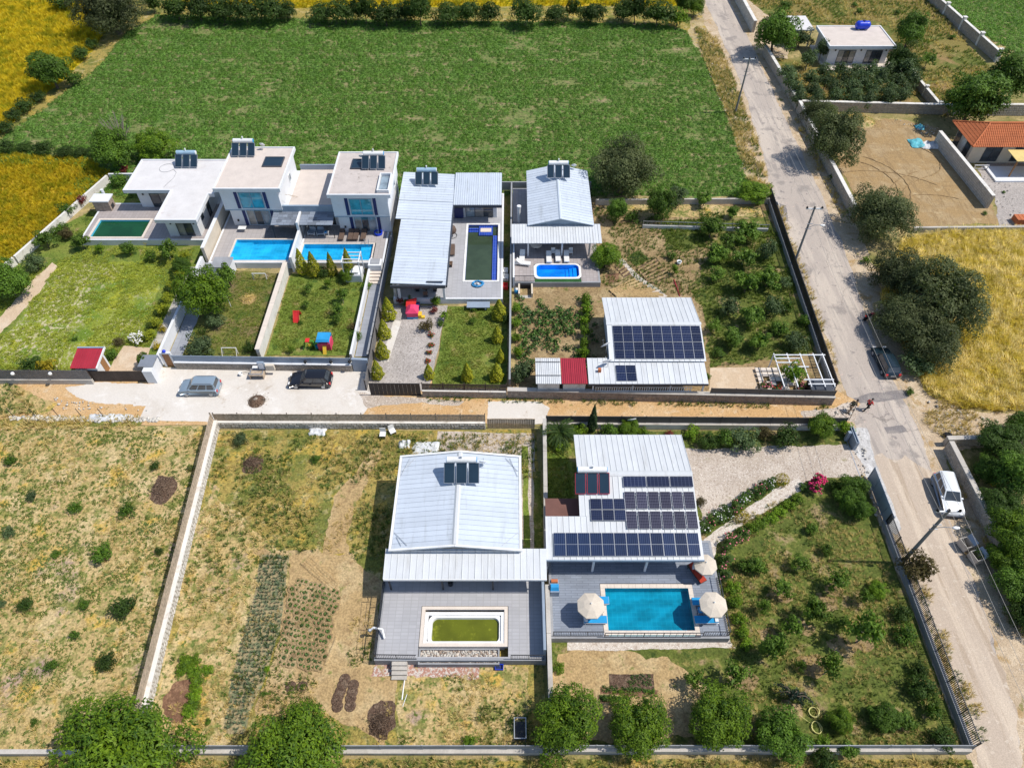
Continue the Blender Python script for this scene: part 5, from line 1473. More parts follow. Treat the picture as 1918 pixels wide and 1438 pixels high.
T.part('barrel',BLUEPLASTIC,MB().tube([(60.4+.3*i,129.8,4.3) for i in range(9)],[.45,.72,.66,.72,.66,.72,.66,.72,.45],12));T.part('filler_cap',NAVY,MB().tube([(61.6,129.8,4.98),(61.6,129.8,5.1)],.22,8))
T.part('cradle',CONCRETE,MB().box(60.8,61.1,129.4,130.2,3.58,3.75).box(62.1,62.4,129.4,130.2,3.58,3.75))
T=Thing('white_carport','white flat carport roof left of the white box house','carport',(52,133,0));T.part('roof',ROOF_WHITE,MB().box(49.6,53.8,130.8,136.8,2.9,3.05))
for x,y in ((50,131.1),(53.4,131.1),(50,136.4),(53.4,136.4)):T.part('post',WHITEMETAL,MB().box(x-.08,x+.08,y-.08,y+.08,0,2.9))
T=Thing('tiled_house','unfinished house under a red-orange clay tile roof at the right edge','house',(72,95,0))
T.part('wall',CREAM,MB().box(66.3,84,93.0,98.0,0,3.15));T.part('wall',WHITE_DIRTY,MB().box(66.25,66.29,95.0,96.0,0.2,3.0))
x0,x1,y0,y1,zr=65.4,85.0,91.9,99.0,4.9
ym=(y0+y1)/2;xr=x0+3.2
T.part('roof_deck',TERRACOTTA,MB().add([(x0,y0,3.2),(x1,y0,3.2),(x1,y1,3.2),(x0,y1,3.2),(xr,ym,zr),(x1,ym,zr)],[(0,1,5,4),(2,3,4,5),(3,0,4),(0,3,2,1),(1,2,5)]))


def tile_rows(T,a,b,top,bot_dir,n):
    pass


def clay(T,O,U,V,L,H,clip0,clip1):
    """curved clay tiles laid in courses up the slope"""
    O,U,V=Vector(O),Vector(U).normalized(),Vector(V).normalized()
    N=U.cross(V);N=N if N.z>0 else -N
    mb=MB();cw,ch=.30,.42
    for r in range(int(H/ch)):
        for c in range(int(L/cw)):
            x,y=c*cw,r*ch
            if x<clip0(y) or x+cw>clip1(y):continue
            h=.05+R.uniform(0,.012);q=[]
            for yy,hh in ((y,h+.03),(y+ch,h)):
                for i in range(4):
                    t=i/3
                    q.append(O+U*(x+.02+(cw-.04)*t)+V*yy+N*(hh-.03+.055*math.sin(math.pi*t)))
            mb.add(q,[(0,1,5,4),(1,2,6,5),(2,3,7,6),(0,4,5,1)[:0] or (0,3,2,1)])
    T.part('clay_tiles',TERRACOTTA,mb,stuff=True)


hs=math.hypot(ym-y0,zr-3.2)
clay(T,(x0,y0,3.2),FX,(0,ym-y0,zr-3.2),x1-x0,hs, lambda y:y/hs*(xr-x0), lambda y:99)
hh=math.hypot(xr-x0,zr-3.2)
clay(T,(x0,y1,3.2),(0,-1,0),(xr-x0,0,zr-3.2),y1-y0,hh, lambda y:y/hh*(ym-y0), lambda y:(y1-y0)-y/hh*(ym-y0))
mb=MB().tube([(x0,y0,3.3),(xr,ym,zr+.06)],.12,6).tube([(x0,y1,3.3),(xr,ym,zr+.06)],.12,6).tube([(xr,ym,zr+.06),(x1,ym,zr+.06)],.12,6)
T.part('ridge_tiles',TERRACOTTA,mb)
for x in (68.2,72.5):window(T,(x,93.0,.3),*FRONT,2.4,2.4,FASCIA,GLASS_DARK,2)
for y in (93.6,96.6):T.part('side_opening',GLASS_DARK,MB().box(66.22,66.29,y,y+1.2,.4,2.8))
T=Thing('timber_pergola','yellow timber pergola with sheet roof in front of the tiled house','pergola',(72,91,0))
T.part('roof',mat('pale_yellow_sheet',(0.68,0.52,0.20),.7),MB().box(70.6,78,88.9,91.9,2.75,2.83))
for x,y in ((70.8,89.1),(73.2,89.1),(75.6,89.1)):T.part('post',WOOD_WARM,MB().box(x-.08,x+.08,y-.08,y+.08,0.1,2.75))
T.part('deck',WHITE,MB().box(68.5,80,88.0,91.8,0,.25))
T=Thing('white_trestle','white trestle frame leaning by the tiled house wall','trestle',(67.5,91.2,0))
for z in (.2,.7):T.part('bar',WHITEMETAL,MB().box(66.6,68.6,91.15,91.25,z,z+.1))
for x in (66.6,68.5):T.part('leg',WHITEMETAL,MB().box(x,x+.1,91.0,91.1,0.0,.9))
T=Thing('brick_stack','stack of red clay bricks at the right edge above the dry grass field','brick pile',(66,77.8,0))
T.part('pallet',WOOD,MB().box(66.6,73,77.9,79.4,0.05,.17))
for i in range(12):
    for k in range(3):T.part('brick',TERRACOTTA,MB().box(66.7+.5*i,67.15+.5*i,78.0+.02*(i%2),79.3,.18+.25*k,.41+.25*k))
# --- small red-roofed shed by the sandy drive
T=Thing('garden_shed','little white garden shed with a magenta-red sheet roof beside the sandy drive','shed',(-45,51.5,0))
T.part('wall',WHITE,MB().box(-46.2,-43.95,50.75,52.8,0,2.1));T.part('door',WOOD_WARM,MB().box(-43.95,-43.91,51.7,52.5,.05,1.9))
sheet_roof(T,(-46.5,50.5,2.2),(-43.75,50.5,2.2),(-43.75,53.0,2.6),(-46.5,53.0,2.6),11,METAL_RED,rib=.05)
T.part('blue_flashing',FASCIA_BLUE,MB().box(-46.55,-43.65,53.02,53.2,2.48,2.7));T.part('verge_board',WHITEMETAL,MB().hexa([(-43.73,50.45,2.1),(-43.61,50.45,2.1),(-43.61,53.2,2.48),(-43.73,53.2,2.48)],[(-43.73,50.45,2.31),(-43.61,50.45,2.31),(-43.61,53.2,2.7),(-43.73,53.2,2.7)]))
# ------------------------------------------------------------------ vehicles, people and movable things
def heading(a,b):
    p,q=P(*a),P(*b)
    return math.atan2(q[1]-p[1],q[0]-p[0])


def car(name,label,cat,loc,rz,paint,L=4.5,W=1.82,H=1.5,kind='suv',trim=FASCIA,rails=True,glass=GLASS_DARK):
    """local x runs to the front, origin on the ground under the middle"""
    T=Thing(name,label,cat,(loc[0],loc[1],0.02+(loc[2] if len(loc)>2 else 0)),rz,world=False)
    h=L/2;zb=0.56*H if kind!='suv' else 0.60*H;gc=.24
    hood={'suv':.29,'hatch':.29,'mpv':.24}[kind]*L
    if kind=='hatch':prof=[(-h,.45),(-h+.04,zb-.12),(-h+.35,zb+.02),(h-hood,zb+.03),(h-.35,zb-.16),(h-.06,zb-.30),(h,.42),(h-.1,gc),(-h+.1,gc)]
    else:prof=[(-h,.45),(-h+.03,zb-.05),(-h+.12,zb+.02),(h-hood,zb+.04),(h-.28,zb-.10),(h-.05,zb-.24),(h,.42),(h-.1,gc),(-h+.1,gc)]
    n=len(prof);mb=MB();vs=[]
    cz=.6
    for y,s,wl in ((-W/2,.90,.95),(-W/2+.07,.985,.99),(-W*.30,1.0,1),(0,1.0,1.01),(W*.30,1.0,1),(W/2-.07,.985,.99),(W/2,.90,.95)):
        for x,z in prof:vs.append((x*wl,y,cz+(z-cz)*s+(.02 if abs(y)<W*.2 and z>cz else 0)))
    fs=[]
    for i in range(6):
        for k in range(n):
            k2=(k+1)%n
            fs.append((i*n+k,i*n+k2,(i+1)*n+k2,(i+1)*n+k))
    fs.append(tuple(range(n)));fs.append(tuple(range(6*n,7*n))[::-1])
    mb.add(vs,fs,True);T.part('body',paint,mb)
    # greenhouse
    xa=h-hood+.05;xf=xa-.78;xr=-h+(.55 if kind=='hatch' else .22);xb=-h+.1
    wb,wt=W/2-.10,W/2-.27
    z0,z1=zb-.02,H-.05
    lo=[(xa,-wb,z0),(xa,wb,z0),(xb,wb,z0),(xb,-wb,z0)]
    hi=[(xf,-wt,z1),(xf,wt,z1),(xr,wt,z1),(xr,-wt,z1)]
    cabin=T.part('cabin',paint,MB().add(lo+hi,[(0,1,5,4),(1,2,6,5),(2,3,7,6),(3,0,4,7)]))
    rf=MB()
    rv=[]
    for x,s in ((xr-.03,.96),(xr+.2,1.0),((xr+xf)/2,1.0),(xf-.15,1.0),(xf+.05,.96)):
        for y,dz in ((-1,-.02),(-.8,.04),(0,.065),(.8,.04),(1,-.02)):rv.append((x,y*(wt+.02)*s,z1+dz+(0 if s==1 else -.025)))
    rf.add(rv,[(i*5+k,(i+1)*5+k,(i+1)*5+k+1,i*5+k+1) for i in range(4) for k in range(4)],True)
    T.part('roof',paint,rf)

    def facequad(a,b,c,d,u0,u1,v0,v1,out):
        a,b,c,d=map(Vector,(a,b,c,d))
        f= lambda u,v:(a.lerp(b,u)).lerp(d.lerp(c,u),v)+Vector(out)*.012
        return MB().add([f(u0,v0),f(u1,v0),f(u1,v1),f(u0,v1)],[(0,1,2,3)])
    T.part('windscreen',glass,facequad(lo[0],lo[1],hi[1],hi[0],.06,.94,.08,.94,(1,0,.6)))
    T.part('rear_window',glass,facequad(lo[2],lo[3],hi[3],hi[2],.08,.92,.22,.9,(-1,0,.4)))
    sp=[(.05,.33),(.37,.66),(.70,.94)] if kind!='hatch' else [(.10,.42),(.46,.80),(.83,.93)]
    for s,(a,b,c,d) in ((1,(lo[1],lo[2],hi[2],hi[1])),(-1,(lo[0],lo[3],hi[3],hi[0]))):
        for u0,u1 in sp:T.part('side_window',glass,facequad(a,b,c,d,u0,u1,.12,.88,(0,s,.2)))
        T.part('mirror',paint,MB().box(xa-.45,xa-.28,s*(wb+.06)-.09,s*(wb+.06)+.09,zb+.02,zb+.17))
        T.part('headlight',WHITEPLASTIC,MB().box(h-.16,h-.02,s*(W/2-.32)-.18,s*(W/2-.32)+.18,zb-.34,zb-.20))
        T.part('tail_light',REDPLASTIC,MB().box(-h-.015,-h+.12,s*(W/2-.2)-.12,s*(W/2-.2)+.12,zb-.32,zb-.05))
        T.part('sill',trim,MB().box(-h+.95,h-1.05,s*(W/2-.02)-.02,s*(W/2-.02)+.02,gc-.02,gc+.12))
        T.part('door_handle',trim,MB().box(-.25,-.05,s*(W/2-.005)-.015,s*(W/2-.005)+.015,zb-.16,zb-.12))
        if rails:T.part('roof_rail',trim,MB().tube([(xr+.15,s*(wt-.05),z1+.09),(xf-.2,s*(wt-.05),z1+.09)],.022,5))
        for x in (-h+.78,h-.82):
            w=T.part('wheel',RUBBER,MB().tube([(x,s*(W/2-.24),.33),(x,s*(W/2-.005),.33)],.33,14))
            T.part('rim',GREYMETAL,MB().tube([(x,s*(W/2-.01),.33),(x,s*(W/2+.008),.33)],.21,10),w)
            T.part('wheel_arch',trim,MB().tube([(x,s*(W/2-.3),.36),(x,s*(W/2-.035),.36)],.40,14))
    T.part('bumper',trim,MB().box(h-.12,h+.03,-W/2+.12,W/2-.12,gc+.02,.46));T.part('bumper',trim,MB().box(-h-.03,-h+.12,-W/2+.12,W/2-.12,gc+.02,.46))
    T.part('number_plate',WHITEPLASTIC,MB().box(-h-.035,-h-.03,-.26,.26,.52,.63))
    return T


PAINT_SILVER=mat('silver_blue_paint',(0.27,0.35,0.43),.25,.2,var=.03,fine=.02,spec=.6)
PAINT_BLACK=mat('black_car_paint',(0.012,0.013,0.018),.12,0,var=.03,fine=.02,spec=.8)
PAINT_DARK=mat('dark_teal_car_paint',(0.012,0.025,0.035),.15,0,var=.03,fine=.02,spec=.8)
PAINT_WHITE=mat('white_car_paint',(0.72,0.75,0.78),.2,0,var=.02,fine=.02,spec=.6)
c=P(374,724,.7);car('parked_car','boxy silver-blue car with roof rails parked on the lane concrete','car',c,math.pi,PAINT_SILVER,4.15,1.75,1.75,'mpv',GREYMETAL)
c=P(581,709,.7);car('parked_car','shiny black car parked in front of the grey stone wall','car',c,math.pi,PAINT_BLACK,4.5,1.85,1.55,'hatch',FASCIA,False)
c=P(1660,675,.7);car('parked_car','dark teal car half in tree shade on the right road edge','car',c,heading((1668,702),(1643,650)),PAINT_DARK,4.4,1.8,1.5,'hatch',FASCIA,False)
c=P(1777,925,.8);car('parked_car','white estate car with roof rails parked beside the mossy wall','car',c,heading((1765,895),(1784,955)),PAINT_WHITE,4.4,1.85,1.65,'suv',FASCIA)
T=Thing('motorbike','red motorbike standing in the deep shade by the roadside trees','motorbike',(*P(1628,598),0),math.radians(20),world=False)
for x in (-.65,.65):T.part('wheel',RUBBER,MB().tube([(x,-.06,.3),(x,.06,.3)],.3,12))
T.part('frame',DARKMETAL,MB().tube([(-.65,0,.3),(-.1,0,.5),(.5,0,.85),(.65,0,.3)],.05,6));T.part('tank',METAL_RED,MB().blob((.2,0,.82),.24,8,5,(1.4,.8,.7)));T.part('seat',RUBBER,MB().box(-.7,0,-.14,.14,.78,.88));T.part('handlebar',DARKMETAL,MB().tube([(.45,-.35,1.02),(.5,0,.98),(.45,.35,1.02)],.025,5));T.part('tail_light',REDPLASTIC,MB().box(-.85,-.7,-.1,.1,.7,.8))

POLE=mat('concrete_pole',(0.20,0.20,0.20),.9,var=.1)


def utility_pole(label,base,top,lamp=False,H=8.9):
    bx,by=base
    T=Thing('utility_pole',label,'utility pole',(bx,by,0),group='utility poles along the road')
    dx,dy=top
    T.part('pole',POLE,MB().tube([(bx,by,0),(bx+dx,by+dy,H)],[.17,.11],8))
    tx,ty=bx+dx,by+dy
    T.part('crossarm',WHITEMETAL,MB().box(tx-.95,tx+.95,ty-.06,ty+.06,H-.35,H-.22))
    for s in (-.88,0,.88):T.part('insulator',RUBBER,MB().lathe((tx+s,ty,H-.22),[(.05,0),(.14,.05),(.09,.12),(.13,.18),(.03,.28)],8))
    for z in (2.2,2.9):T.part('bracket',GREYMETAL,MB().box(bx+dx*(H-z)/H-.35,bx+dx*(H-z)/H+.35,by-.04,by+.04,H-z,H-z+.06))
    if lamp:
        T.part('lamp_arm',GREYMETAL,MB().tube([(bx+dx*.7,by,H*.7),(bx+dx*.7+.5,by-.2,H*.7+.5),(bx+dx*.7+1.2,by-.3,H*.7+.55)],.035,6))
        T.part('lamp_head',WHITEMETAL,MB().blob((bx+dx*.7+1.4,by-.3,H*.7+.55),.2,8,5,(1.7,.8,.5)))
    return tx,ty,H


p1=utility_pole('slim utility pole beside the crop field and the upper road',P(1377,212),(0.15,0))
p2=utility_pole('utility pole standing at the slatted fence by the kitchen garden',P(1484,503),(.1,.35),True)
p3=utility_pole('leaning utility pole with a street lamp arm near the white car',P(1688,1055),(.2,.1),True)
WIRE=mat('overhead_wire',(0.42,0.39,0.35),.6)
for nm,a,b in (('upper',p1,p2),('middle',p2,p3),('lower',p3,(35.6,-8.0,9.0))):
    T=Thing('overhead_wires',{'upper':'overhead wires from the crop field pole to the slatted fence pole','middle':'overhead wires from the slatted fence pole to the lamp pole by the white car','lower':'overhead wires running out of the picture from the lamp pole'}[nm],'overhead wire',a)
    for s in (-.88,0,.88):
        T.part('wire',WIRE,MB().tube([(a[0]+(b[0]-a[0])*t/10+s,a[1]+(b[1]-a[1])*t/10,a[2]+.06+(b[2]-a[2])*t/10-.7*4*(t/10)*(1-t/10)) for t in range(11)],.016,4))


def person(label,px,top,legs,stride=.35,facing=0.0,lean=.15):
    """one continuous body grown from a jointed skeleton, with hair and clothes as separate pieces"""
    x,y=P(*px)
    T=Thing('person',label,'person',(x,y,0.02),facing,world=False)
    J={'pelvis':(0,0,.95,.13),'chest':(lean*.6,0,1.30,.15),'neck':(lean,0,1.50,.06),'head':(lean*1.15,0,1.64,.10),'crown':(lean*1.15,0,1.73,.075),
         'hl':(0,.10,.92,.10),'kl':(stride*.6,.10,.50,.065),'al':(stride,.10,.09,.045),'tl':(stride+.18,.10,.04,.04),
         'hr':(0,-.10,.92,.10),'kr':(-stride*.25,-.10,.52,.065),'ar':(-stride,-.10,.13,.045),'tr':(-stride+.17,-.10,.05,.04),
         'sl':(lean*.7,.20,1.42,.065),'el':(lean*.3-.12,.27,1.14,.05),'wl':(lean+.05,.28,.92,.035),'fl':(lean+.08,.28,.84,.03),
         'sr':(lean*.7,-.20,1.42,.065),'er':(lean*.6+.12,-.27,1.14,.05),'wr':(lean+.25,-.26,.98,.035),'fr':(lean+.30,-.25,.91,.03)}
    E_=[('pelvis','chest'),('chest','neck'),('neck','head'),('head','crown'),('pelvis','hl'),('hl','kl'),('kl','al'),('al','tl'),('pelvis','hr'),('hr','kr'),('kr','ar'),('ar','tr'),
          ('chest','sl'),('sl','el'),('el','wl'),('wl','fl'),('chest','sr'),('sr','er'),('er','wr'),('wr','fr')]
    SK=mat('skin',(0.42,0.24,0.16),.6)

    def grow(name,keys,m,extra=0.0,root='pelvis'):
        ks=list(keys);me=bpy.data.meshes.new(name)
        ed=[(ks.index(a),ks.index(b)) for a,b in E_ if a in ks and b in ks]
        me.from_pydata([J[k][:3] for k in ks],ed,[])
        o=bpy.data.objects.new(name,me);COL.objects.link(o);o.parent=T.o
        o.modifiers.new('skin','SKIN')
        for i,k in enumerate(ks):
            me.skin_vertices[0].data[i].radius=(J[k][3]+extra,)*2
            me.skin_vertices[0].data[i].use_root=(k==root)
        s=o.modifiers.new('smooth','SUBSURF');s.levels=s.render_levels=1
        me.materials.append(m); return o
    b=grow('body',J.keys(),SK)
    b.data.materials.clear();b.data.materials.append(SK)
    grow('shirt',['pelvis','chest','sl','el','sr','er'],top,.02)
    grow('trousers',['pelvis','hl','kl','al','hr','kr','ar'],legs,.02)
    hx=lean*1.15
    T.part('hair',RUBBER,MB().blob((hx-.02,0,1.74),.115,10,6,(1.05,.95,.75)))
    for s in (.1,-.1):
        k='al' if s>0 else 'ar'
        T.part('shoe',RUBBER,MB().box(J[k][0]-.07,J[k][0]+.20,s-.05,s+.05,J[k][2]-.07,J[k][2]+.02))
    for s in (.035,-.035):T.part('eye',RUBBER,MB().blob((hx+.098,s,1.66),.014,6,4))
    T.part('nose',SK,MB().blob((hx+.108,0,1.63),.02,6,4))
    for s,k in ((1,'fl'),(-1,'fr')):
        for i in range(4):T.part('finger',SK,MB().tube([(J[k][0]+.01*i-.015,J[k][1]+s*.0,J[k][2]-.01),(J[k][0]+.012*i,J[k][1],J[k][2]-.06-.008*(i%3)),(J[k][0]+.012*i+.02,J[k][1]-s*.015,J[k][2]-.10-.008*(i%3))],[.011,.009,.007],5))
    return T


person('person in a red top and black trousers walking across the road end of the lane',(1621,768),mat('red_top',(0.60,0.02,0.03),.8),mat('black_trousers',(0.02,0.02,0.025),.8),.40,math.radians(20))
person('person in dark olive clothes bending forward on the lane end',(1589,772),mat('olive_top',(0.07,0.07,0.04),.8),mat('beige_trousers',(0.30,0.22,0.15),.8),.30,math.radians(25),.42)
T=Thing('wooden_stake','thin wooden stake slanting beside the two people','stake',(*P(1590,787),0));a=P(1590,787);T.part('rod',WOOD_DARK,MB().tube([(a[0],a[1],0),(a[0]+.6,a[1]+1.0,1.9)],.035,5))


def parasol(label,x,y,z,r=1.15,h=2.3,tilt=0.0):
    T=Thing('parasol',label,'parasol',(x,y,z),world=False,group='cream parasols by the teal pool')
    T.part('pole',WHITEMETAL,MB().tube([(0,0,0),(0,0,h+.1)],.03,6));T.part('base',CONCRETE_GREY,MB().lathe((0,0,0),[(.001,.1),(.22,.09),(.26,0)],10))
    for k in range(8):
        a,b=2*math.pi*(k+.5)/8,2*math.pi*(k+1.5)/8
        A,B=(r*math.cos(a),r*math.sin(a),h-.38),(r*math.cos(b),r*math.sin(b),h-.38)
        mid=(r*.52*math.cos(a),r*.52*math.sin(a),h-.13);mid2=(r*.52*math.cos(b),r*.52*math.sin(b),h-.13)
        dn= lambda p:(p[0],p[1],p[2]-.14)
        T.part('canopy_panel',FABRIC_CREAM,MB().add([(0,0,h+.02),mid,mid2,A,B,dn(A),dn(B)],[(0,1,2),(1,3,4,2),(3,5,6,4)]))
        T.part('rib',GREYMETAL,MB().tube([(0,0,h-.03),(mid[0],mid[1],mid[2]-.03),(A[0],A[1],A[2]-.03)],.012,4))
    T.part('finial',WHITEMETAL,MB().blob((0,0,h+.1),.06,6,4))
    return T


def lounger(label,x,y,z,rz,cush,frame=WHITEPLASTIC,group=None,up=35,L=1.95,pillow=None):
    T=Thing('sun_lounger',label,'sun lounger',(x,y,z),rz,world=False,group=group)
    T.part('frame',frame,MB().box(-L/2,L/2,-.33,.33,.24,.30))
    for sx in (-.8,.8):
        for sy in (-.28,.28):T.part('leg',frame,MB().box(sx-.03,sx+.03,sy-.03,sy+.03,0,.24))
    T.part('seat_cushion',cush,MB().box(-L/2+.02,L*.12,-.31,.31,.302,.38))
    c,s=math.cos(math.radians(up)),math.sin(math.radians(up))
    T.part('backrest',cush,MB().obox((L*.13,0,.31),(c,0,s),(0,1,0),(-s,0,c),0,L*.36,-.31,.31,0,.08))
    if pillow:T.part('pillow',pillow,MB().obox((L*.13,0,.31),(c,0,s),(0,1,0),(-s,0,c),L*.22,L*.36,-.28,.28,.082,.16))
    return T


q=P(1107,1132,3.0);parasol('cream parasol casting its shadow left of the teal pool',q[0],q[1],Z8)
q=P(1337,1130,3.0);parasol('cream parasol at the right edge of the teal pool',q[0],q[1],Z8)
q=P(1322,1055,3.0);parasol('cream parasol beside the red lounger under the roof corner',q[0],q[1],Z8,1.0)
q=P(1115,1160,1.2);lounger('bright blue lounger with white pillow under the left parasol',q[0],q[1],Z8,math.pi,FABRIC_BLUE,WHITEPLASTIC,None,12,pillow=WHITEPLASTIC)
q=P(1112,1128,1.2);lounger('blue lounger mostly hidden by the left parasol',q[0]+.3,q[1]+.2,Z8,math.pi,FABRIC_BLUE,WHITEPLASTIC,None,12)
q=P(1323,1160,1.2);lounger('blue lounger with a white towel below the right parasol',q[0],q[1],Z8,0,FABRIC_BLUE,WHITEPLASTIC,None,10,pillow=WHITEPLASTIC)
q=P(1318,1126,1.2);lounger('blue lounger tucked behind the right parasol',q[0],q[1],Z8,0,FABRIC_BLUE,WHITEPLASTIC,None,10)
q=P(1305,1072,1.2);lounger('red-brown lounger under the solar roof corner',q[0],q[1],Z8,math.radians(118),FABRIC_RED,WOOD_DARK,None,30)
q=P(1313,1143,1.2);T=Thing('side_table','small blue and white table between the two blue loungers','side table',(q[0],q[1],Z8),world=False);T.part('table_top',CYANPLASTIC,MB().box(-.25,.25,-.25,.25,.4,.45));T.part('tray',WHITEPLASTIC,MB().box(-.15,.15,-.12,.12,.452,.5))
for sx in (-.2,.2):
    for sy in (-.2,.2):T.part('leg',WHITEPLASTIC,MB().box(sx-.02,sx+.02,sy-.02,sy+.02,0,.4))
q=P(1038,1098,1.5);T=Thing('poolside_grill','pale blue grill cabinet with an orange box by the white wall','grill',(q[0],q[1],Z8),world=False);T.part('cabinet',GREYPANEL,MB().box(-.35,.4,-.6,.5,0,.8));T.part('lid',CYANPLASTIC,MB().hexa([(-.33,-.5,.8),(.38,-.5,.8),(.38,.1,.8),(-.33,.1,.8)],[(-.3,-.3,1.1),(.35,-.3,1.1),(.35,.0,1.1),(-.3,.0,1.1)]));T.part('box',TERRACOTTA,MB().box(-.25,.3,.2,.48,.802,1.0))
# right villa terrace
for i,u in enumerate((640,657,667,681)):
    q=P(u,440,1.2);lounger(f'brown slatted lounger, {nth(i)} from the left in front of the right villa',q[0],q[1],ZV,math.radians(90),WICKER,WICKER,'brown loungers on the right villa terrace',20)
for i,u in enumerate((585,601)):
    q=P(u,436,1.2);T=Thing('garden_armchair',['grey garden armchair left of its pair under the slate awning','grey garden armchair right of its pair under the slate awning'][i],'armchair',(q[0],q[1],ZV),math.radians(-10+15*i),world=False,group='grey armchairs under the slate awning')
    T.part('seat',GREYPANEL,MB().box(-.4,.4,-.4,.35,.3,.45));T.part('backrest',GREYPANEL,MB().box(-.4,.4,.352,.5,.3,1.0));T.part('armrest',GREYPANEL,MB().box(-.5,-.402,-.4,.5,.1,.65));T.part('armrest',GREYPANEL,MB().box(.402,.5,-.4,.5,.1,.65))
    for sx in (-.35,.35):T.part('leg',DARKMETAL,MB().box(sx-.03,sx+.03,-.35,-.29,0,.3))
q=P(612,440,1.2);T=Thing('tea_trolley','small white trolley with a blue towel beside the grey armchairs','trolley',(q[0],q[1],ZV),world=False);T.part('tray',WHITEPLASTIC,MB().box(-.3,.3,-.25,.25,.7,.74));T.part('towel',CYANPLASTIC,MB().box(-.2,.1,-.2,.2,.742,.8));T.part('leg',WHITEMETAL,MB().tube([(-.25,0,0),(-.25,0,.7)],.03,5).tube([(.25,0,0),(.25,0,.7)],.03,5))
q=P(709,437,1.0);T=Thing('paddling_tub','round deep-blue tub at the right end of the four loungers','tub',(q[0],q[1],ZV),world=False);T.part('tub',BLUEPLASTIC,MB().lathe((0,0,0),[(.001,.05),(.42,.05),(.48,.35),(.55,.35),(.5,0)],12));T.part('water',WATER_SKY,MB().lathe((0,0,.22),[(.001,0),(.44,.001)],12))
q=P(455,431,1.0);T=Thing('folded_chair','white folding table at the left villa door','table',(q[0],q[1],ZV),world=False);T.part('table_top',WHITEPLASTIC,MB().box(-.5,.5,-.35,.35,.45,.5));T.part('leg',GREYMETAL,MB().tube([(-.4,-.3,0),(.4,.3,.45)],.02,4).tube([(.4,-.3,0),(-.4,.3,.45)],.02,4))
T=Thing('dark_deck','dark plank deck in front of the left villa awning','deck',(-29.5,74.6,ZV))
for i in range(9):T.part('plank',WOOD_GREY,MB().box(-32.0+.05*i,-27.3,74.15+.28*i,74.42+.28*i,ZV+.002,ZV+.04))
# L-shaped house terrace
q=P(847,437,1.2);T=Thing('hanging_chair','round wicker egg chair on the edge of the long pale roof','egg chair',(q[0],q[1],Z4),world=False)
T.part('shell',WICKER,MB().lathe((0,0,.35),[(.2,0),(.5,.25),(.58,.6),(.45,1.0),(.15,1.25)],12));T.part('cushion',FABRIC_CREAM,MB().blob((0,-.1,.72),.36,10,6,(1,1,.6)));T.part('stand',DARKMETAL,MB().lathe((0,0,0),[(.6,0),(.62,.05),(.56,.05)],14).tube([(0,.6,.02),(0,.65,1.5),(0,.1,1.9),(0,0,1.6)],.035,6))
q=P(847,467,1.2);lounger('grey-brown lounger lying along the pale roof beside the cobalt pool',q[0],q[1],Z4,math.radians(92),WICKER,WICKER,None,12)
q=P(843,493,1.2);T=Thing('small_stool','small olive stool below the grey-brown lounger','stool',(q[0],q[1],Z4),world=False);T.part('seat',G_MULCH,MB().box(-.3,.3,-.35,.35,.35,.45));T.part('leg',WOOD_WARM,MB().box(-.25,-.2,-.3,.3,0,.35).box(.2,.25,-.3,.3,0,.35))
q=P(895,532,.85);T=Thing('coiled_hose','coil of blue pool hose on the grey deck','hose',(q[0],q[1],Z4),world=False)
T.part('coil',CYANPLASTIC,MB().tube([((.62+.14*math.sin(t*.37))*math.cos(t*.5),(.5+.12*math.sin(t*.41))*math.sin(t*.5),.05+.004*t) for t in range(52)],.05,5))
T.part('pump_head',WHITEPLASTIC,MB().blob((0,0,.1),.16,8,5))
T=Thing('dining_set','round dining table in the shaded porch of the L-shaped house','table',(-10.2,64.0,Z4));T.part('table_top',WOOD_DARK,MB().lathe((-10.2,64.3,Z4+.72),[(.001,.04),(.7,.04),(.7,0)],14));T.part('leg',WOOD_DARK,MB().tube([(-10.2,64.3,Z4),(-10.2,64.3,Z4+.72)],.1,8))
for a in (0,90,180,270):
    cx,cy=-10.2+1.05*math.cos(math.radians(a)),64.3+1.05*math.sin(math.radians(a));T2=Thing('porch_chair',f'wicker chair on the {["right", "far", "left", "near"][a // 90]} side of the round porch table','chair',(cx,cy,Z4),math.radians(a-90),world=False,group='chairs round the porch table')
    T2.part('seat',WICKER,MB().box(-.25,.25,-.25,.25,.4,.48));T2.part('backrest',WICKER,MB().box(-.25,.25,.2,.26,.48,.95));T2.part('leg',DARKMETAL,MB().box(-.22,-.18,-.22,.22,0,.4).box(.18,.22,-.22,.22,0,.4))
T=Thing('white_bench','pale blue slab bench below the front of the cobalt pool deck','bench',(-4.3,62,0));T.part('seat',GREYPANEL,MB().box(-5.3,-2.6,61.5,62.5,.55,.65));T.part('leg',WHITEPLASTIC,MB().box(-4.9,-4.7,61.7,62.4,0,.55));T.part('leg',WHITEPLASTIC,MB().box(-3.2,-3.0,61.7,62.4,0,.55))
for i,(u,v,m,lab) in enumerate([(946,508,WHITEPLASTIC,'white plastic can in the gap beside the small pool terrace'),(947,520,WHITEPLASTIC,'white crate below the plastic can in the side gap'),(946,536,REDPLASTIC,'red crate at the bottom of the side gap')]):
    q=P(u,v,.3);T=Thing('storage_crate',lab,'crate',(q[0],q[1],0),world=False);T.part('box',m,ring(MB(),rect(-.35,.35,-.4,.4),.05,0,.55).box(-.3,.3,-.35,.35,0,.3));T.part('handle',DARKMETAL,MB().tube([(-.2,-.42,.45),(.2,-.42,.45)],.02,4))
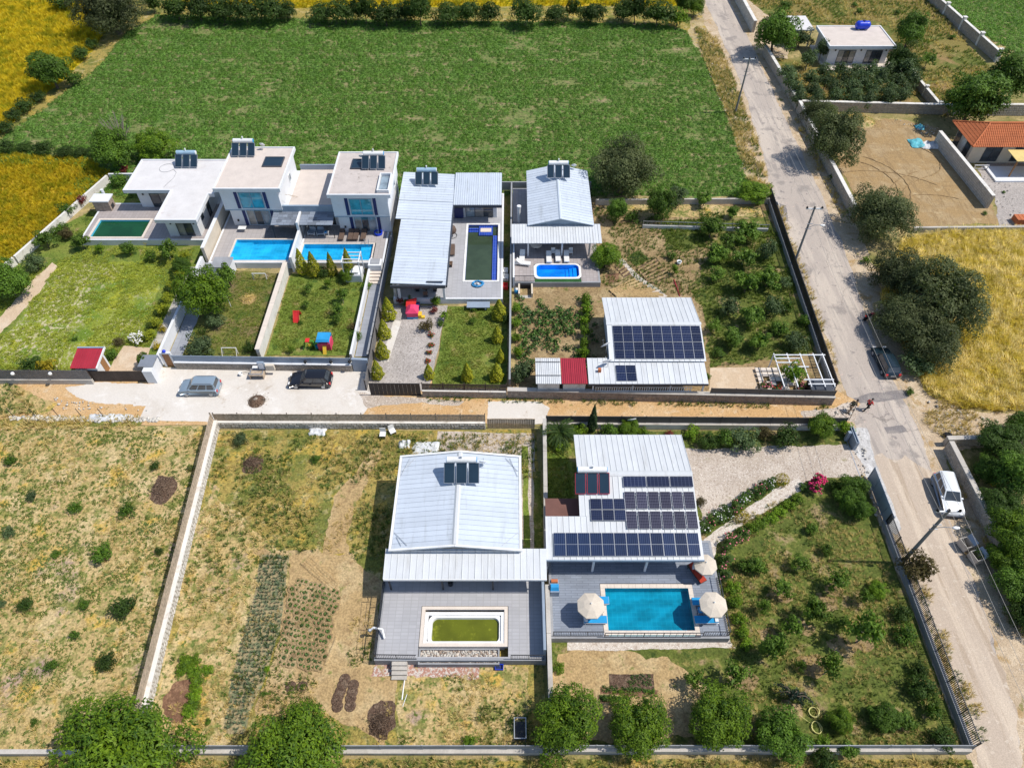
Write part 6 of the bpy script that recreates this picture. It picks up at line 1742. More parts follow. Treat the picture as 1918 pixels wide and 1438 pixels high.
# small pool terrace
q=P(1004,458,1.5);T=Thing('round_table','round pale table in the shade of the lean-to roof','table',(q[0],q[1],Z5),world=False);T.part('table_top',COPING,MB().lathe((0,0,.7),[(.001,.05),(.75,.05),(.75,0)],16));T.part('leg',DARKMETAL,MB().tube([(0,0,0),(0,0,.7)],.08,8))
for i,(u,v,rz,lab) in enumerate([(1028,482,90,'white lounger left of three behind the rounded pool'),(1045,480,90,'white lounger in the middle of three behind the rounded pool'),(1061,481,90,'white lounger right of three behind the rounded pool')]):
    q=P(u,v,1.1);lounger(lab,q[0],q[1],Z5,math.radians(rz),WHITEPLASTIC,WHITEPLASTIC,'white loungers by the rounded pool',25)
q=P(978,479,1.2);lounger('white moulded lounger pointing away on the left of the rounded pool',q[0],q[1],Z5,math.radians(85),WHITEPLASTIC,WHITEPLASTIC,'white loungers by the rounded pool',45)
q=P(979,491,1.2);lounger('white moulded lounger lying crosswise left of the rounded pool',q[0],q[1],Z5,math.radians(170),WHITEPLASTIC,WHITEPLASTIC,'white loungers by the rounded pool',40)
for i,u in enumerate((1036,1069)):
    q=P(u,473,1.1);T=Thing('plastic_chair',['small white chair between the first two white loungers','small blue-white chair right of the three white loungers'][i],'chair',(q[0],q[1],Z5),world=False)
    T.part('seat',WHITEPLASTIC,MB().box(-.25,.25,-.25,.25,.4,.45));T.part('backrest',WHITEPLASTIC,MB().box(-.25,.25,.22,.27,.45,.9))
    for sx in (-.22,.22):T.part('leg',WHITEPLASTIC,MB().box(sx-.02,sx+.02,-.22,-.18,0,.4))


# lawns
def goal(label,px,w,rz=0.0):
    x,y=P(*px);T=Thing('football_goal',label,'football goal',(x,y,0),rz,world=False,group='small white football goals')
    for s in (-w/2,w/2):T.part('post',WHITEPLASTIC,MB().tube([(s,0,0),(s,0,1.0)],.05,6));T.part('stay',WHITEPLASTIC,MB().tube([(s,0,1.0),(s,.6,0)],.035,5))
    T.part('crossbar',WHITEPLASTIC,MB().tube([(-w/2,0,1.0),(w/2,0,1.0)],.05,6));T.part('ground_bar',WHITEPLASTIC,MB().tube([(-w/2,.6,.03),(w/2,.6,.03)],.035,5))


goal('small white football goal at the far end of the brown lawn',(488,524),1.6);goal('small white football goal at the near end of the brown lawn',(433,663),1.6,math.pi)
x,y=P(433,575);T=Thing('white_post','single thin white post beside the tall green tree','post',(x,y,0));T.part('post',WHITEPLASTIC,MB().tube([(x,y,0),(x,y,1.9)],.04,6));T.part('foot',WHITEPLASTIC,MB().lathe((x,y,0),[(.001,.06),(.15,.05),(.15,0)],8))
x,y=P(558,597);T=Thing('toy_slide','small red A-frame slide on the toy lawn','toy slide',(x,y,0),world=False)
T.part('chute',REDPLASTIC,MB().hexa([(-.3,-.8,.02),(.3,-.8,.02),(.3,.1,.95),(-.3,.1,.95)],[(-.3,-.8,.1),(.3,-.8,.1),(.3,.1,1.03),(-.3,.1,1.03)]));T.part('ladder',REDPLASTIC,MB().hexa([(-.3,.7,0),(.3,.7,0),(.3,.2,.98),(-.3,.2,.98)],[(-.3,.78,.02),(.3,.78,.02),(.3,.28,1.05),(-.3,.28,1.05)]))
for s in (-.33,.33):T.part('side_rail',REDPLASTIC,MB().tube([(s,-.8,.2),(s,.15,1.2),(s,.7,.3)],.04,5))
x,y=P(609,656);T=Thing('toy_playhouse','toy playhouse with a flat blue roof, pink walls and yellow ladder on the lawn','playhouse',(x,y,0),world=False)
T.part('wall',PINKPLASTIC,MB().box(-.65,.75,-.1,1.2,.05,1.1));T.part('roof',CYANPLASTIC,MB().hexa([(-.75,-.2,1.5),(.75,-.2,1.5),(.75,1.25,1.5),(-.75,1.25,1.5)],[(-.65,0,1.75),(.65,0,1.75),(.65,1.1,1.75),(-.65,1.1,1.75)]))
for sx in (-.6,.62):
    for sy in (-.05,1.1):T.part('post',CYANPLASTIC,MB().box(sx,sx+.1,sy,sy+.1,1.1,1.5))
T.part('ladder',YELLOWPLASTIC,MB().hexa([(-.1,-.75,0),(.3,-.75,0),(.3,-.15,.8),(-.1,-.15,.8)],[(-.1,-.7,.02),(.3,-.7,.02),(.3,-.1,.85),(-.1,-.1,.85)]));T.part('slide',GREENPLASTIC,MB().hexa([(-2.0,.3,.02),(-2.0,.8,.02),(-.66,.8,.8),(-.66,.3,.8)][::-1],[(-2.0,.3,.1),(-2.0,.8,.1),(-.66,.8,.9),(-.66,.3,.9)][::-1]))
x,y=P(582,652);T=Thing('toy_swing','green and orange toddler swing left of the blue-roofed playhouse','toy swing',(x,y,0),world=False)
T.part('frame',GREENPLASTIC,MB().tube([(-.7,-.4,0),(-.5,0,1.2),(-.7,.4,0)],.05,5).tube([(.7,-.4,0),(.5,0,1.2),(.7,.4,0)],.05,5).tube([(-.5,0,1.2),(.5,0,1.2)],.05,5));T.part('seat',YELLOWPLASTIC,MB().box(-.2,.2,-.15,.15,.4,.5));T.part('canopy',REDPLASTIC,MB().box(-.35,.1,-.3,.3,1.22,1.3));T.part('trim',CYANPLASTIC,MB().box(.6,1.3,-.2,.3,.02,.5))
x,y=P(775,597);T=Thing('toy_playhouse','pink, red and yellow toy house with slide on the gravel drive','playhouse',(x,y,0),world=False)
T.part('wall',PINKPLASTIC,MB().box(-.75,.55,-.1,1.1,.35,1.0));T.part('base',CYANPLASTIC,MB().box(-.75,.55,-.12,1.1,0.02,.34));T.part('roof',PINKPLASTIC,MB().hexa([(-.85,-.2,1.0),(.6,-.2,1.0),(.6,1.2,1.0),(-.85,1.2,1.0)],[(-.3,.2,1.45),(.1,.2,1.45),(.1,.9,1.45),(-.3,.9,1.45)]))
T.part('red_roof',REDPLASTIC,MB().hexa([(-.9,.9,1.0),(.2,.9,1.0),(.3,2.0,1.2),(-.9,1.7,1.1)],[(-.9,.9,1.1),(.2,.9,1.1),(.3,2.0,1.5),(-.9,1.7,1.3)]));T.part('steps',YELLOWPLASTIC,MB().box(.57,1.3,-.1,.3,.02,.3).box(.57,.95,-.1,.6,.302,.6));T.part('tower',NAVY,MB().box(.1,.6,1.3,1.9,.02,.9))
# lane clutter
x,y=P(481,752);T=Thing('gravel_heap','small heap of brown gravel and branches on the lane concrete','gravel heap',(x,y,0),world=False)
hp=MB().lathe((0,0,0),[(.95,0),(.7,.22),(.35,.42),(.001,.5)],14);T.part('heap',G_MULCH,hp)
mb=MB()
for i in range(420):
    a,r=R.uniform(0,6.28),abs(R.gauss(0,.6));mb.blob((r*math.cos(a),r*math.sin(a)*.9,max(.02,.5-r*.48)),R.uniform(.03,.08),5,3,(1,1,.8),.2)
T.part('stones',STONE,mb,stuff=True)
mb=MB()
for i in range(14):
    a=R.uniform(0,6.28);mb.tube([(R.uniform(-.5,.3),R.uniform(-.3,.5),R.uniform(.3,.5)),(.9*math.cos(a)+.3,.5*math.sin(a)+.3,R.uniform(.1,.6))],.02,4)
T.part('branch_pile',BARK,mb)
x,y=P(484,705);T=Thing('work_bench','builder trestle bench with scrap frames beside the stone wall','work bench',(x,y,0),world=False)
T.part('table_top',WOOD,MB().box(-.8,.8,-.5,.5,.62,.68));T.part('leg',WOOD,MB().box(-.75,-.65,-.45,.45,0,.62));T.part('leg',WOOD,MB().box(.65,.75,-.45,.45,0,.62));T.part('scrap_frame',GREYMETAL,ring(MB(),rect(-.7,.7,-.4,.4),.08,.69,.8));T.part('crate',WHITEPLASTIC,MB().box(-.6,-.05,.5,.9,.3,.8));T.part('tray',FASCIA,MB().box(0.0,.7,.52,.95,.3,.75))
x,y=P(452,703);T=Thing('garden_fork','white bucket with a long handled tool lying on the lane concrete','bucket',(x,y,0),world=False);T.part('bucket',WHITEPLASTIC,MB().lathe((0,0,0),[(.16,0),(.22,.4),(.19,.4),(.14,.05)],10));T.part('handle',WOOD_DARK,MB().tube([(.1,.1,.3),(1.3,.5,.35)],.03,5))
x,y=P(508,690);T=Thing('meter_cabinet','pair of pale utility cabinets on the stone wall between the two cars','utility box',(x,y-.25,0));T.part('cabinet',GREYPANEL,MB().box(x-.9,x-.2,51.55,51.8,.9,1.9));T.part('cabinet',CREAM,MB().box(x-.1,x+.8,51.5,51.8,.7,1.5));T.part('door',WHITE,MB().box(x-.8,x-.3,51.52,51.545,1.0,1.8))
for i,u in enumerate((572,620,655)):
    x,y=P(u,677,1.6);T=Thing('round_wall_lamp',f'{nth(i)} dark globe lamp from the left on the fence behind the black car','lamp',(x,y,1.08),world=False,group='globe lamps on the blue-grey fence');T.part('collar',WHITEPLASTIC,MB().lathe((0,-.1,.3),[(.1,0),(.16,.1),(.05,.15)],10));T.part('globe',RUBBER,MB().blob((0,-.1,.58),.19,10,6))
for i,u in enumerate((27,97)):
    x,y=P(u,702,1.6);T=Thing('round_wall_lamp',['white globe lamp nearest the left edge on the grey plank fence','white globe lamp further right on the grey plank fence'][i],'lamp',(x,y,.7),world=False,group='globe lamps on the grey plank fence');T.part('globe',WHITEPLASTIC,MB().blob((0,-.1,1.2),.2,10,6));T.part('collar',GREYMETAL,MB().box(-.06,.06,-.1,.1,.9,1.05))
for i,u in enumerate((28,69,112,155,196)):
    x,y=P(u,782);T=Thing('leaning_post',f'thin dark leaning stake on the white stones, {nth(i)} from the left edge','stake',(x,y,0),world=False,group='dark stakes along the fallow plot edge');T.part('stake',DARKMETAL,MB().tube([(0,0,0),(-.35,.25,1.2)],.035,5));T.part('footing',STONE_PALE,MB().blob((0,0,.08),.22,7,4,(1,1,.6),.15))
T=Thing('white_rubble_row','row of white stones along the edge of the fallow plot','stones',(*P(150,784),0));mb=MB()
for i in range(260):
    u=R.uniform(20,300);q=P(u,785+R.gauss(0,2.2)+(u-150)*.01);mb.blob((q[0],q[1],.06),R.uniform(.08,.24),6,4,(1,1,.7),.2)
T.part('stones',STONE_PALE,mb,stuff=True)
a,b=P(165,785),P(240,790);T=Thing('plastic_sheet','long crumpled white plastic sheet beside the stake row','plastic sheet',(*a,0))


def crumple(x0,x1,y0,y1,z,n,m,amp,seed):
    r=random.Random(seed);vs=[];fs=[]
    for j in range(m+1):
        for i in range(n+1):
            e=min(i,n-i,1)*min(j,m-j,1)
            vs.append((x0+(x1-x0)*i/n+r.uniform(-.12,.12),y0+(y1-y0)*j/m+r.uniform(-.1,.1),z+(r.uniform(.1,1)*amp if e else .0)))
    for j in range(m):
        for i in range(n):k=j*(n+1)+i;fs.append((k,k+1,k+n+2,k+n+1))
    return MB().add(vs,fs,True)


T.part('sheet',PLASTIC_SHEET,crumple(a[0],b[0],a[1]-.3,a[1]+.6,.08,16,5,.3,3));T.part('weight_stone',STONE_PALE,MB().blob((a[0]+1,a[1]-.35,.1),.2,7,4))
for lab,u0,u1,v,d,sd in (('crumpled grey plastic sheeting at the corner of the gravel side yard',772,824,843,1.0,5),('small crumpled plastic bundle under the plank fence in the weedy plot',578,610,812,.6,6),('strip of torn plastic by the weeds left of the side yard',747,768,835,.6,7)):
    a,b=P(u0,v),P(u1,v);T=Thing('plastic_sheet',lab,'plastic sheet',(*a,0));T.part('sheet',PLASTIC_SHEET,crumple(a[0],b[0],a[1]-d/2,a[1]+d,.05,10,6,.35,sd));T.part('weight_stone',STONE_PALE,MB().blob((a[0]+.2,a[1],.1),.15,6,4))
TARP=mat('turquoise_tarp',(0.10,0.42,0.50),.6,var=.2,vs=2.0)
q=P(1725,272);T=Thing('blue_tarpaulin','crumpled turquoise and white tarpaulin on the sandy plot','tarpaulin',(*q,0));T.part('sheet',TARP,crumple(q[0]-1.6,q[0]+.4,q[1]-.9,q[1]+1.4,.1,9,8,.5,8));T.part('white_sheet',PLASTIC_SHEET,crumple(q[0]-.2,q[0]+3.0,q[1]-1.2,q[1]+.7,.1,10,7,.5,9))
q=P(1722,240);T=Thing('blue_tarpaulin','small scrap of blue sheeting above the turquoise tarpaulin','tarpaulin',(*q,0));T.part('sheet',TARP,crumple(q[0]-.6,q[0]+.6,q[1]-.7,q[1]+.7,.1,5,5,.5,10));T.part('weight_stone',STONE_PALE,MB().blob((q[0]-.5,q[1]-.6,.1),.2,6,4))
# skips, bag, hose, cage
for i,(u,v,lab) in enumerate([(1807,1020,'grey open waste container nearer the white car'),(1827,1044,'grey open waste container further from the white car')]):
    q=P(u,v,.5);T=Thing('waste_container',lab,'waste container',(q[0],q[1],.03),math.radians(-75),world=False,group='open waste containers by the mossy wall')
    T.part('bin',CONCRETE,ring(MB(),rect(-.5,.5,-.38,.38),.05,.15,.95));T.part('floor_plate',RUBBER,MB().box(-.44,.44,-.32,.32,.15,.3));T.part('lid',GREYPANEL,MB().obox((-.5,.40,.95),(1,0,0),(0,.5,.85),(0,-.85,.5),0,1.0,0,.45,0,.04))
    for sx in (-.4,.4):
        for sy in (-.28,.28):T.part('caster',RUBBER,MB().tube([(sx,sy-.04,.08),(sx,sy+.04,.08)],.08,8))
q=P(1850,1033,.3);T=Thing('white_sack','white sack lying beside the waste containers','sack',(q[0],q[1],0),world=False);T.part('sack',PLASTIC_SHEET,MB().blob((0,0,.2),.5,10,6,(1.3,.6,.4),.1));T.part('tie',RUBBER,MB().blob((.62,0,.2),.1,6,4))
q=P(1775,815,.2);T=Thing('rubbish_bag','black rubbish bag on the dry verge','rubbish bag',(q[0],q[1],0),world=False);T.part('bag',RUBBER,MB().blob((0,0,.25),.38,9,6,(1.2,.9,.7),.12));T.part('knot',RUBBER,MB().blob((.05,0,.52),.1,6,4))
q=P(1523,1334);T=Thing('garden_hose','loose coils of pale yellow hose under the orchard trees','hose',(q[0],q[1],0),world=False);HOSE=mat('pale_yellow_hose',(0.62,0.58,0.22),.5)
T.part('coil',HOSE,MB().tube([((.38+.06*math.sin(t))*math.cos(t*.6),(.38+.06*math.cos(t*.7))*math.sin(t*.6),.05+.008*t) for t in range(34)],.035,5));T.part('coil',HOSE,MB().tube([(-.1+(.35+.07*math.sin(t))*math.cos(t*.6),-1.1+(.45)*math.sin(t*.6),.05+.006*t) for t in range(30)],.035,5));T.part('loose_end',HOSE,MB().tube([(-.4,-.8,.05),(-1.0,-.3,.05),(-1.2,-.1,.05)],.03,4))
q=P(974,1370);T=Thing('wire_cage','grey wire cage standing in the shade by the white wall','cage',(q[0],q[1],0),world=False)
cg=MB()
for sx in (-.42,.42):
    for sy in (-.7,.7):cg.box(sx-.03,sx+.03,sy-.03,sy+.03,0,1.0)
T.part('frame',GREYMETAL,cg);T.part('top_frame',GREYMETAL,ring(MB(),rect(-.46,.46,-.74,.74),.06,1.0,1.06));T.part('tray',DARKMETAL,MB().box(-.36,.36,-.64,.64,.25,.3))
q=P(935,1249,.2);T=Thing('blue_crate','flat blue crate below the grey terrace','crate',(q[0],q[1],0),world=False);T.part('box',BLUEPLASTIC,ring(MB(),rect(-.33,.33,-.22,.22),.04,0,.3));T.part('base',NAVY,MB().box(-.3,.3,-.19,.19,.01,.1))
a,b=P(762,1243),P(753,1310);T=Thing('white_pipe','long white pipe lying on the soil below the grey terrace','pipe',(*a,0));T.part('pipe',WHITEPLASTIC,MB().tube([(*a,.06),(*b,.06)],.05,6));T.part('loose_pipe',GREYMETAL,MB().tube([(b[0]+.35,b[1]+.4,.05),(b[0]+.1,b[1]-.5,.05)],.04,5))
q=P(712,1180,1.3);T=Thing('bent_flue','bent grey flue pipe on the left railing of the grey terrace','flue pipe',(q[0],q[1],Z7),world=False);T.part('pipe',WHITEMETAL,MB().tube([(-.8,0,.3),(-.5,.1,.6),(.2,.0,.5),(.4,-.6,.2)],.1,8));T.part('cap',GREYMETAL,MB().blob((-.85,0,.3),.17,8,5))
T=Thing('wire_enclosure','thin wire posts left of the grey terrace','railing',(*P(690,1200),0))
for u,v in ((692,1128),(687,1180),(682,1223)):
    q=P(u,v);T.part('post',DARKMETAL,MB().tube([(*q,0),(*q,1.1)],.025,5))
a,b,c=P(692,1128),P(682,1223),P(700,1223);T.part('wire',DARKMETAL,MB().tube([(*a,1.05),(*b,1.05),(*c,1.05)],.015,4))
q=P(1452,381,.1);T=Thing('manhole_cover','dark square drain cover on the road edge by the slatted fence','drain cover',(q[0],q[1],0));T.part('cover',DARKMETAL,MB().box(q[0]-.4,q[0]+.4,q[1]-.4,q[1]+.4,.03,.08));T.part('frame',CONCRETE,ring(MB(),rect(q[0]-.55,q[0]+.55,q[1]-.55,q[1]+.55),.14,.02,.07))
for i,(u0,v0,u1,v1) in enumerate([(1262,525,1273,556)]):
    a,b=P(u0,v0),P(u1,v1);T=Thing('red_beam','rusty red beam lying by the red soil bed','beam',(*a,0));T.part('beam',METAL_RED,MB().tube([(*a,.12),(*b,.12)],.09,4));T.part('support',WOOD,MB().box(b[0]-.2,b[0]+.2,b[1]-.1,b[1]+.1,0,.08))
q=P(1272,491,.3);T=Thing('stone_basin','small grey water basin in the kitchen garden','basin',(q[0],q[1],0),world=False);T.part('bowl',WHITEMETAL,MB().lathe((0,0,0),[(.2,0),(.32,.45),(.26,.45),(.15,.1)],10));T.part('water',WATER_GREEN,MB().lathe((0,0,.3),[(.001,0),(.22,.001)],10))
T=Thing('sliding_gate_rail','metal track and post of the open drive gate by the concrete apron','gate rail',(34,42,0));T.part('track',GREYMETAL,MB().box(33.5,33.58,38.0,42.8,.03,.08));T.part('post',GREYPANEL,MB().box(33.3,33.6,42.6,42.9,0,1.4));T.part('gate_leaf',GREYPANEL,ring(MB(),rect(33.75,34.05,41.5,43.6),.06,.05,1.3))
q=P(968,545,.3);T=Thing('blue_bucket','small light blue drum below the rounded pool terrace','drum',(q[0],q[1],0),world=False);T.part('drum',CYANPLASTIC,MB().lathe((0,0,0),[(.28,0),(.33,.3),(.3,.6),(.001,.6)],10));T.part('lid',WHITEPLASTIC,MB().lathe((0,0,.602),[(.2,0),(.2,.06),(.001,.06)],10))
q=P(1268,797);dish('white dish on the dark lane fence',12.0,44.0,.6,.5,190,.9)
for i,(u,v,lab) in enumerate([(718,818,'white plastic chair under the plank fence in the weedy plot, left of two'),(736,812,'white plastic chair under the plank fence in the weedy plot, right of two')]):
    q=P(u,v);T=Thing('plastic_chair',lab,'chair',(q[0],q[1],0),math.radians(30*i),world=False,group='chairs under the plank fence');T.part('seat',WHITEPLASTIC,MB().box(-.3,.3,-.3,.3,.45,.5));T.part('backrest',WHITEPLASTIC,MB().box(-.3,.3,.25,.3,.5,1.1));T.part('leg',GREYMETAL,MB().box(-.28,-.24,-.28,.28,0,.45).box(.24,.28,-.28,.28,0,.45))
# ------------------------------------------------------------------ trees, shrubs, crops and grass
LEAF_LUSH=leafmat('bright_leaves',(0.030,0.085,0.006),(0.20,0.32,0.014),None,.16)
LEAF_GREEN=leafmat('mid_green_leaves',(0.024,0.060,0.007),(0.115,0.21,0.018),None,.16)
LEAF_DARK=leafmat('dark_green_leaves',(0.020,0.046,0.008),(0.065,0.115,0.016))
LEAF_OLIVE=leafmat('grey_olive_leaves',(0.034,0.050,0.016),(0.135,0.158,0.062))
LEAF_GROVE=leafmat('silver_green_leaves',(0.040,0.072,0.024),(0.135,0.190,0.080))
LEAF_GOLD=leafmat('golden_conifer_foliage',(0.11,0.14,0.008),(0.47,0.45,0.028))
LEAF_CONIFER=leafmat('dark_conifer_foliage',(0.010,0.028,0.008),(0.035,0.068,0.018))
LEAF_LIME=leafmat('lime_shrub_leaves',(0.15,0.20,0.010),(0.42,0.44,0.03))
LEAF_YELLOW=leafmat('yellow_shrub_leaves',(0.25,0.20,0.01),(0.55,0.42,0.02))
LEAF_ROSE=leafmat('rose_leaves',(0.032,0.080,0.014),(0.10,0.17,0.028))
LEAF_RED=leafmat('red_shrub_leaves',(0.10,0.02,0.02),(0.26,0.05,0.04))
LEAF_BROWN=leafmat('bronze_leaves',(0.06,0.04,0.02),(0.14,0.12,0.04))
LEAF_BARK=leafmat('dead_twigs',(0.07,0.045,0.032),(0.24,0.165,0.115),None,.05)
LEAF_BLUE=leafmat('blue_cedar_needles',(0.016,0.038,0.028),(0.05,0.085,0.065))
LEAF_CROP=leafmat('crop_leaves',(0.065,0.165,0.020),(0.23,0.38,0.080),(0.135,0.26,0.036),.25)
LEAF_WHEAT=leafmat('ripe_wheat_stalks',(0.50,0.375,0.010),(0.80,0.61,0.04),(0.34,0.32,0.014),.3)
LEAF_WHEAT_O=leafmat('orange_wheat_stalks',(0.43,0.325,0.012),(0.70,0.52,0.030),(0.35,0.32,0.014),.3)
LEAF_STRAW=leafmat('dry_grass_blades',(0.72,0.54,0.19),(0.95,0.79,0.43),(0.68,0.53,0.12),.3)
LEAF_DRY=leafmat('bleached_grass',(0.42,0.31,0.11),(0.70,0.54,0.24),None,.25)
LEAF_WEED=leafmat('weed_leaves',(0.065,0.105,0.016),(0.22,0.28,0.055),(0.13,0.19,0.055),.3)
LEAF_LAWN=leafmat('lawn_blades',(0.10,0.155,0.016),(0.27,0.33,0.05),(0.18,0.20,0.026),.3)
LEAF_LEEK=leafmat('blue_green_leek_leaves',(0.10,0.15,0.085),(0.24,0.29,0.18),None,.25)
LEAF_BEAN=leafmat('vegetable_leaves',(0.025,0.075,0.012),(0.10,0.19,0.035),(0.05,0.10,0.03),.2)
PETAL_PINK=mat('magenta_blossom',(0.60,0.03,0.14),.8)
PETAL_ROSE=mat('pale_rose_blossom',(0.68,0.20,0.24),.8)
PETAL_WHITE=mat('white_blossom',(0.75,0.74,0.70),.8)
PETAL_RED=mat('red_blossom',(0.55,0.03,0.03),.8)


def leafmesh(name,m,C,D,L,Wd,tint,rng,fold=.25):
    """C centres, D facing normals, L lengths, Wd widths -> one diamond leaf each"""
    n=len(C)
    D=D/np.maximum(1e-6,np.linalg.norm(D,axis=1,keepdims=True))
    a=rng.normal(size=(n,3));u=np.cross(D,a);u/=np.maximum(1e-6,np.linalg.norm(u,axis=1,keepdims=True));w=np.cross(D,u)
    L=L[:,None];Wd=Wd[:,None]
    V=np.stack([C-u*L*.5,C+w*Wd*.5-D*Wd*fold,C+u*L*.5-D*L*.1,C-w*Wd*.5-D*Wd*fold],1).reshape(-1,3)
    me=bpy.data.meshes.new(name)
    me.vertices.add(4*n);me.vertices.foreach_set('co',V.astype(np.float32).ravel())
    me.loops.add(4*n);me.loops.foreach_set('vertex_index',np.arange(4*n,dtype=np.int32))
    me.polygons.add(n);me.polygons.foreach_set('loop_start',np.arange(0,4*n,4,dtype=np.int32))
    at=me.attributes.new('tint','FLOAT','POINT');at.data.foreach_set('value',np.repeat(np.clip(tint,0,1),4).astype(np.float32))
    me.materials.append(m)
    me.update(calc_edges=True)
    return me


def unit(rng,n):
    d=rng.normal(size=(n,3)); return d/np.linalg.norm(d,axis=1,keepdims=True)


def crown(name,m,seed,Rx,Rz,zc,nb,nl,leaf,br=(.26,.42),lo=-.55,up=.35,asp=.5):
    """a crown built of many leaf clumps through an ellipsoid, with gaps between the clumps"""
    rng=np.random.default_rng(seed)
    d=unit(rng,nb*3);d=d[d[:,2]>lo][:nb];nb=len(d)
    r=rng.uniform(.50,.88,nb)*(1+.12*rng.normal(size=nb))*(1+.05*np.sin(5*np.arctan2(d[:,1],d[:,0])+seed))
    B=d*r[:,None];b=rng.uniform(br[0],br[1],nb)
    k=rng.choice(nb,nl,p=b**2/(b**2).sum())
    e=unit(rng,nl);e[:,2]=np.where((e[:,2]<-.3)&(rng.random(nl)<.6),-e[:,2],e[:,2])
    rr=b[k]*rng.uniform(.72,1.10,nl)*(1+.18*np.sin(e[:,0]*7+k)*np.cos(e[:,1]*6+2*k))
    C=B[k]+e*rr[:,None]
    dist=np.linalg.norm(C[:,None,:]-B[None],axis=2)/b[None]
    keep=(np.where(np.arange(nb)[None]==k[:,None],9,dist).min(1)>.62)
    C,e,k=C[keep],e[keep],k[keep]
    n=len(C)
    S=np.array([Rx,Rx,Rz])
    D=e*.8+C*.5+rng.normal(size=(n,3))*.55;D[:,2]+=up
    L=leaf*rng.uniform(.65,1.35,n)
    t=rng.uniform(0,1,n)*.75+(rng.uniform(0,.4,nb))[k]-.07
    nc=int(n*.22);q=unit(rng,nc)*(rng.uniform(.15,.66,nc))[:,None];q=q[q[:,2]>lo*.6];nc=len(q)
    C=np.concatenate([C,q]);D=np.concatenate([D,rng.normal(size=(nc,3))+np.array([0,0,.8])]);L=np.concatenate([L,leaf*rng.uniform(1.5,2.6,nc)]);t=np.concatenate([t,rng.uniform(0,1,nc)])
    P_=C*S+np.array([0,0,zc])
    return leafmesh(name,m,P_,D,L,L*asp,t,rng)


def trunkmesh(seed,zc,Rx,Rz,r0,m,nl=6,bare=False):
    r=random.Random(seed);mb=MB()
    z1=max(.3,zc-Rz*.45)
    top=(r.uniform(-.1,.1)*Rx,r.uniform(-.1,.1)*Rx,z1)
    mb.tube([(0,0,0),(top[0]*.4,top[1]*.4,z1*.5),top],[r0*1.25,r0,r0*.8],7)
    for i in range(nl):
        a=6.28*i/nl+r.uniform(-.4,.4);q=r.uniform(.45,.7)
        e=(math.cos(a)*Rx*q,math.sin(a)*Rx*q,zc+Rz*r.uniform(-.1,.5))
        mid=(top[0]+(e[0]-top[0])*.5,top[1]+(e[1]-top[1])*.5,top[2]+(e[2]-top[2])*.62)
        mb.tube([top,mid,e],[r0*.6,r0*.4,r0*.15],5)
    me=mb.mesh('trunk');me.materials.append(m); return me


SPEC={}


def species(key,name,cat,m,Rx,Rz,zc,nb,nl,leaf,r0,bark=BARK,nvar=3,**kw):
    SPEC[key]=dict(name=name,cat=cat,Rx=Rx,zc=zc,var=[(crown('crown',m,100+17*i+len(SPEC)*71,Rx,Rz,zc,nb,nl,leaf,**kw),trunkmesh(i+len(SPEC)*7,zc,Rx,Rz,r0,bark)) for i in range(nvar)])


species('lush','broadleaf_tree','tree',LEAF_LUSH,3.2,2.5,2.8,58,17000,.25,.16,up=.6,asp=.42,br=(.13,.36),nvar=5)
species('green','broadleaf_tree','tree',LEAF_GREEN,3.0,2.6,2.7,56,14000,.24,.16,up=.5,br=(.18,.34))
species('olive','olive_tree','tree',LEAF_OLIVE,4.0,3.0,2.9,84,26000,.21,.28,up=.35,br=(.16,.30),asp=.5,lo=-.7)
species('dark','evergreen_tree','tree',LEAF_DARK,3.2,2.6,2.6,56,14000,.24,.2,up=.4,br=(.18,.34))
LEAF_FRUIT=leafmat('fruit_tree_leaves',(0.035,0.080,0.010),(0.15,0.245,0.028),None,.2)
species('fruit','fruit_tree','tree',LEAF_FRUIT,1.5,1.15,1.55,17,1500,.24,.07,up=.4,br=(.14,.36),nvar=5)
species('sparse','fruit_tree','tree',LEAF_FRUIT,1.6,1.1,1.6,19,700,.24,.06,bark=BARK_GREY,up=.4,br=(.12,.30),nvar=5)
species('young','young_tree','tree',LEAF_LUSH,.8,.9,1.1,12,420,.2,.04,up=.4,br=(.26,.42))
species('shrub','shrub','shrub',LEAF_GREEN,1.0,.75,.65,16,900,.17,.04,up=.5,lo=-.3)
species('lushshrub','shrub','shrub',LEAF_LUSH,1.0,.8,.7,16,900,.18,.04,up=.5,lo=-.3)
species('darkshrub','shrub','shrub',LEAF_DARK,1.2,.95,.8,20,1300,.19,.05,up=.4,lo=-.3)
species('olivebush','olive_bush','shrub',LEAF_GROVE,1.2,1.0,1.0,20,1400,.2,.06,up=.3,lo=-.4)
species('grove','young_olive_tree','tree',LEAF_GROVE,1.45,1.25,1.5,22,1200,.24,.09,bark=BARK_GREY,up=.3)
species('lime','lime_shrub','shrub',LEAF_LIME,.7,.6,.5,14,700,.12,.03,up=.5,lo=-.3,br=(.3,.45))
species('yellow','yellow_shrub','shrub',LEAF_YELLOW,.7,.6,.55,14,500,.14,.03,up=.5,lo=-.3)
species('red','red_shrub','shrub',LEAF_RED,.7,.6,.6,14,520,.15,.03,up=.5,lo=-.3)
species('bronze','shrub','shrub',LEAF_BROWN,1.3,1.0,.9,22,1500,.18,.05,up=.4,lo=-.3)
species('hedge','hedgerow_bush','shrub',LEAF_DARK,2.4,1.9,1.7,34,4200,.28,.1,up=.4,lo=-.3)
species('rose','rose_bush','rose bush',LEAF_ROSE,.8,.65,.6,14,800,.15,.03,up=.5,lo=-.3)


